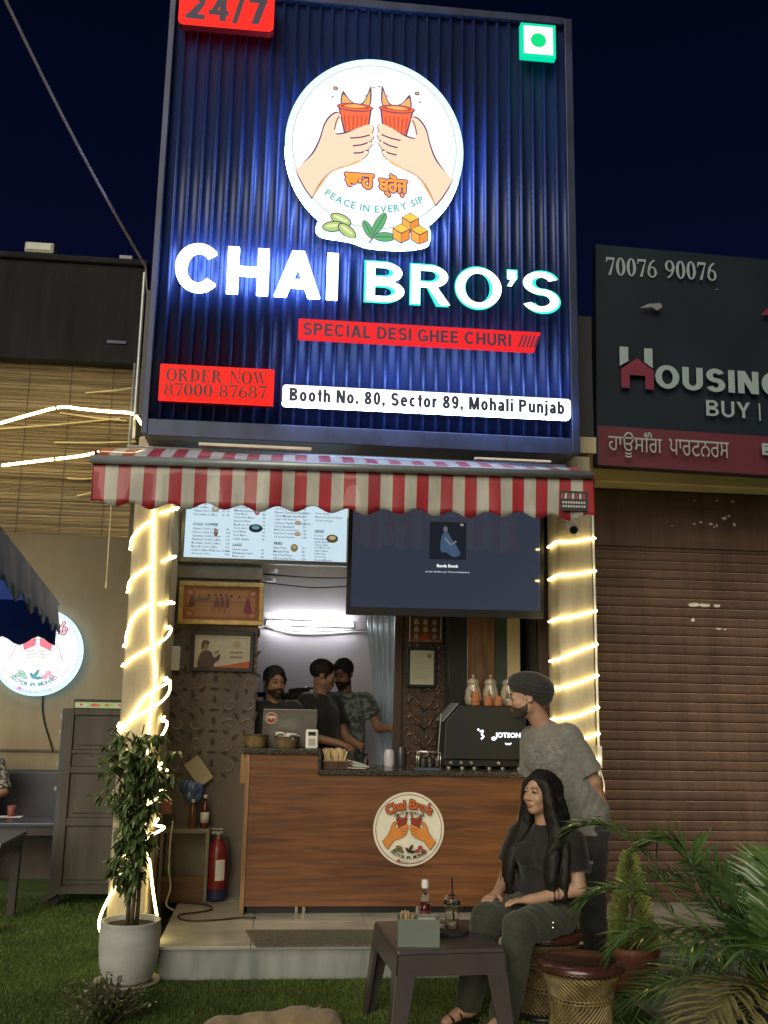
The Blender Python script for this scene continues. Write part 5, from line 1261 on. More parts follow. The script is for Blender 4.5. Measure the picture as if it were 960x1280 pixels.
# ---- counter
ct = thing('serving_counter', 'wood panelled serving counter with a raised left end and round logo', 'counter', (.75, .8, PZ))
CX0, CX1, CY = -.20, 1.83, .55
mb = MB(); mb.box(CX0 + .03, CX1, CY, CY + .55, PZ + .05, 1.10); mb.box(CX0 + .03, .295, CY, CY + .55, 1.1005, 1.235); mb.build('front_panel', M_WOOD, ct, W=1, bevel=.003)
mb = MB(); mb.box(CX0, CX0 + .0295, CY - .006, CY + .55, PZ, 1.235); mb.box(CX0 - .035, CX0 - .0005, CY + .03, CY + .5, 1.03, 1.232); mb.build('edge_board', M_WOODE, ct, W=1, bevel=.003)
mb = MB(); mb.box(.297, CX1, CY - .03, CY + .57, 1.1005, 1.132); mb.box(CX0 - .03, .315, CY - .03, CY + .57, 1.2355, 1.268); mb.box(.2955, .3145, CY - .0295, CY + .57, 1.1325, 1.235); mb.build('granite_top', M_GRANITE, ct, W=1, bevel=.004)
mb = MB(); mb.box(CX0 + .05, CX1, CY + .05, CY + .5, PZ + .001, PZ + .0495); mb.build('plinth', M_BLACK, ct, W=1)
for x in (.18, .23, 1.0, 1.05):
    mb = MB(); mb.tube([(x, CY + .02, PZ + .001), (x, CY + .02, PZ + .052)], .012, 10); mb.build('foot', M_STEEL, ct, W=1)
for z in (.40, .62, .84, 1.03):
    pass
round_badge('logo_badge', '', '', (.93, CY - .013, .745), .245, 0, par=ct, body=mat('badge_cream', (.66, .65, .56), .35), edge=mat('badge_edge', (.5, .49, .44), .4), depth=.012)

# ---- laptop, baskets, payment speaker, straw caddy
lp = thing('laptop', 'silver laptop seen from behind on the raised end of the counter', 'laptop', (.10, .80, 1.268))
mb = MB(); mb.hexa([(-.105, .79, 1.275), (.285, .79, 1.275), (.285, .797, 1.275), (-.105, .797, 1.275)], [(-.095, .71, 1.535), (.285, .71, 1.535), (.285, .717, 1.535), (-.095, .717, 1.535)]); mb.build('lid', mat('silver_lid', (.34, .33, .31), .35, metal=.7, vary=.05), lp, W=1, bevel=.003)
mb = MB(); mb.box(-.105, .285, .80, 1.04, 1.2685, 1.284); mb.build('keyboard_base', M_CHROME, lp, W=1, bevel=.003)
a = Art(.0003); a.ell(0, 0, .042, .042, (.62, .6, .55)); a.ell(0, 0, .036, .036, (.35, .08, .06)); a.poly([(-.03, -.01), (.03, -.01), (.026, .016), (-.026, .016)], (.6, .58, .5)); a.poly([(-.022, -.022), (-.004, -.022), (-.004, -.002), (-.022, -.002)], (.4, .05, .05)); a.poly([(.004, -.022), (.022, -.022), (.022, -.002), (.004, -.002)], (.4, .05, .05))
a.build('round_sticker', (-.04, .7285, 1.472), XR, Vector((0, -.08, .26)), lp)
def basket(label, x, y, z, r, h_, fill=None):
    t = thing('wicker_basket', label, 'basket', (x, y, z), 0, 'wicker baskets on the counter')
    m_ = MB(); n = 40; prof = []
    vs = []; 
    for k in range(9):
        q = k / 8; rr = r * (.78 + .22 * q)
        for j in range(n): a = 2 * math.pi * j / n; w2 = .0035 * (1 if (j + k) % 2 else -1); vs.append(((rr + w2) * math.cos(a), (rr * .8 + w2) * math.sin(a), h_ * q))
    m_.add(vs, [(k * n + j, k * n + (j + 1) % n, (k + 1) * n + (j + 1) % n, (k + 1) * n + j) for k in range(8) for j in range(n)] + [tuple(reversed(range(n)))])
    o = m_.build('woven_side', M_CANE if fill is None else mat('cane_dark', (.13, .085, .04), .6, vary=.3, scale=40), t, smooth=True); md = o.modifiers.new('t', 'SOLIDIFY'); md.thickness = .004
    m_ = MB(); m_.tube([(r * math.cos(2 * math.pi * j / 32), r * .8 * math.sin(2 * math.pi * j / 32), h_) for j in range(33)], .006, 6); m_.build('rim', M_CANED, t, smooth=True)
    return t
basket('empty wicker basket at the left of the laptop', -.14, .68, 1.268, .085, .085)
basket('wicker basket full of crumpled white sachets in front of the laptop', .075, .66, 1.268, .088, .075, 1)
rs_ = random.Random(3)
mb = MB()
for k in range(26):
    c_ = Vector((.075 + rs_.uniform(-.06, .06), .66 + rs_.uniform(-.045, .045), 1.335 + rs_.uniform(0, .035))); Mx = Matrix.Translation(c_) @ Matrix.Rotation(rs_.uniform(0, 3), 4, 'Z') @ Matrix.Rotation(rs_.uniform(-.8, .8), 4, 'X')
    mb.box(-.028, .028, -.012, .012, -.0025, .0025, M=Mx)
tag(mb.build('paper_sachets', mat('white_paper', (.62, .61, .58), .7, vary=.1)), 'heap of small white paper sachets in the counter basket', 'sachets', kind='stuff')
px = thing('payment_speaker', 'small white payment sound box standing in front of the laptop', 'speaker', (.245, .62, 1.268))
mb = MB(); mb.box(.205, .292, .60, .635, 1.2685, 1.40); mb.build('shell', M_WHITE, px, W=1, bevel=.012, seg=4)
mb = MB(); mb.box(.222, .275, .5985, .5999, 1.358, 1.385); mb.build('display', M_BLACK, px, W=1)
mb = MB(); mb.box(.225, .272, .5985, .5999, 1.29, 1.338); mb.build('code_plate', mat('grey_plate', (.33, .33, .33), .5), px, W=1)
cd = thing('straw_caddy', 'brown caddy packed with straws and sachets on the step of the counter', 'caddy', (.43, .68, 1.132))
mb = MB(); mb.box(.335, .535, .60, .77, 1.1325, 1.185); mb.build('wooden_tray', M_DWOOD, cd, W=1, bevel=.003)
mb = MB(); mb.box(.33, .54, .595, .60, 1.1845, 1.192); mb.build('tray_lip', M_WOODE, cd, W=1)
mb = MB(); rs_ = random.Random(5)
for k in range(60):
    x = rs_.uniform(.345, .49); y = rs_.uniform(.61, .75); mb.box(-.006, .006, -.003, .003, -.03, rs_.uniform(.055, .085), 0, Matrix.Translation((x, y, 1.19)) @ Matrix.Rotation(rs_.uniform(-.3, .3), 4, 'Y') @ Matrix.Rotation(rs_.uniform(-.3, .3), 4, 'X'))
mb.build('sugar_sticks', mat('brown_paper', (.50, .38, .20), .7, vary=.3, scale=60), cd, W=1)
nk = MB(); rs_ = random.Random(6)
for k in range(9):
    nk.box(-.06, .06, -.045, .045, -.002, .002, 0, Matrix.Translation((.565 + rs_.uniform(-.02, .03), .66 + rs_.uniform(-.03, .03), 1.137 + .005 * k)) @ Matrix.Rotation(rs_.uniform(-.5, .5), 4, 'Z') @ Matrix.Rotation(.35 * (k / 9), 4, 'Y'))
tag(nk.build('napkins', mat('white_paper', (.62, .61, .58), .7)), 'loose white napkins fanned beside the straw caddy', 'napkins')
mb = MB(); mb.lathe([(.018, 0), (.02, .05), (.013, .07), (.008, .085), (.012, .09), (.012, .105), (0, .106)], 14); tag(mb.build('sauce_bottle', M_BLACK, smooth='auto', loc=(.64, .72, 1.1325)), 'little dark sauce bottle on the low counter near the napkins', 'bottle')

# ---- coffee machine with kettles and clay cups
cm = thing('coffee_machine', 'black coffee machine with glowing white lettering at the right end of the counter', 'coffee machine', (1.5, .9, 1.132))
mb = MB(); prof2 = [(1.215, 1.20), (1.225, 1.46), (1.335, 1.585), (1.83, 1.585), (1.83, 1.20)]
mb.prism([(x, .80, z) for x, z in prof2], (0, .42, 0)); mb.build('body', mat('machine_black', (.014, .015, .016), .42, vary=.2, scale=3), cm, W=1, bevel=.006)
mb = MB(); mb.prism([(1.2155, .85, 1.463), (1.333, .85, 1.5965), (1.326, .85, 1.6), (1.208, .85, 1.468)], (0, .32, 0)); mb.build('chrome_shoulder', M_CHROME, cm, W=1)
mb = MB(); mb.box(1.225, 1.83, .82, 1.2, 1.150, 1.199); mb.build('drip_base', M_BLACK, cm, W=1, bevel=.004)
for x in (1.26, 1.36, 1.45, 1.56, 1.66, 1.78):
    mb = MB(); mb.lathe([(.02, 0), (.022, .012), (.015, .019)], 14); mb.build('foot', M_STEEL, cm, loc=(x - 1.5, .80 + .05 - .9, .0005), smooth='auto')
for x in (1.27, 1.345, 1.42, 1.62):
    mb = MB(); mb.lathe([(.013, 0), (.013, .02), (.009, .024)], 12, axis='y'); mb.build('knob', M_STEEL, cm, smooth='auto', loc=(x - 1.5, .818 - .9, .043))
mb = MB(); mb.box(1.318, 1.325, .796, .7995, 1.21, 1.58); mb.build('door_seam', M_FRAME, cm, W=1)
a = Art(.0003); WL = (.85, .94, 1.0)
a.text('JOTSON', .055, .003, .245, .050, WL, .045); a.text('®', .250, .040, .266, .056, WL, .03)
a.stroke(spline([(-.06, .055), (-.035, .06), (-.045, .035), (-.03, .02), (-.05, .0)], 5), .012, WL); a.ell(-.07, .068, .008, .008, WL); a.ell(.045, .006, .018, .014, WL); a.stroke(spline([(.13, -.024), (.142, -.036), (.154, -.028), (.163, -.036), (.175, -.022)], 4), .008, WL)
a.build('lit_lettering', (1.538, .7995, 1.345), XR, ZU, cm, 1.5)
def kettle():
    t = thing('tea_kettle', '', 'kettle', (0, 0, 0), 0, 'steel tea kettles on the coffee machine')
    m_ = MB(); m_.lathe([(.045, 0), (.062, .012), (.066, .05), (.058, .11), (.043, .15), (.046, .165), (.052, .172), (.045, .182), (.03, .19)], 28); m_.build('pot_body', M_KETTLE, t, smooth=True)
    m_ = MB(); m_.lathe([(.046, .1815), (.04, .193), (.018, .203), (.006, .206), (.006, .214), (.011, .22), (.011, .228), (0, .232)], 20); m_.build('lid', M_KETTLE, t, smooth=True)
    m_ = MB(); m_.tube(spline([(.055, 0, .14), (.10, 0, .145), (.112, 0, .09), (.10, 0, .045), (.062, 0, .035)], 5), .007, 8); m_.build('handle', M_BLACK, t, smooth=True)
    m_ = MB(); m_.tube([(-.05, 0, .06), (-.08, 0, .10), (-.10, 0, .15)], .012, 8, rs=[.018, .011, .007]); m_.build('spout', M_KETTLE, t, smooth=True)
    return t
k0 = kettle(); ks = [k0, dup(k0), dup(k0)]
for o, (x, l) in zip(ks, ((1.482, 'left steel tea kettle on the machine beside the wooden column'), (1.616, 'middle steel tea kettle of the row on the machine'), (1.755, 'right steel tea kettle partly behind the turban'))):
    o.location = (x, 1.06, 1.5855); o.rotation_euler = (0, 0, R(70)); o['label'] = l
def cup_clay():
    m_ = MB(); m_.lathe([(.024, 0), (.034, .06), (.037, .075), (.033, .0755), (.029, .06), (.02, .006), (0, .005)], 20); return m_
c0 = cup_clay().build('clay_cup', M_CLAY, smooth=True)
cups = [c0] + [dup(c0) for _ in range(3)]
for o, (x, z, fl, l) in zip(cups, ((1.475, 1.5855, 0, 'orange clay cup upside down in front of the left kettle'), (1.475, 1.612, 0, 'orange clay cup stacked upside down on the leftmost cup'), (1.572, 1.5855, 0, 'orange clay cup upside down between the left and middle kettle'), (1.648, 1.5855, 0, 'orange clay cup upside down in front of the middle kettle'))):
    o.location = (x, .93, z + .076); o.rotation_euler = (math.pi, 0, 0); tag(o, l, 'cup', 'clay cups on the coffee machine')
wr = thing('glass_rack', 'thin steel rack with upturned glasses beside the coffee machine', 'rack', (1.12, .9, 1.132))
mb = MB(); mb.tube([(1.03, .86, 1.245), (1.205, .86, 1.245)], .005, 6); mb.tube([(1.03, .96, 1.245), (1.205, .96, 1.245)], .005, 6)
for x in (1.04, 1.2):
    for y in (.86, .96): mb.tube([(x, y, 1.133), (x, y, 1.245)], .005, 6)
mb.build('wire_frame', M_STEEL, wr, smooth=True, W=1)
mb = MB(); mb.tube([(1.19, .9, 1.25), (1.205, .88, 1.52)], .006, 6); mb.build('upright', M_STEEL, wr, W=1)
for k, x in enumerate((1.07, 1.12, 1.17)):
    mb = MB(); mb.lathe([(.022, 0), (.02, .07), (.02, .085), (.004, .086)], 16); g_ = mb.build('drinking_glass', clear('rack_glass', (.75, .75, .7), .05, 1.3), smooth=True, loc=(x, .91, 1.1325)); tag(g_, ('leftmost', 'middle', 'rightmost')[k] + ' of the three upturned glasses under the steel rack', 'glass', 'glasses under the rack')
# cloth on the counter
mb = MB(); mb.box(.98, 1.16, .60, .74, 1.1325, 1.142); tag(mb.build('blue_cloth', mat('blue_cloth', (.06, .10, .14), .9), bevel=.004), 'folded blue cloth lying on the low counter', 'cloth')

# ---- kitchen behind
tl = thing('tube_light', 'glowing white tube light on the pale kitchen wall', 'tube light', (.29, 3.25, 2.33))
mb = MB(); mb.tube([(-.12, 3.255, 2.335), (.70, 3.255, 2.345)], .012, 10); mb.build('tube', M_TUBE, tl, W=1)
mb = MB(); mb.box(-.14, .72, 3.275, 3.299, 2.32, 2.362); mb.build('fitting', M_WHITE, tl, W=1)
mb = MB()
for z0, z1 in ((2.82, 2.80), (2.74, 2.70)): mb.tube(spline([(-.2, 3.29, z0), (.3, 3.28, z1), (.8, 3.285, z0 - .01), (1.3, 3.29, z1)], 6), .006, 6)
mb.tube(spline([(-.15, 3.29, 2.30), (.2, 3.285, 2.26), (.9, 3.285, 2.30)], 6), .005, 6)
tag(mb.build('wall_cable', M_BLACK), 'thin black cables sagging along the kitchen wall near the tube light', 'cable')
for k, (z, x) in enumerate(((2.83, -.10), (2.74, -.12))):
    mb = MB(); mb.lathe([(.05, 0), (.055, .03), (.03, .05), (0, .052)], 16); o = mb.build('wall_bulb_holder', M_WHITE, smooth='auto', loc=(x, 3.24, z)); tag(o, ('upper', 'lower')[k] + ' white round fitting on the kitchen wall under the menu board', 'fitting', 'round wall fittings')
cu = MB(); n_ = 60; vs = []
for j, (z, xw) in enumerate(((2.62, 0), (2.3, .0), (1.9, .055), (1.5, .10), (1.0, .135), (.6, .14), (.25, .15))):
    for i in range(n_ + 1):
        u = i / n_; x0 = .77 + xw; x1 = 1.06 + .02 * (j > 2); vs.append((x0 + (x1 - x0) * u, 2.45 + .022 * math.sin(u * 34 + .3 * j), z))
cu.add(vs, [(j * (n_ + 1) + i, j * (n_ + 1) + i + 1, (j + 1) * (n_ + 1) + i + 1, (j + 1) * (n_ + 1) + i) for j in range(6) for i in range(n_)])
M_CURT = mat('plastic_curtain', (.62, .74, .82), .2, vary=.12, scale=3, stretch=(6, 1, .3), coat=.5, trans=.25)
tag(cu.build('plastic_curtain', M_CURT, smooth=True), 'bluish clear plastic strip curtain gathered beside the dark carved partition', 'curtain')
ov = thing('wall_oven', 'grey oven unit with a small orange lit window behind the cook', 'oven', (.2, 3.0, PZ))
mb = MB(); mb.box(-.13, .55, 2.75, 3.25, PZ, 1.62); mb.build('housing', mat('oven_grey', (.10, .105, .12), .4, metal=.4), ov, W=1, bevel=.01)
mb = MB(); mb.box(.10, .36, 2.744, 2.7495, 1.43, 1.575); mb.build('window', emit('oven_glow', (1.0, .32, .10), .45), ov, W=1)
mb = MB(); mb.box(-.20, .62, 2.70, 3.25, 1.621, 1.665); mb.build('top_shelf', M_BLACK, ov, W=1)
mb = MB(); mb.box(.08, .48, 2.715, 2.735, 1.592, 1.608); mb.build('handle', M_STEEL, ov, W=1)
mb = MB(); mb.lathe([(.10, 0), (.10, .04), (.09, .05), (0, .05)], 20); mb.box(.08, .30, -.015, .015, .02, .04); tag(mb.build('frying_pan', M_BLACK, loc=(.20, 2.95, 1.666), rot=(0, R(-8), 0)), 'black frying pan on top of the oven shelf', 'pan')
mb = MB(); mb.lathe([(.06, 0), (.06, .11), (.055, .115)], 18); tag(mb.build('steel_jar', M_STEEL, loc=(-.12, 2.9, 1.666), smooth='auto'), 'steel jar on the oven shelf behind the cook with the laptop', 'jar')
for k, (x, h_, c_) in enumerate(((.84, .12, (.5, .48, .55)), (.93, .14, (.03, .03, .04)))):
    mb = MB(); mb.lathe([(.035, 0), (.04, .02), (.04, h_ - .03), (.03, h_), (0, h_)], 16); tag(mb.build('kitchen_jar', mat('jar_%d' % k, c_, .3), loc=(x, 1.02, 1.1325), smooth='auto'), ('pale', 'black')[k] + ' jar standing on the low counter beside the plastic curtain', 'jar', 'jars near the curtain')

# ---- corner by the left pillar: cabinet, bottles, extinguisher, wires
cb = thing('open_cabinet', 'small open wooden cabinet at the foot of the carved partition', 'cabinet', (-.6, 1.0, PZ))
M_CBG = mat('cabinet_grey', (.22, .20, .16), .5, vary=.12)
mb = MB(); mb.box(-.79, -.445, .95, 1.15, .655, .685); mb.box(-.47, -.445, .95, 1.15, PZ, .6545); mb.box(-.79, -.765, .95, 1.15, PZ, .6545); mb.box(-.7645, -.4705, 1.13, 1.15, PZ, .6545); mb.build('carcass', M_CBG, cb, W=1, bevel=.003)
mb = MB(); mb.box(-.7645, -.4705, .955, .975, PZ + .002, .36); mb.build('lower_panel', M_WOOD, cb, W=1)
def bottle(name, label, loc, h_, r, m, cap, lab=None, group=None):
    t = thing(name, label, 'bottle', loc, 0, group)
    m_ = MB(); m_.lathe([(r, 0), (r, h_ * .55), (r * .85, h_ * .64), (r * .38, h_ * .76), (r * .36, h_ * .9)], 18); m_.build('glass_body', m, t, smooth='auto')
    m_ = MB(); m_.lathe([(r * .46, h_ * .9), (r * .46, h_), (0, h_)], 14); m_.build('cap', cap, t)
    if lab:
        m_ = MB(); m_.lathe([(r + .0008, h_ * .16), (r + .0008, h_ * .48)], 18); m_.build('bottle_label', lab, t, smooth=True)
    return t
M_KETCH = mat('sauce_dark_red', (.10, .012, .012), .15, coat=.6)
bottle('sauce_bottle', 'dark sauce bottle with a white label on the small cabinet', (-.49, 1.02, .6855), .23, .03, M_KETCH, M_WHITE, M_WHITE, 'bottles on the small cabinet')
bottle('sauce_bottle', 'reddish bottle without a label on the small cabinet, left of the labelled one', (-.575, 1.0, .6855), .20, .028, mat('brown_bottle', (.12, .05, .03), .15, coat=.6), M_WHITE, None, 'bottles on the small cabinet')
mb = MB(); rs_ = random.Random(2)
for k in range(7): mb.sphere((-.60 + rs_.uniform(-.05, .05), 1.03 + rs_.uniform(-.02, .02), .94 + rs_.uniform(-.04, .05)), (.045, .03, .05), 8)
tag(mb.build('blue_bag', mat('blue_polythene', (.06, .12, .24), .3, coat=.4), smooth=True), 'crumpled blue polythene bag hanging above the small cabinet', 'bag')
mb = MB(); mb.box(-.06, .06, -.004, .004, -.10, .10, 0, Matrix.Translation((-.555, 1.10, 1.075)) @ Matrix.Rotation(R(-38), 4, 'Y')); tag(mb.build('hanging_card', mat('yellowed_card', (.46, .40, .25), .5)), 'yellowed card hanging askew below the carved field', 'card')
mb = MB(); mb.box(-.785, -.715, .90, .94, .79, .90); mb.box(-.76, -.725, .87, .8995, .81, .86); tag(mb.build('power_socket', mat('socket_red', (.36, .12, .09), .4), bevel=.005), 'red and white power socket beside the left pillar', 'socket')
mb = MB(); P = [at(216, 1026, Y=.88), at(213, 1050, Y=.86), at(211, 1085, Y=.83), at(213, 1110, Y=.80), Vector((-.70, .74, PZ + .03)), Vector((-.64, .66, PZ + .008))]
mb.tube(spline([tuple(p) for p in P], 6), .006, 8); tag(mb.build('white_cable', M_WHITE, smooth=True), 'white cable hanging from the red socket to the marble floor', 'cable')
mb = MB(); P = [at(x, y, Z=PZ + .008) for x, y in ((222, 1128), (240, 1129), (258, 1131), (265, 1136), (250, 1140), (226, 1143), (224, 1148), (240, 1151), (270, 1150), (300, 1147), (320, 1147))]
mb.tube(spline([tuple(p) for p in P], 6), .006, 8); tag(mb.build('brown_cable', mat('brown_rubber', (.05, .035, .02), .5), smooth=True), 'brown cable looped on the marble floor towards the counter', 'cable')
fx = thing('fire_extinguisher', 'red fire extinguisher with a blue base band standing beside the counter', 'fire extinguisher', (-.385, 1.02, PZ + .006))
mb = MB(); mb.lathe([(.07, .075), (.073, .09), (.073, .33), (.06, .375), (.03, .40), (.022, .42)], 24); mb.build('cylinder', mat('extinguisher_red', (.20, .018, .02), .35, coat=.3), fx, smooth='auto')
mb = MB(); mb.lathe([(.06, 0), (.072, .01), (.073, .074)], 24); mb.build('base_band', mat('navy_band', (.02, .03, .10), .4), fx, smooth='auto')
mb = MB(); mb.tube([(0, 0, .42), (0, 0, .45)], .018, 12); mb.box(-.05, .03, -.01, .01, .45, .468); mb.box(-.055, .03, -.01, .01, .478, .49); mb.build('valve_handle', M_STEEL, fx)
mb = MB(); mb.tube(spline([(.02, -.01, .44), (.07, -.02, .42), (.085, -.03, .32), (.083, -.03, .18)], 5), .009, 8); mb.build('hose', M_BLACK, fx, smooth=True)
mb = MB(); mb.lathe([(.0738, .12), (.0738, .30)], 24); 
me_ = [(math.cos(R(a)) * .0742, math.sin(R(a)) * .0742) for a in range(-95, -40, 9)]
mb = MB(); mb.add([(x, y, z) for z in (.14, .28) for x, y in me_], [(i, i + 1, len(me_) + i + 1, len(me_) + i) for i in range(len(me_) - 1)]); mb.build('paper_label', M_WHITE, fx)
dm = MB(); dm.hexa([tuple(at(307, 1165, Z=PZ + .001)), tuple(at(600, 1164, Z=PZ + .001)), tuple(at(600, 1182, Z=PZ + .001)), tuple(at(320, 1184, Z=PZ + .001))][::-1], [tuple(at(307, 1165, Z=PZ + .001) + Vector((0, 0, .013))), tuple(at(600, 1164, Z=PZ + .001) + Vector((0, 0, .013))), tuple(at(600, 1182, Z=PZ + .001) + Vector((0, 0, .013))), tuple(at(320, 1184, Z=PZ + .001) + Vector((0, 0, .013)))][::-1])
tag(dm.build('door_mat', mat('grey_coir', (.14, .135, .105), .95, vary=.45, scale=90, bump=1, bscale=200)), 'speckled grey door mat along the edge of the marble step', 'mat')
# ================================================================== CAFE NEXT DOOR (LEFT)
cf = thing('cafe_building', 'dim open seating room left of the booth with tan walls and a dark parapet', 'building', (-3, 2, 0))
M_TAN = mat('tan_wall', (.31, .265, .185), .85, vary=.08, scale=1.2, bump=.1, bscale=40, dirt=.08)
mb = MB(); mb.box(-7, -.97, 3.6, 3.75, 0, 3.9); mb.build('back_wall', M_TAN, cf, W=1)
mb = MB(); mb.box(-1.0, -.965, .28, 3.6, 0, 3.9); mb.build('side_wall', M_TAN, cf, W=1)
mb = MB(); mb.box(-7, -.97, .25, 3.75, 3.90, 4.05); mb.build('roof_slab', M_WALL, cf, W=1)
mb = MB(); mb.box(-7, -1.02, .13, .245, 3.84, 4.555); mb.build('parapet', M_CONC, cf, W=1, bevel=.01)
mb = MB(); mb.box(-7, -1.02, .10, .26, 4.5555, 4.60); mb.build('parapet_coping', M_CONC, cf, W=1, bevel=.01)
mb = MB(); mb.box(-7, -1.02, 3.575, 3.599, 1.065, 1.085); mb.build('wall_rail', mat('rail_brown', (.10, .075, .05), .6), cf, W=1)
mb = MB(); mb.tube([(-1.035, .10, 4.5), (-1.03, .08, 3.3)], .012, 8); mb.tube([(-1.06, .11, 3.84), (-1.06, .10, 3.0)], .008, 6); mb.build('downpipe', M_CHROME, cf, W=1)
mb = MB(); mb.box(-1.55, -1.42, .14, .20, 3.99, 4.01); mb.box(-1.26, -1.13, .12, .129, 3.98, 4.0); mb.build('parapet_batten', M_FRAME, cf, W=1)

def chick(name, label, x0, x1, z0, z1, y):
    n = int((z1 - z0) / .0092); m_ = MB(); rb = random.Random(int(x0 * 10))
    for k in range(n):
        z = z0 + (k + .5) * (z1 - z0) / n; hh = (z1 - z0) / n * .44; ph = rb.uniform(0, 6); pts = []
        dz = [.0016 * math.sin(1.7 * i + ph) + rb.uniform(-.0012, .0012) for i in range(9)]; dy = rb.uniform(-.004, .002)
        for i in range(9):
            x = x0 + (x1 - x0) * i / 8
            pts.append(((x, y + dy, z - hh + dz[i]), (x, y + dy - .005, z + dz[i]), (x, y + dy, z + hh + dz[i])))
        v = [q for p in pts for q in p]
        m_.add(v, [(3 * i + j, 3 * i + 3 + j, 3 * i + 4 + j, 3 * i + 1 + j) for i in range(8) for j in (0, 1)], rb.choice((0, 0, 1, 2)))
    o = m_.build(name, [M_BAMB, mat('bamboo_dark', (.10, .075, .045), .7, col2=(.22, .165, .09), scale=6, stretch=(.5, 1, 30)), mat('bamboo_pale', (.25, .20, .12), .7, col2=(.42, .34, .21), scale=6, stretch=(.5, 1, 30))])
    tag(o, label, 'blind', 'bamboo blinds'); 
    c_ = MB()
    for x in [x0 + .1 + .28 * k for k in range(int((x1 - x0 - .1) / .28) + 1)]: c_.tube([(x, y - .008, z0), (x, y - .008, z1)], .0022, 5)
    c_.build('binding_cord', M_CANED, o)
    return o
chick('bamboo_blind', 'bamboo blind hanging behind the two rope lights beside the left pillar', -3.0, -1.045, 2.655, 3.86, .24)
mb = MB(); mb.tube([(-1.16, .17, 3.0), (-1.155, .17, 2.35)], .004, 6); mb.lathe([(.009, 0), (.006, .05), (0, .052)], 8, (-1.155, .17, 2.30)); tag(mb.build('pull_cord', mat('pale_cord', (.40, .36, .28), .7)), 'thin pull cord hanging below the bamboo blind by the left pillar', 'cord')
mb = MB()
for (x0, y0), (x1, y1) in (((107, 491), (172, 484)), ((68, 553), (170, 552)), ((75, 516), (158, 526)), ((0, 536), (150, 523)), ((84, 598), (118, 598)), ((96, 620), (125, 612))): mb.tube([at(x0, y0, Y=.215), at((x0 + x1) / 2, (y0 + y1) / 2 + 1, Y=.205), at(x1, y1, Y=.215)], .006, 6)
tag(mb.build('loose_cane', mat('pale_cane', (.50, .42, .22), .5)), 'loose pale canes poking out across the bamboo blind', 'cane', kind='stuff')
fl = thing('flood_light', 'white floodlight box lying on the dark parapet', 'floodlight', (-1.76, .18, 4.60)); 
mb = MB(); mb.box(-1.86, -1.66, .10, .24, 4.601, 4.68, ); mb.build('housing', mat('flood_white', (.40, .40, .36), .5, vary=.4, scale=14), fl, W=1, bevel=.012)
mb = MB(); mb.box(-1.84, -1.68, .094, .0995, 4.62, 4.665); mb.build('lens', mat('flood_lens', (.30, .31, .28), .2), fl, W=1)
mb = MB(); mb.box(-1.22, -1.13, .12, .20, 4.601, 4.632); tag(mb.build('junction_box', mat('box_grey', (.22, .22, .23), .6), bevel=.006), 'little grey box on the parapet near the blue signboard', 'box')
mb = MB(); p0, p1 = at(3, -8, Y=-1.2), at(182, 333, Y=.05)
mb.tube([p0 + (p0 - p1) * .6] + [p0.lerp(p1, k / 8) + Vector((0, 0, -.05 * math.sin(math.pi * k / 8))) for k in range(9)], .010, 6); mb.tube(spline([tuple(p1), tuple(p1 + Vector((.03, .05, -.25))), tuple(p1 + Vector((.10, .06, -.42)))], 5), .005, 6)
tag(mb.build('overhead_cable', mat('cable_grey', (.22, .20, .21), .5)), 'overhead cable running from the top left sky to the signboard edge', 'cable')

M_LEDF = emit('badge_light_edge', (.55, .85, 1.0), 1.6)
rs = round_badge('round_light_sign', 'round lit white sign on the tan wall with cups and hands, partly behind the parasol', 'sign', (-2.345, 3.50, 2.015), .425, 1, body=emit('badge_cyan', (.45, .80, 1.0), 1.1), edge=M_LEDF, depth=.06)
mb = MB(); P = [at(54, 866, Y=3.58), at(53, 885, Y=3.585), at(56, 905, Y=3.585), at(62, 925, Y=3.585), at(66, 940, Y=3.57)]; mb.tube(spline([tuple(p) for p in P], 5), .007, 6); tag(mb.build('sign_cable', M_BLACK), 'dark cable hanging from the round lit sign down the tan wall', 'cable')

# cupboard on castors with a small lit strip on top
cp_ = thing('tall_cupboard', 'tall grey panelled cupboard on castors behind the potted plant', 'cupboard', (-1.35, 1.95, 0))
cy0 = 1.78; X0, X1 = -1.67, -1.06
mb = MB(); mb.box(X0 - .04, X1, cy0 + .03, cy0 + .50, .10, 1.50); mb.build('carcass', M_CUPD, cp_, W=1, bevel=.008)
mb = MB()
for (a_, b_, c_, d_) in ((X0, X0 + .06, .10, 1.50), (X1 - .06, X1, .10, 1.50)): mb.box(a_, b_, cy0, cy0 + .0295, c_, d_)
for z0, z1 in ((.10, .16), (.60, .66), (1.0, 1.05), (1.15, 1.18), (1.45, 1.50)): mb.box(X0 + .0605, X1 - .0605, cy0 + .001, cy0 + .0295, z0, z1)
mb.build('door_frame', M_CUPB, cp_, W=1, bevel=.004)
for z0, z1 in ((.1605, .5995), (.6605, .9995), (1.0505, 1.1495), (1.1805, 1.4495)):
    mb = MB(); mb.box(X0 + .0605, X1 - .0605, cy0 + .018, cy0 + .029, z0, z1); mb.box(X0 + .10, X1 - .10, cy0 + .008, cy0 + .0178, z0 + .035 * (z1 - z0 > .2), z1 - .035 * (z1 - z0 > .2)); mb.build('door_panel', M_CUPB, cp_, W=1, bevel=.006)
mb = MB(); mb.prism([(X0 - .06, 0, .10), (X0 + .02, 0, .16), (X0 + .10, 0, .155), (X1, 0, .155), (X1, 0, .10)], (0, 1, 0)); 
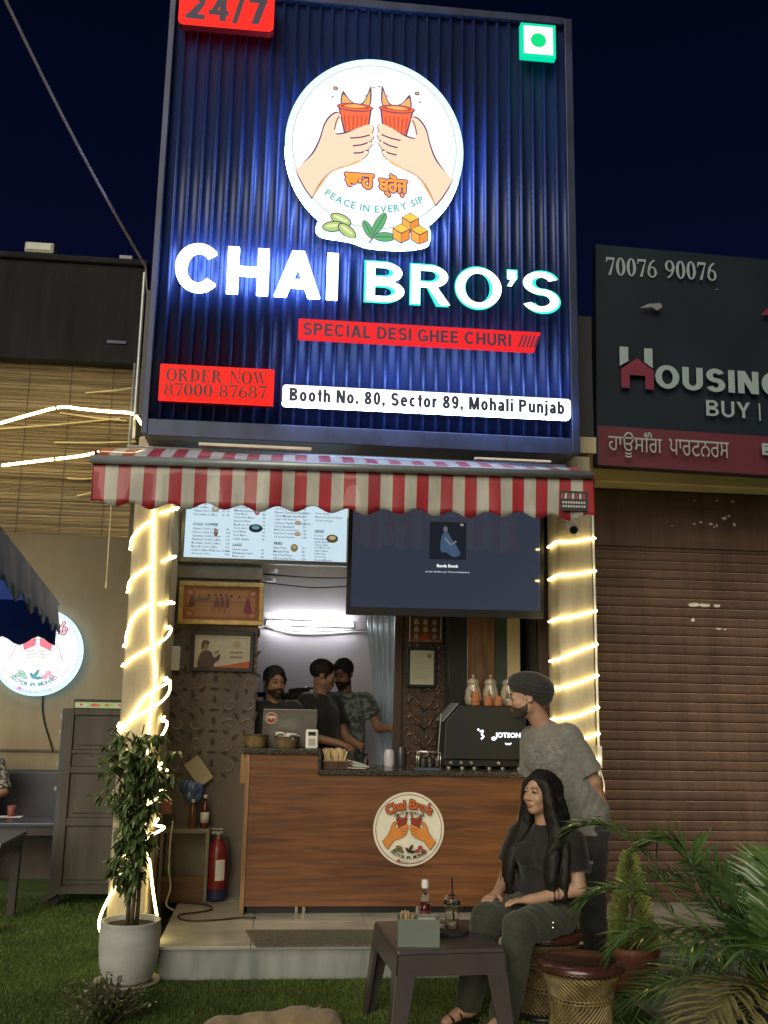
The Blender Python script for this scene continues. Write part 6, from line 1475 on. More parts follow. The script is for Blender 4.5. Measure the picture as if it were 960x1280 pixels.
mb = MB(); mb.prism([(X0 - .02, cy0 - .02, .06), (X0 - .10, cy0 - .02, .03), (X0 - .10, cy0 - .02, .06), (X0 + .05, cy0 - .02, .155), (X1, cy0 - .02, .145), (X1, cy0 - .02, .10), (X0 + .05, cy0 - .02, .10)], (0, .0195, 0)); mb.build('base_skirt', M_CUPB, cp_, W=1)
for x in (X0 + .0, X1 - .08):
    for y in (cy0 + .06, cy0 + .42):
        mb = MB(); mb.lathe([(.02, -.014), (.045, -.014), (.045, .014), (.02, .014)], 16, (x, y, .048), axis='y'); mb.box(x - .03, x + .03, y - .02, y + .02, .085, .0995); mb.build('castor', M_BLACK, cp_, W=1)
for z in (1.42, 1.30, 1.05, .86): 
    mb = MB(); mb.box(X0 - .062, X0 - .0405, cy0 + .06, cy0 + .10, z, z + .03); mb.build('hinge', M_CHROME, cp_, W=1)
ss = thing('counter_light_strip', 'narrow lit strip sign with small pictures on top of the tall cupboard', 'sign', (-1.4, 1.8, 1.5))
p0, p1 = at(92, 881, Y=1.78), at(152, 898, Y=1.78)
mb = MB(); mb.box(p0.x, p1.x + .1, 1.78, 1.86, 1.5005, 1.575); mb.build('strip_box', M_BLACK, ss, W=1, bevel=.004)
a = Art(.0004); a.poly([(.01, .006), (.50, .006), (.50, .052), (.01, .052)], (.42, .50, .22)); 
for k, c_ in enumerate(((.62, .55, .45), (.55, .20, .12), (.35, .48, .16), (.5, .58, .3))): a.ell(.07 + k * .10, .029, .04, .014, c_, 14); a.ell(.06 + k * .10, .032, .014, .009, (.62, .10, .08), 10)
a.build('strip_face', (p0.x, 1.78, 1.5005), XR, ZU, ss, .55)

# bench seating along the back wall
bn = thing('wall_bench', 'long dark upholstered bench along the tan wall', 'bench', (-3.5, 3.3, 0))
M_BEN = mat('bench_grey', (.055, .060, .075), .6, vary=.15, scale=4)
mb = MB(); mb.box(-6, -1.02, 3.44, 3.57, .45, .90); mb.build('backrest', M_BEN, bn, W=1, bevel=.03, seg=3)
mb = MB(); mb.box(-6, -1.02, 2.95, 3.435, .38, .47); mb.build('seat', M_BEN, bn, W=1, bevel=.025, seg=3)
mb = MB(); mb.box(-6, -1.02, 3.0, 3.43, .0, .3795); mb.build('base', mat('bench_base', (.05, .035, .03), .6), bn, W=1)
def cafe_table(name, label, x0, x1, y0, y1, h_):
    t = thing(name, label, 'table', ((x0 + x1) / 2, (y0 + y1) / 2, 0), 0, 'dark cafe tables')
    m_ = MB(); m_.box(x0, x1, y0, y1, h_ - .03, h_); m_.build('tabletop', mat('cafe_top', (.06, .07, .10), .25, vary=.1), t, W=1, bevel=.006)
    m_ = MB(); m_.box(x0 + .02, x1 - .02, y0 + .02, y1 - .02, h_ - .10, h_ - .0305); m_.build('apron', M_TABLE, t, W=1)
    for x in (x0 + .02, x1 - .08):
        for y in (y0 + .02, y1 - .08):
            m_ = MB(); m_.hexa([(x, y, 0), (x + .05, y, 0), (x + .05, y + .05, 0), (x, y + .05, 0)], [(x, y, h_ - .1005), (x + .06, y, h_ - .1005), (x + .06, y + .06, h_ - .1005), (x, y + .06, h_ - .1005)]); m_.build('leg', M_TABLE, t, W=1)
    return t
pT = at(19, 1046, Z=.60)
cafe_table('cafe_table', 'nearer dark cafe table at the left with a bluish shiny top', pT.x - .75, pT.x, pT.y - .35, pT.y + .35, .60)
pU = at(68, 1030, Z=.55)
cafe_table('cafe_table', 'farther dark cafe table at the bench holding a red cup and white paper', -3.05, pU.x + .25, 2.35, 2.8, .55)
q = at(12, 1021, Z=.5515)
mb = MB(); mb.lathe([(.03, 0), (.038, .09), (.036, .09), (.028, .004), (0, .004)], 18); tag(mb.build('paper_cup', mat('cup_maroon', (.20, .055, .05), .6), smooth=True, loc=(q.x, q.y + .05, .5505)), 'small maroon cup on white paper on the far cafe table', 'cup')
mb = MB(); mb.box(q.x - .10, q.x + .10, q.y - .05, q.y + .09, .5503, .5508); tag(mb.build('paper_sheet', mat('white_paper', (.62, .61, .58), .7)), 'white paper under the maroon cup on the far cafe table', 'paper')

# parasol at the left edge
pr_ = thing('parasol', 'square parasol with a grey outer and blue inner scalloped valance', 'parasol', (-2.0, -3.2, 0))
CR = at(73, 752, Z=2.0); ED = at(0, 657, Z=2.0)
d = Vector((ED.x - CR.x, ED.y - CR.y, 0)).normalized(); L_ = 2.15; e_ = Vector((-d.y, d.x, 0)); e_ = e_ if e_.x < 0 else -e_
c0_ = Vector((CR.x, CR.y, 2.0)); cor = [c0_, c0_ + d * L_, c0_ + d * L_ + e_ * L_, c0_ + e_ * L_]; apx = sum(cor, Vector()) / 4 + Vector((0, 0, .42))
M_PARO = mat('parasol_grey', (.34, .33, .32), .7, vary=.1, scale=5, stretch=(3, 3, 1)); M_PARI = mat('parasol_blue', (.10, .18, .62), .7, vary=.15, scale=2)
_n = M_PARI.node_tree; _b = _n.nodes['Principled BSDF']; _t = _n.nodes.new('ShaderNodeBsdfTranslucent'); _x = _n.nodes.new('ShaderNodeMixShader'); _x.inputs[0].default_value = .55
_n.links.new(_b.inputs['Base Color'].links[0].from_socket, _t.inputs[0]); _n.links.new(_b.outputs[0], _x.inputs[1]); _n.links.new(_t.outputs[0], _x.inputs[2]); _n.links.new(_x.outputs[0], _n.nodes['Material Output'].inputs[0])
mb = MB()
for i in range(4): mb.add([cor[i], cor[(i + 1) % 4], apx], [(0, 1, 2)])
o = mb.build('canopy', M_PARI, pr_, W=1)
for i in range(4):
    A_, B_ = cor[i], cor[(i + 1) % 4]; n = 90; vs = []; n_out = ((A_ + B_) / 2 - Vector((apx.x, apx.y, 2.0))).normalized()
    for k in range(n + 1):
        p = A_.lerp(B_, k / n); dr = (.17 if i == 3 else .125) + .016 * math.cos(k / n * 2 * math.pi * 15) + .004 * math.sin(k * .7); sw_ = n_out * (.012 + .008 * math.sin(k * .35))
        vs += [p, p + sw_ * .5 - Vector((0, 0, dr * .5)), p + sw_ - Vector((0, 0, dr))]
    m_ = MB(); m_.add(vs, [(3 * k + j, 3 * k + 3 + j, 3 * k + 4 + j, 3 * k + 1 + j) for k in range(n) for j in (0, 1)]); vo = m_.build('valance', M_PARO, pr_, W=1, smooth=True)
    m_ = MB(); m_.add([Vector(p) - n_out * .004 for p in vs], [(3 * k + j, 3 * k + 3 + j, 3 * k + 4 + j, 3 * k + 1 + j) for k in range(n) for j in (0, 1)]); m_.build('valance_lining', M_PARI, pr_, W=1, smooth=True)
    m_ = MB(); m_.tube([vs[3 * k + 2] for k in range(n + 1)], .003, 5); m_.build('valance_trim', mat('pale_trim', (.36, .36, .38), .6), pr_, W=1)
mb = MB(); mb.tube([(apx.x, apx.y, 0), (apx.x, apx.y, apx.z + .05)], .022, 12); mb.build('pole', M_CHROME, pr_, W=1)
for c_ in cor:
    mb = MB(); mb.tube([apx - Vector((0, 0, .02)), c_ - Vector((0, 0, .01))], .01, 6); mb.build('rib', M_CHROME, pr_, W=1)
mb = MB(); mb.lathe([(.25, 0), (.25, .06), (.04, .08), (.04, .3)], 24, (apx.x, apx.y, 0)); mb.build('base', M_BLACK, pr_, W=1)

# ================================================================== LAWN FURNITURE
tb = thing('plastic_table', 'low dark brown plastic table with splayed legs on the lawn', 'table', (.838, -1.235, 0), R(4.5))
th = .46; hx, hy = .262, .315
mb = MB()
mb.hexa([(-hx, -hy, th - .022), (hx, -hy, th - .022), (hx, hy, th - .022), (-hx, hy, th - .022)], [(-hx + .006, -hy + .006, th), (hx - .006, -hy + .006, th), (hx - .006, hy - .006, th), (-hx + .006, hy - .006, th)]); mb.build('tabletop', M_TABLE, tb, bevel=.006, seg=3)
for q in (-1, 1):
    mb = MB(); o_x = hx + .012
    for (P0, P1, dv) in (((q * hx, -hy + .0), (q * hx, hy), 0),):
        mb.hexa([(q * (hx + .008), -hy - .008, th - .115), (q * (hx - .012), -hy + .014, th - .115), (q * (hx - .012), hy - .014, th - .115), (q * (hx + .008), hy + .008, th - .115)], [(q * (hx - .001), -hy + .001, th - .0225), (q * (hx - .018), -hy + .018, th - .0225), (q * (hx - .018), hy - .018, th - .0225), (q * (hx - .001), hy - .001, th - .0225)])
    mb.build('apron', M_TABLE, tb)
    mb = MB(); mb.hexa([(-hx + .0, q * (hy + .0085), th - .115), (hx, q * (hy + .0085), th - .115), (hx - .02, q * (hy - .012), th - .115), (-hx + .02, q * (hy - .012), th - .115)], [(-hx + .006, q * (hy - .0015), th - .0225), (hx - .006, q * (hy - .0015), th - .0225), (hx - .02, q * (hy - .018), th - .0225), (-hx + .02, q * (hy - .018), th - .0225)])
    mb.build('apron', M_TABLE, tb)
for qx in (-1, 1):
    for qy in (-1, 1):
        mb = MB(); t_, b_ = .10, .062; ex = .045
        def Lp(s_, off, z, w2): return [(qx * (hx + off), qy * (hy + off), z), (qx * (hx + off - w2), qy * (hy + off), z), (qx * (hx + off - w2), qy * (hy + off - .02), z), (qx * (hx + off), qy * (hy + off - .02), z)]
        mb.hexa(Lp(0, ex, 0, b_), Lp(0, .009, th - .108, t_))
        def Lq(off, z, w2): return [(qx * (hx + off), qy * (hy + off - .0205), z), (qx * (hx + off), qy * (hy + off - w2), z), (qx * (hx + off - .02), qy * (hy + off - w2), z), (qx * (hx + off - .02), qy * (hy + off - .0205), z)]
        mb.hexa(Lq(ex, 0, b_), Lq(.009, th - .108, t_)); mb.build('leg', M_TABLE, tb, bevel=.003)

# things on the table
cd2 = thing('cutlery_caddy', 'grey green metal caddy with sachets on the brown table', 'caddy', (.715, -1.45, th)); cd2.rotation_euler = (0, 0, R(-4))
M_CAD = mat('sage_metal', (.16, .19, .165), .4, metal=.2, vary=.06)
mb = MB(); ax, ay, ah = .10, .062, .125
mb.box(-ax, ax, -ay, -ay + .004, 0, ah); mb.box(-ax, ax, ay - .004, ay, 0, ah); mb.box(-ax, -ax + .004, -ay + .0041, ay - .0041, 0, ah); mb.box(ax - .004, ax, -ay + .0041, ay - .0041, 0, ah); mb.box(-ax + .0041, ax - .0041, -ay + .0041, ay - .0041, .001, .005); mb.build('tin', M_CAD, cd2, bevel=.0015)
mb = MB(); mb.box(-.02, -.016, -ay + .0045, ay - .0045, .006, ah - .004); mb.build('divider', M_CAD, cd2)
mb = MB(); rs_ = random.Random(9)
for k in range(16): mb.box(-.016, .016, -.002, .002, -.05, .055, 0, Matrix.Translation((-.082 + k * .0038, rs_.uniform(-.03, .03), .09 + rs_.uniform(-.008, .012))) @ Matrix.Rotation(rs_.uniform(-.25, .25), 4, 'X') @ Matrix.Rotation(rs_.uniform(1.0, 1.8), 4, 'Z'))
mb.build('sugar_sachets', mat('brown_paper', (.50, .38, .20), .7), cd2)
mb = MB(); mb.box(.0, .085, -.04, .045, .01, .112); mb.build('tissue_block', M_WHITE, cd2)
sb = thing('ketchup_bottle', 'tall clear bottle of red sauce with a white cap standing behind the grey caddy', 'bottle', (.80, -1.10, th))
mb = MB(); mb.lathe([(.029, 0), (.030, .02), (.029, .10), (.022, .145), (.0175, .19), (.0175, .20)], 20); mb.build('glass_body', clear('bottle_clear', (.9, .88, .84), .05, 1.3), sb, smooth=True)
mb = MB(); mb.lathe([(.0, .004), (.025, .005), (.026, .02), (.0255, .10), (.02, .125), (0, .126)], 20); mb.build('sauce', M_KETCH, sb, smooth=True)
mb = MB(); mb.lathe([(.0185, .196), (.0195, .21), (.017, .235), (.0, .237)], 16); mb.build('cap', M_WHITE, sb, smooth='auto')
mb = MB(); mb.lathe([(.0303, .03), (.0297, .085)], 20); mb.build('bottle_label', mat('label_maroon', (.15, .03, .03), .5), sb, smooth=True)
pcup = thing('iced_drink_cup', 'empty clear plastic cup with dome lid and black straw on a dark round coaster', 'cup', (.925, -1.20, th + .021))
mb = MB(); mb.lathe([(.0, .001), (.030, .0), (.036, .06), (.043, .105), (.0445, .107), (.042, .106), (.035, .06), (.029, .003), (0, .003)], 24); mb.build('cup_wall', clear('cup_clear', (.93, .93, .9), .06, 1.3), pcup, smooth=True)
mb = MB(); mb.lathe([(.046, .106), (.046, .113), (.043, .114), (.041, .135), (.030, .152), (.012, .158), (.012, .155), (.029, .148), (.039, .133), (.041, .113)], 24); mb.build('dome_lid', clear('cup_clear'), pcup, smooth=True)
mb = MB(); mb.tube([(.01, .005, .01), (-.002, 0, .24)], .005, 8); mb.build('straw', M_BLACK, pcup)
mb = MB(); mb.lathe([(0, .003), (.0285, .0035), (.031, .03), (0, .031)], 18); mb.build('ice_melt', mat('milky_dregs', (.42, .38, .30), .3), pcup, smooth=True)
mb = MB(); mb.lathe([(.085, 0), (.088, .004), (.088, .016), (.084, .02), (0, .02)], 36); o = mb.build('round_coaster', mat('dark_board', (.025, .020, .018), .5), smooth='auto', loc=(.915, -1.235, th + .0005)); tag(o, 'dark round wooden coaster under the plastic cup on the brown table', 'coaster')
nk = MB(); rs_ = random.Random(16)
for k in range(5): nk.box(-.035, .035, -.03, .03, -.0015, .0015, 0, Matrix.Translation((.845 + rs_.uniform(-.01, .01), -1.19 + rs_.uniform(-.01, .01), th + .006 + .006 * k)) @ Matrix.Rotation(rs_.uniform(0, 3), 4, 'Z') @ Matrix.Rotation(rs_.uniform(-.25, .25), 4, 'X'))
tag(nk.build('used_tissue', mat('white_paper', (.62, .61, .58), .7)), 'crumpled white tissue beside the coaster on the brown table', 'tissue')

def mooda(label, x, y, rot):
    t = thing('cane_stool', label, 'stool', (x, y, 0), rot, 'cane stools on the lawn')
    H_, NB = .385, 44
    def rad(z): u = z / H_; return .185 - .05 * math.sin(math.pi * min(1, max(0, u))) ** .8 + .002
    m_ = MB()
    for fam in (1, -1):
        for k in range(NB):
            a0 = 2 * math.pi * k / NB; pts = []
            for i in range(11):
                z = .02 + (H_ - .03) * i / 10
                # zig-zag bundles: herringbone bands
                u = i / 10; zig = abs(((u * 3) % 2) - 1) if fam > 0 else 1 - abs(((u * 3) % 2) - 1)
                a = a0 + (zig * .80); rr = rad(z) + (.0035 if fam > 0 else -.004); pts.append((rr * math.cos(a), rr * math.sin(a), z))
            m_.tube(pts, .0056, 6)
    m_.build('cane_weave', M_CANE, t, smooth=True)
    m_ = MB(); prof = [(rad(z) - .014, z) for z in np.linspace(.02, H_ - .01, 12)]; m_.lathe(prof, 40); m_.build('inner_lining', M_CANED, t, smooth=True)
    for z in (.135, .155, .25, .265):
        m_ = MB(); rr = rad(z) + .007; m_.tube([(rr * math.cos(2 * math.pi * j / 48), rr * math.sin(2 * math.pi * j / 48), z + .003 * (j % 2)) for j in range(49)], .0045, 5); m_.build('binding_ring', M_CANE, t, smooth=True)
    m_ = MB(); m_.lathe([(.178, 0), (.196, .004), (.198, .02), (.190, .032), (.18, .034)], 40); m_.build('foot_ring', M_BLACK, t, smooth=True)
    m_ = MB(); m_.lathe([(.165, .372), (.192, .374), (.206, .388), (.204, .408), (.190, .420), (.172, .424), (.160, .420), (.15, .414), (0, .412)], 48); so = m_.build('seat_pad', M_REX, t, smooth=True)
    m_ = MB(); m_.tube([(.2065 * math.cos(2 * math.pi * j / 96), .2065 * math.sin(2 * math.pi * j / 96), .386 + .008 * (j % 2)) for j in range(97)], .004, 5); m_.build('rim_lacing', M_REX, so, smooth=True)
    return t
GX, GY = 1.47, -.96
mooda('cane stool with the seated person on it', GX, GY, .3)
mooda('empty cane stool with a shiny maroon seat in front of the seated person', 1.475, -1.575, .7)

# ================================================================== PLANTS
def leaf_quad(mb, p, d, up, L, wd, fold=.25, droop=.3, m=0, seg=3):
    d = d.normalized(); s_ = d.cross(up); s_ = s_.normalized() if s_.length > 1e-4 else d.orthogonal().normalized(); n = s_.cross(d)
    vs = []; pr2 = [(0, .08), (.28, .85), (.6, .9), (1, .02)] if seg == 3 else [(0, .3), (.4, 1), (1, .02)]
    for t, w2 in pr2:
        c = p + d * L * t - Vector((0, 0, 1)) * droop * L * t * t; x = wd / 2 * w2
        vs += [c - s_ * x + n * fold * x, c, c + s_ * x + n * fold * x]
    fs = []
    for i in range(len(pr2) - 1): fs += [(3 * i, 3 * i + 1, 3 * i + 4, 3 * i + 3), (3 * i + 1, 3 * i + 2, 3 * i + 5, 3 * i + 4)]
    mb.add(vs, fs, m)
rp_ = random.Random(21)
# --- potted ficus by the left pillar
pcx, pcy = -.79, -.31
fp = thing('plant_pot', 'round white pot on a saucer in front of the left pillar', 'pot', (pcx, pcy, 0))
mb = MB(); mb.lathe([(.115, .012), (.14, .03), (.163, .11), (.172, .20), (.172, .29), (.166, .325), (.170, .335), (.166, .342), (.150, .338), (.148, .31), (0, .308)], 40); mb.build('pot_wall', M_POTW, fp, smooth=True)
mb = MB(); mb.lathe([(0, .309), (.147, .312)], 30); mb.build('soil', M_SOIL, fp)
mb = MB(); mb.lathe([(.0, .002), (.165, .004), (.185, .012), (.186, .022), (.178, .022), (.16, .0125), (0, .011)], 36); mb.build('saucer', mat('saucer_cream', (.42, .40, .33), .6), fp, smooth=True)
ccx_ = pcx - .03
fc = thing('weeping_fig', 'leafy potted fig tree with drooping leaves lit from behind by the rope light', 'plant', (pcx, pcy, .312))
mb = MB(); stems = []
for sx_, sy_, top in ((-.02, 0, 1.13), (.03, .01, 1.03), (.005, -.02, .85)):
    pts = [Vector((pcx + sx_ + .03 * math.sin(k * .9 + sx_ * 40) * k / 9, pcy + sy_ + .02 * math.cos(k * 1.1) * k / 9, .31 + top * k / 9)) for k in range(10)]
    mb.tube(pts, .012, 7, rs=[.013 - .001 * k for k in range(10)]); stems.append(pts)
tw = []
for k in range(112):
    u = rp_.random(); z = .50 + .92 * u ** .8
    prof_r = .10 + .165 * math.exp(-((z - 1.18) / .27) ** 2) + .03 * math.exp(-((z - .70) / .12) ** 2) - .05 * math.exp(-((z - .93) / .08) ** 2)
    an = rp_.uniform(0, 6.283); r_ = prof_r * rp_.uniform(.45, 1.05); st = stems[k % 3]; zz = min(max((z - .31) / 1.13 * 9, 0), 8.9); base = st[min(int(zz), 9)].copy()
    tip = Vector((ccx_ + r_ * math.cos(an), pcy + r_ * math.sin(an), z + rp_.uniform(.0, .06))); base.z = min(base.z, tip.z - .05)
    mid = base.lerp(tip, .6) + Vector((0, 0, .03)); mb.tube([base, mid, tip], .003, 5, rs=[.004, .003, .0015]); tw.append((base, mid, tip))
mb.build('stem', M_BARK, fc, W=1, smooth=True)
mb = MB()
for base, mid, tip in tw:
    for j in range(15):
        t = rp_.uniform(.25, 1.05); p = base.lerp(mid, t * 2) if t < .5 else mid.lerp(tip, (t - .5) * 2); an = rp_.uniform(0, 6.283)
        d = Vector((math.cos(an), math.sin(an), rp_.uniform(-1.5, .15))); leaf_quad(mb, p, d, Vector((0, 0, 1)), rp_.uniform(.05, .085), rp_.uniform(.022, .034), .3, .25)
mb.build('crown', M_LEAF, fc, W=1)
# --- low shrub at the bottom left
sx0, sy0 = -.79, -1.08
sb_ = thing('low_shrub', 'small leafy shrub on the lawn in front of the white pot', 'shrub', (sx0, sy0, 0))
mb = MB(); mb2 = MB()
for k in range(80):
    an = rp_.uniform(0, 6.283); el = rp_.uniform(.3, 1.5); L = rp_.uniform(.14, .26); tip = Vector((sx0 + L * math.cos(an) * math.cos(el) * 1.1, sy0 + L * math.sin(an) * math.cos(el), .03 + L * math.sin(el) * .85)); b0 = Vector((sx0 + .03 * math.cos(an), sy0 + .03 * math.sin(an), 0)); mb2.tube([b0, b0.lerp(tip, .5) + Vector((0, 0, .02)), tip], .003, 5)
    for j in range(13):
        t = rp_.uniform(.35, 1.05); a2 = rp_.uniform(0, 6.283); leaf_quad(mb, b0.lerp(tip, t), Vector((math.cos(a2), math.sin(a2), rp_.uniform(-.3, .9))), Vector((0, 0, 1)), rp_.uniform(.025, .045), rp_.uniform(.012, .02), .2, .2, seg=2)
mb2.build('stem', M_BARK, sb_, W=1); mb.build('crown', M_LEAF, sb_, W=1)
# --- golden thuja in a red pot
txx, tyy = 2.06, -.66
tp_ = thing('plant_pot', 'terracotta red pot with the conifer, beside the right pillar', 'pot', (txx, tyy, .012))
mb = MB(); mb.lathe([(.10, 0), (.12, .02), (.145, .20), (.155, .22), (.155, .255), (.145, .262), (.135, .25), (.125, .235), (0, .232)], 32); mb.build('pot_wall', mat('pot_red', (.16, .050, .030), .55, vary=.15), tp_, smooth=True)
mb = MB(); mb.lathe([(0, .233), (.124, .236)], 24); mb.build('soil', M_SOIL, tp_)
tj = thing('golden_conifer', 'small cone shaped golden green conifer lit by the lamp beside the right pillar', 'plant', (txx, tyy, .25))
mb = MB(); mb.tube([(txx, tyy, .245), (txx + .01, tyy, .5), (txx, tyy, .72)], .008, 6, rs=[.012, .008, .003]); mb.build('stem', M_BARK, tj, W=1)
mb = MB()
for k in range(4200):
    u = rp_.random() ** 1.25; z = .26 + .50 * u; rr = .125 * (1 - u) ** .75 + .012; an = rp_.uniform(0, 6.283); r_ = rr * rp_.uniform(.35, 1.1); p = Vector((txx + r_ * math.cos(an), tyy + r_ * math.sin(an), z)); d = Vector((math.cos(an) * .8, math.sin(an) * .8, rp_.uniform(.3, 1.3))); leaf_quad(mb, p, d, Vector((math.sin(an), -math.cos(an), rp_.uniform(-.5, .5))), rp_.uniform(.022, .045), rp_.uniform(.007, .013), .1, .05, seg=2)
mb.build('crown', M_THUJA, tj, W=1)
# --- areca palms
def frond(mbl, mbs, base, tip_dir, L, arch, nl, lw, ll, m=0, rnd=None, end_droop=1.0, path=None):
    rnd = rnd or rp_
    d = tip_dir.normalized(); P = []
    hz = Vector((d.x, d.y, 0)); hz = hz.normalized() if hz.length > .01 else Vector((1, 0, 0))
    for k in range(15):
        t = k / 14; P.append(base + d * L * t - Vector((0, 0, 1)) * arch * L * t ** 2.2 * end_droop + hz * .12 * L * t * t)
    if path:
        q = spline([tuple(base)] + [tuple(p) for p in path], 10); P = [Vector(q[round(k * (len(q) - 1) / 14)]) for k in range(15)]
    mbs.tube(P, .004, 6, rs=[.0065 - .0004 * k for k in range(15)])
    for k in range(nl):
        t = .22 + .78 * k / (nl - 1); i = min(int(t * 14), 13); p = P[i].lerp(P[i + 1], t * 14 - i); tg = (P[i + 1] - P[i]).normalized(); side = tg.cross(Vector((0, 0, 1))); side = side.normalized() if side.length > .01 else Vector((1, 0, 0)); nrm_ = side.cross(tg)
        lf = ll * (.55 + .75 * math.sin(math.pi * min(1, t * .92)) ** .8) * rnd.uniform(.85, 1.1)
        for q in (-1, 1):
            dd = tg * rnd.uniform(.65, .95) + side * q * rnd.uniform(.7, .95) + nrm_ * rnd.uniform(.10, .45)
            leaf_quad(mbl, p, dd, nrm_, lf, lw * rnd.uniform(.8, 1.15), .22, rnd.uniform(.15, .4), m)
def palm(name, label, x, y, z0, fr, pot=None, paths=None):
    t = thing(name, label, 'plant', (x, y, z0)); ml = MB(); ms = MB()
    for (dx, dy, dz, L, arch, *r) in fr:
        frond(ml, ms, Vector((x + .035 * dx, y + .035 * dy, z0)), Vector((dx, dy, dz)), L, arch, r[0] if r else 30, .021, .24, r[1] if len(r) > 1 else 0)
    for pth, nl, ll in (paths or []): frond(ml, ms, Vector((x, y, z0)), Vector((-1, 0, 1)), 1, 0, nl, .024, ll, path=pth)
    ms.build('stem', M_PALM, t, W=1, smooth=True); ml.build('crown', [M_PALM, M_PALMD], t, W=1); return t
PX, PYY = 2.36, -1.74
palm('areca_palm', 'big feathery palm with arching fronds filling the lower right corner', PX, PYY, .30, [ (-.5, .35, 1.2, .95, .40, 32), (-.25, .3, 1.4, .85, .35, 30), (.15, .25, 1.5, .9, .4, 30), (.55, .2, 1.2, .95, .45, 30), (.8, -.2, .9, .95, .5, 30), (-.35, -.5, 1.1, .8, .5, 28), (.25, -.5, 1.2, .85, .5, 28), (-.9, .3, .38, .60, .5, 28), (-.6, -.45, .45, .62, .5, 28, 1), (.6, .5, 1.0, .9, .45, 28), (.05, -.2, 1.6, .75, .3, 28), (-.6, -.1, .9, .70, .5, 26), (.35, .1, 1.1, .7, .45, 26), (-.5, -.6, .5, .6, .6, 24, 1), (.1, -.7, .7, .65, .6, 24), (-.1, .5, 1.0, .75, .5, 26), (.9, .3, .6, .8, .5, 26)], None, [([at(845, 1120, Y=-1.68), at(800, 1060, Y=-1.62), at(762, 1034, Y=-1.55), at(732, 1032, Y=-1.5), at(714, 1041, Y=-1.47)], 34, .185), ([at(850, 1150, Y=-1.7), at(812, 1118, Y=-1.66), at(775, 1110, Y=-1.6), at(745, 1116, Y=-1.56), at(728, 1134, Y=-1.54)], 30, .165), ([at(850, 1180, Y=-1.72), at(815, 1160, Y=-1.7), at(785, 1165, Y=-1.68), at(768, 1190, Y=-1.66)], 26, .17), ([at(880, 1110, Y=-1.74), at(860, 1070, Y=-1.7), at(838, 1052, Y=-1.66), at(815, 1055, Y=-1.62)], 30, .22)])
mb = MB(); 
pp = thing('plant_pot', 'square black pot under the big palm in the lower right corner', 'pot', (PX, PYY, 0))
mb.hexa([(PX - .12, PYY - .12, .0125), (PX + .12, PYY - .12, .0125), (PX + .12, PYY + .12, .0125), (PX - .12, PYY + .12, .0125)], [(PX - .16, PYY - .16, .30), (PX + .16, PYY - .16, .30), (PX + .16, PYY + .16, .30), (PX - .16, PYY + .16, .30)]); mb.build('pot_wall', M_BLACK, pp, W=1, bevel=.008)
palm('areca_palm', 'second palm clump behind the big one in front of the shutter', 2.72, -1.0, .22, [(-.8, .1, .75, .8, .5, 28), (-.4, .2, 1.2, .85, .4, 28), (.1, .1, 1.5, .85, .35, 28), (.5, .1, 1.2, .85, .45, 28), (.9, -.1, .8, .85, .5, 28), (-.6, -.4, .8, .7, .5, 26), (.3, -.5, 1.0, .8, .5, 26), (0, -.4, 1.2, .75, .5, 26), (-.9, -.1, .4, .7, .5, 26), (-.15, .5, 1.3, .7, .4, 24)])
pp = thing('plant_pot', 'brown pot under the second palm clump by the shutter', 'pot', (2.72, -1.0, .012)); mb = MB(); mb.lathe([(.10, 0), (.14, .20), (.15, .215), (.135, .22), (.12, .205), (0, .2)], 28); mb.build('pot_wall', mat('pot_brown', (.07, .035, .024), .5), pp, smooth=True)
palm('spider_plant', 'low pale striped grassy plant in front of the empty cane stool', 1.74, -1.98, .0, [(-.9, .2, .8, .30, .7, 12, 1), (-.6, .4, 1.1, .38, .6, 12), (-.2, .4, 1.2, .36, .6, 12), (.4, .2, 1.0, .38, .6, 12), (.8, -.1, .8, .36, .7, 12), (-.7, -.3, .7, .26, .8, 12, 1), (0, -.4, 1.1, .34, .7, 12), (.3, .5, 1.0, .36, .6, 12), (-1, 0, .5, .30, .7, 10)])
# leafy croton behind palms
cr_ = thing('leafy_bush', 'bushy yellow tipped plant at the right edge below the shutter', 'plant', (3.05, -.72, .012))
mb = MB(); mb2 = MB()
for k in range(34):
    an = rp_.uniform(0, 6.283); el = rp_.uniform(.5, 1.5); L = rp_.uniform(.4, .75); b0 = Vector((3.05, -.72, .02)); tip = b0 + Vector((L * math.cos(an) * math.cos(el) * .7, L * math.sin(an) * math.cos(el) * .7, L * math.sin(el))); mb2.tube([b0, b0.lerp(tip, .5), tip], .004, 5)
    for j in range(16):
        t = rp_.uniform(.3, 1.05); a2 = rp_.uniform(0, 6.283); leaf_quad(mb, b0.lerp(tip, t), Vector((math.cos(a2), math.sin(a2), rp_.uniform(.0, 1.2))), Vector((0, 0, 1)), rp_.uniform(.06, .12), rp_.uniform(.016, .03), .2, .3, 1 if rp_.random() < .2 else 0)
mb2.build('stem', M_BARK, cr_, W=1); mb.build('crown', [M_LEAF, mat('yellow_leaf', (.30, .28, .06), .5)], cr_, W=1)
# ================================================================== PEOPLE
def cloth(name, c1, c2, scale, rough=.85, stretch=(1, 1, 1), contrast=(.4, .6)):
    return mat(name, c1, rough, col2=c2, scale=scale, stretch=stretch, sheen=.15, contrast=contrast, detail=3)
M_OLIVE = cloth('olive_cotton', (.022, .028, .019), (.036, .043, .029), 6)
M_GREYT = cloth('grey_print_cotton', (.145, .145, .135), (.175, .175, .162), 40)
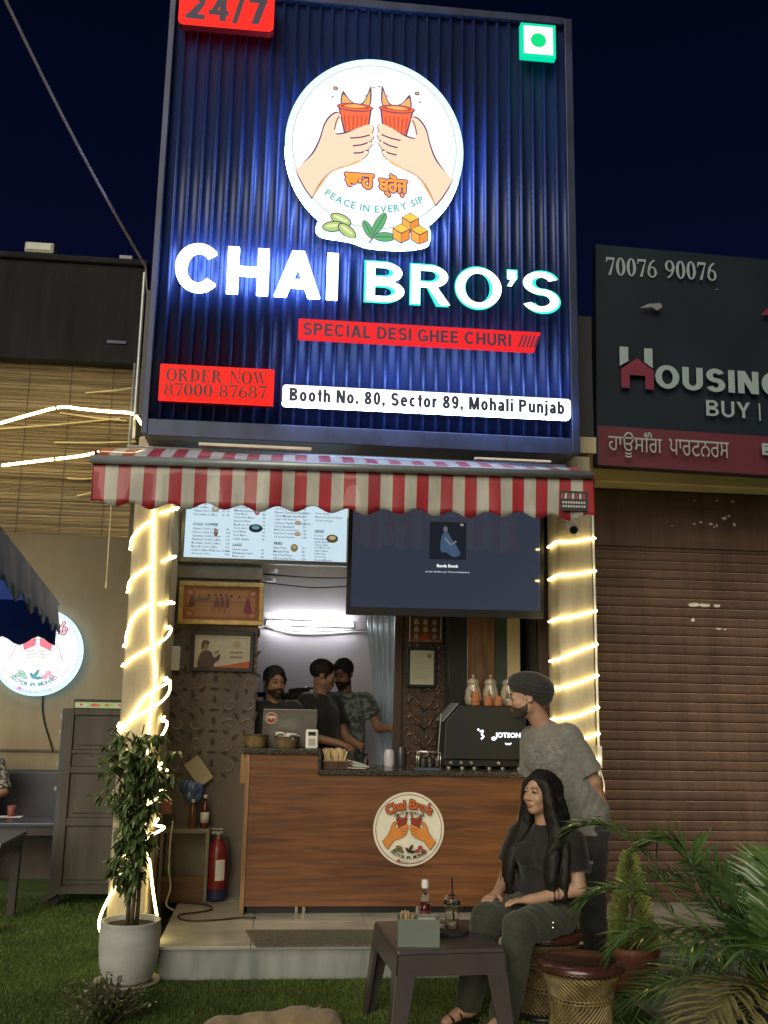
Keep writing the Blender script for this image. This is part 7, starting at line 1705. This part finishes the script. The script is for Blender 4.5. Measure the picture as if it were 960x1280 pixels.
# rows of faded print on the front of the grey tee
n = M_GREYT.node_tree.nodes; l = M_GREYT.node_tree.links; b = n['Principled BSDF']; src = b.inputs['Base Color'].links[0].from_socket
tcn = n.new('ShaderNodeTexCoord'); br = n.new('ShaderNodeTexBrick'); br.inputs['Scale'].default_value = 20; br.inputs['Mortar Size'].default_value = .022; br.inputs['Color1'].default_value = (1.5, 1.5, 1.45, 1); br.inputs['Color2'].default_value = (.62, .65, .74, 1); br.inputs['Mortar'].default_value = (.95, .95, .95, 1); br.inputs['Row Height'].default_value = .3; br.inputs['Brick Width'].default_value = .42
sp = n.new('ShaderNodeSeparateXYZ'); cb_ = n.new('ShaderNodeCombineXYZ'); l.new(tcn.outputs['Object'], sp.inputs[0]); l.new(sp.outputs['X'], cb_.inputs['X']); l.new(sp.outputs['Z'], cb_.inputs['Y']); l.new(cb_.outputs[0], br.inputs[0])
mx = n.new('ShaderNodeMixRGB'); mx.blend_type = 'MULTIPLY'
def rng_(sock, lo, hi):
    a_ = n.new('ShaderNodeMath'); a_.operation = 'COMPARE'; a_.inputs[1].default_value = (lo + hi) / 2; a_.inputs[2].default_value = (hi - lo) / 2; l.new(sock, a_.inputs[0]); return a_.outputs[0]
mm = n.new('ShaderNodeMath'); mm.operation = 'MULTIPLY'; l.new(rng_(sp.outputs['X'], -.22, .06), mm.inputs[0]); l.new(rng_(sp.outputs['Z'], 1.05, 1.37), mm.inputs[1])
mf = n.new('ShaderNodeMath'); mf.operation = 'MULTIPLY'; mf.inputs[1].default_value = .75; l.new(mm.outputs[0], mf.inputs[0]); l.new(mf.outputs[0], mx.inputs[0]); l.new(src, mx.inputs[1]); l.new(br.outputs[0], mx.inputs[2]); l.new(mx.outputs[0], b.inputs['Base Color'])
M_CAMO = cloth('camouflage_cotton', (.045, .055, .05), (.16, .19, .17), 26, contrast=(.44, .56))
M_PATT = cloth('patterned_cotton', (.03, .03, .03), (.28, .27, .24), 40, contrast=(.47, .53))
M_BLKT = cloth('black_trouser', (.012, .013, .014), (.02, .021, .022), 6)
M_TURB = mat('charcoal_turban', (.017, .017, .0175), .85, vary=.18, scale=22, sheen=.2)
base = dict(skin=M_SKIN, brow=M_HAIR, eye=M_EYE, lip=M_LIP, hair=M_HAIR, hair2=M_HAIR2, shoe=M_BLACK, trousers=M_BLKT, shirt=M_BLKTEE)

# ---- seated young woman
G = dict(pelvis=(0, .02, .54), waist=(0, .03, .67), chest=(0, .025, .80), neck=(0, .02, .925), head=(0, -.03, 1.128), shL=(.165, .03, .885), shR=(-.165, .03, .885),
         elL=(.225, -.02, .655), wrL=(.055, -.215, .605), elR=(-.225, -.02, .665), wrR=(-.145, -.235, .61),
         hipL=(.09, -.01, .50), hipR=(-.09, -.01, .50), knL=(.10, -.40, .50), knR=(-.10, -.40, .50), anL=(.03, -.44, .085), anR=(-.19, -.43, .085), toeL=(.01, -.58, .03), toeR=(-.24, -.56, .03))
GROT = -46
groot, gc, gM, gP = figure('young woman with long black hair in a black tee sitting on a cane stool', G, xform(GX, GY, GROT), dict(base, skin=mat('skin_light', (.40, .245, .165), .5, vary=.06, scale=12), trousers=M_OLIVE), hair=None, headyaw=R(-8), headpitch=R(-1), h=.0045, female=True, sleeve=.66, hem=.50,
    hands=dict(L=((-.70, -.70, -.06), (0, 0, -1), -1, .28), R=((.10, -.99, -.10), (0, 0, -1), 1, .28)), feet='sandal', shirt_r=1.06, legs_r=1.12, folds=.0036, head_s=.95)
H = Field(gc - np3((.3, .3, .65)), gc + np3((.3, .3, .2)), .005)
H.ell(gP(0, .022, .045), np3((.083, .103, .088)) * .95, gM, .02)
H.chain([gP(0, .07, .02), gP(0, .095, -.12), np3((0, .125, .88)), np3((0, .15, .70))], [.075, .085, .10, .06], .04, sq=(1.2, .75, 1))
def lock(pts, rs, k=.025, sq=(1, .8, 1)):
    Q = spline([tuple(p) for p in pts], 6); n_ = len(Q); rr = np.interp(np.linspace(0, len(rs) - 1, n_), range(len(rs)), rs); H.chain([np3(p) for p in Q], list(rr), k, 'add', sq)
for q, ex in ((1, 0), (-1, .01)):
    lock([gP(q * .062, -.035, .058), gP(q * .080, -.022, -.03), gP(q * .090, -.008, -.12), np3((q * .112, -.045, .90)), np3((q * (.124 + ex), -.112, .80)), np3((q * (.126 + ex), -.135, .70)), np3((q * .130, -.130, .58))], [.018, .024, .030, .036, .034, .026, .006])
    lock([gP(q * .075, .02, -.06), np3((q * .12, .0, .92)), np3((q * .16, -.05, .82)), np3((q * .175, -.09, .70)), np3((q * .18, -.10, .60))], [.03, .042, .032, .022, .005])
H.ell(gP(0, -.108, -.022), np3((.059, .082, .102)) * .95, gM, .012, 'sub')
H.ripple(.0022, (120, 120, 5), 2, 7)
H.cone(gP(0, -.11, .135), gP(0, .02, .155), .012, .012, .012, 'sub')
H.build('hair', M_HAIR, groot, 1)
# long loose strands
mb = MB(); rh = random.Random(13)
for k in range(46):
    q = rh.choice((-1, 1)); x0_ = rh.uniform(.05, .09); P_ = [gP(q * x0_, rh.uniform(-.03, .03), .03), gP(q * (x0_ + .012), rh.uniform(-.03, .03), -.08), np3((q * rh.uniform(.09, .16), rh.uniform(-.11, -.02), .86)), np3((q * rh.uniform(.09, .175), rh.uniform(-.165, -.10), .72)), np3((q * rh.uniform(.09, .18), rh.uniform(-.17, -.10), rh.uniform(.55, .63)))]
    mb.tube(spline([tuple(p) for p in P_], 5), .0017, 5, rs=None)
mb.build('hair_strands', M_HAIR, groot, smooth=True)
mb = MB(); mb.tube([(.21, -.09, .425), (.19, -.11, .44)], .006, 6); 
mb = MB()
for x, y, z in ((.193, -.235, .515), (.188, -.23, .49)): mb.sphere((x, y, z), .006, 8)
mb.build('pocket_stud', M_STEEL, groot)

# ---- standing man in turban, leaning towards the counter
Mn = dict(pelvis=(0, 0, .95), waist=(-.03, -.05, 1.10), chest=(-.085, -.135, 1.31), neck=(-.115, -.185, 1.475), head=(-.165, -.275, 1.640), shL=(.06, -.15, 1.425), shR=(-.240, -.145, 1.405),
          elL=(.135, -.03, 1.165), wrL=(.135, .09, .925), elR=(-.285, -.10, 1.13), wrR=(-.22, -.26, .93), hipL=(.095, 0, .90), hipR=(-.095, 0, .90), knL=(.10, -.03, .50), knR=(-.11, -.04, .50), anL=(.10, .02, .085), anR=(-.12, .02, .085), toeL=(.13, -.12, .03), toeR=(-.15, -.12, .03))
MX, MY_ = 1.81, -.52
mroot, mc, mM, mP = figure('man in a dark turban and grey printed tee standing behind the seated woman', Mn, xform(MX, MY_, -56), dict(base, shirt=M_GREYT, lip=M_LIP2, hair2=M_STUB), hair=None, beard=.5, headyaw=R(-42), headpitch=R(6), h=.005, sleeve=.80, hem=.86, shirt_r=1.07, legs_r=1.08, folds=.0035,
    hands=dict(L=((.05, -.05, -1), (-.9, -.4, 0), -1, .6), R=((.1, -.5, -.85), (.6, .5, -.3), 1, .5)))
H = Field(mc - .24, mc + .26, .005)
tM = mM @ rotm(0, R(-17))
H.ell(mP(0, .035, .066), (.095, .122, .088), tM, .02)
H.ell(mP(0, .060, .050), (.106, .118, .088), tM, .03)
H.ell(mP(0, -.02, .085), (.082, .085, .062), tM, .03)
H.cone(mP(-.03, .105, -.015), mP(.03, .105, -.015), .042, .042, .03)
H.ell(mP(0, -.10, -.055), np3((.075, .085, .085)), mM, .01, 'sub')
X = np.meshgrid(*H.ax, indexing='ij'); q_ = [X[i] - mc[i] for i in range(3)]; lz = tM[0, 2] * q_[0] + tM[1, 2] * q_[1] + tM[2, 2] * q_[2]; lx = tM[0, 0] * q_[0] + tM[1, 0] * q_[1] + tM[2, 0] * q_[2]
H.f += (.0050 * np.abs(np.sin((lz + .45 * np.abs(lx)) * 105)) ** .7).astype(np.float32) - .002
H.build('turban', M_TURB, mroot, 1)
mb = MB(); pk = [(.118, -.085, .70)]
mb = MB()
for k in range(3): mb.box(-.012, .012, -.001, .001, -.008, .008, 0, Matrix.Translation((.14 - .0 * k, -.125 + .0, .72)) @ Matrix.Rotation(R(55), 4, 'Z') @ Matrix.Translation((.03 * k - .03, 0, 0)))
mb.build('pocket_print', mat('print_grey', (.20, .20, .20), .6), mroot)

# ---- staff behind the counter
def standing(dx=0, dy=0, h=1.0, arms=None):
    J = dict(pelvis=(0, 0, .95), waist=(0, 0, 1.09), chest=(0, .0, 1.29), neck=(0, .01, 1.455), head=(0, -.015, 1.64), shL=(.185, .01, 1.42), shR=(-.185, .01, 1.42), elL=(.235, .02, 1.14), wrL=(.22, -.12, .93), elR=(-.235, .02, 1.14), wrR=(-.22, -.12, .93), hipL=(.095, 0, .9), hipR=(-.095, 0, .9), knL=(.1, -.02, .5), knR=(-.1, -.02, .5), anL=(.1, .02, .085), anR=(-.1, .02, .085), toeL=(.12, -.13, .03), toeR=(-.12, -.13, .03))
    if arms: J.update(arms)
    return {k: (v[0] * h, v[1] * h, v[2] * h) for k, v in J.items()}
figure('bearded man in black looking over the laptop on the counter', standing(h=.94, arms=dict(elL=(.25, -.06, 1.17), wrL=(.10, -.25, 1.13), elR=(-.25, -.06, 1.17), wrR=(-.10, -.25, 1.13))), xform(-.03, 1.36, 12, PZ), dict(base, skin=M_SKIN2, lip=M_LIP2), hair='short', beard=.7, headyaw=R(10), headpitch=R(3), h=.007, sleeve=.75, hem=.84, shirt_r=1.05)
figure('young man with short dark hair in a black tee, side view, reaching over the counter', standing(h=.985, arms=dict(elR=(-.23, -.07, 1.14), wrR=(-.15, -.30, 1.10), elL=(.23, -.08, 1.13), wrL=(.12, -.30, 1.08))), xform(.36, 1.80, 48, PZ), dict(base, skin=M_SKIN2, lip=M_LIP2), hair='short', headyaw=R(36), headpitch=R(8), h=.007, sleeve=.62, hem=.86,
    hands=dict(R=((.25, -.95, -.2), (.3, 0, -1), 1, .5)))
figure('bearded man in a camouflage shirt stretching one arm out beside the curtain', standing(h=1.0, arms=dict(elL=(.30, .02, 1.19), wrL=(.40, -.18, 1.19), elR=(-.22, -.05, 1.14), wrR=(-.12, -.26, 1.05), head=(-.02, -.05, 1.635))), xform(.57, 2.10, -4, PZ), dict(base, skin=M_SKIN2, shirt=M_CAMO, lip=M_LIP2), hair='short', beard=.8, headyaw=R(-26), headpitch=R(16), h=.007, sleeve=.55, hem=.84, shirt_r=1.06,
    hands=dict(L=((.85, -.5, .1), (-.2, -.2, -1), -1, .15)))
# guest at the very edge of the cafe
Sg = dict(pelvis=(0, .02, .56), waist=(0, 0, .70), chest=(0, -.03, .86), neck=(0, -.03, 1.0), head=(0, -.07, 1.185), shL=(.18, -.02, .97), shR=(-.18, -.02, .97), elL=(.27, -.12, .74), wrL=(.14, -.34, .66), elR=(-.26, -.12, .74), wrR=(-.12, -.34, .66), hipL=(.09, 0, .54), hipR=(-.09, 0, .54), knL=(.12, -.42, .52), knR=(-.12, -.42, .52), anL=(.12, -.42, .085), anR=(-.12, -.42, .085), toeL=(.13, -.56, .03), toeR=(-.13, -.56, .03))
eg = at(-14, 1000, Y=3.05)
figure('guest in a patterned top seated on the dark bench at the far left edge', Sg, xform(eg.x - .15, 3.12, 5), dict(base, shirt=M_PATT), hair='short', headyaw=R(10), h=.009, sleeve=.95, hem=.50)

# ================================================================== DOG lying on the lawn, its back to the camera
dp = at(338, 1269, Z=.215)
D = Field((-.42, -.34, -.01), (.50, .34, .36), .007)
D.chain([(-.24, .0, .115), (-.08, .02, .13), (.10, .02, .135), (.22, .0, .13)], [.095, .082, .095, .085], .05)
D.ell((-.22, -.03, .115), (.11, .10, .10), None, .04); D.ell((.17, .01, .13), (.12, .09, .09), None, .04)
D.chain([(.20, .03, .14), (.25, .13, .13), (.22, .21, .11)], [.075, .06, .052], .03)
D.ell((.19, .25, .10), (.06, .056, .05), None, .03); D.chain([(.15, .26, .09), (.085, .265, .07)], [.034, .024], .02)
for q in (-1, 1): D.chain([(.225, .25 - .04 * q, .13), (.245, .25 - .05 * q, .165)], [.022, .006], .012)
D.chain([(-.24, -.10, .10), (-.12, -.15, .06), (-.22, -.17, .03), (-.10, -.19, .022)], [.07, .042, .026, .02], .03)
D.chain([(-.2, .08, .08), (-.08, .15, .05), (-.16, .18, .03), (-.04, .20, .022)], [.06, .042, .026, .02], .03)
for q in (-1, 1): D.chain([(.22, q * .07, .09), (.20, q * .12, .04), (.34, q * .12, .026), (.40, q * .11, .022)], [.05, .034, .024, .022], .025)
D.chain([(-.32, -.03, .10), (-.37, .08, .04), (-.32, .18, .025), (-.22, .24, .022)], [.03, .024, .02, .012], .02)
D.ripple(.0022, (60, 60, 60), 4, 6)
M_DOG = mat('sandy_fur', (.20, .135, .07), .9, col2=(.33, .24, .135), scale=14, stretch=(1, 1, 1), bump=.5, bscale=120, sheen=.3)
dg = D.build('dog', M_DOG, None, 1)
dg.location = (dp.x + .02, dp.y, 0); dg.rotation_euler = (0, 0, R(4)); tag(dg, 'sandy brown dog lying on the lawn at the bottom edge, only its back showing', 'dog')
for q in (-1, 1):
    mb = MB(); mb.sphere((.142, .255 - .03 * q, .118), .009, 8); mb.build('eye', M_BLACK, dg, True)
mb = MB(); mb.sphere((.062, .266, .075), .012, 8); mb.build('nose', M_BLACK, dg, True)
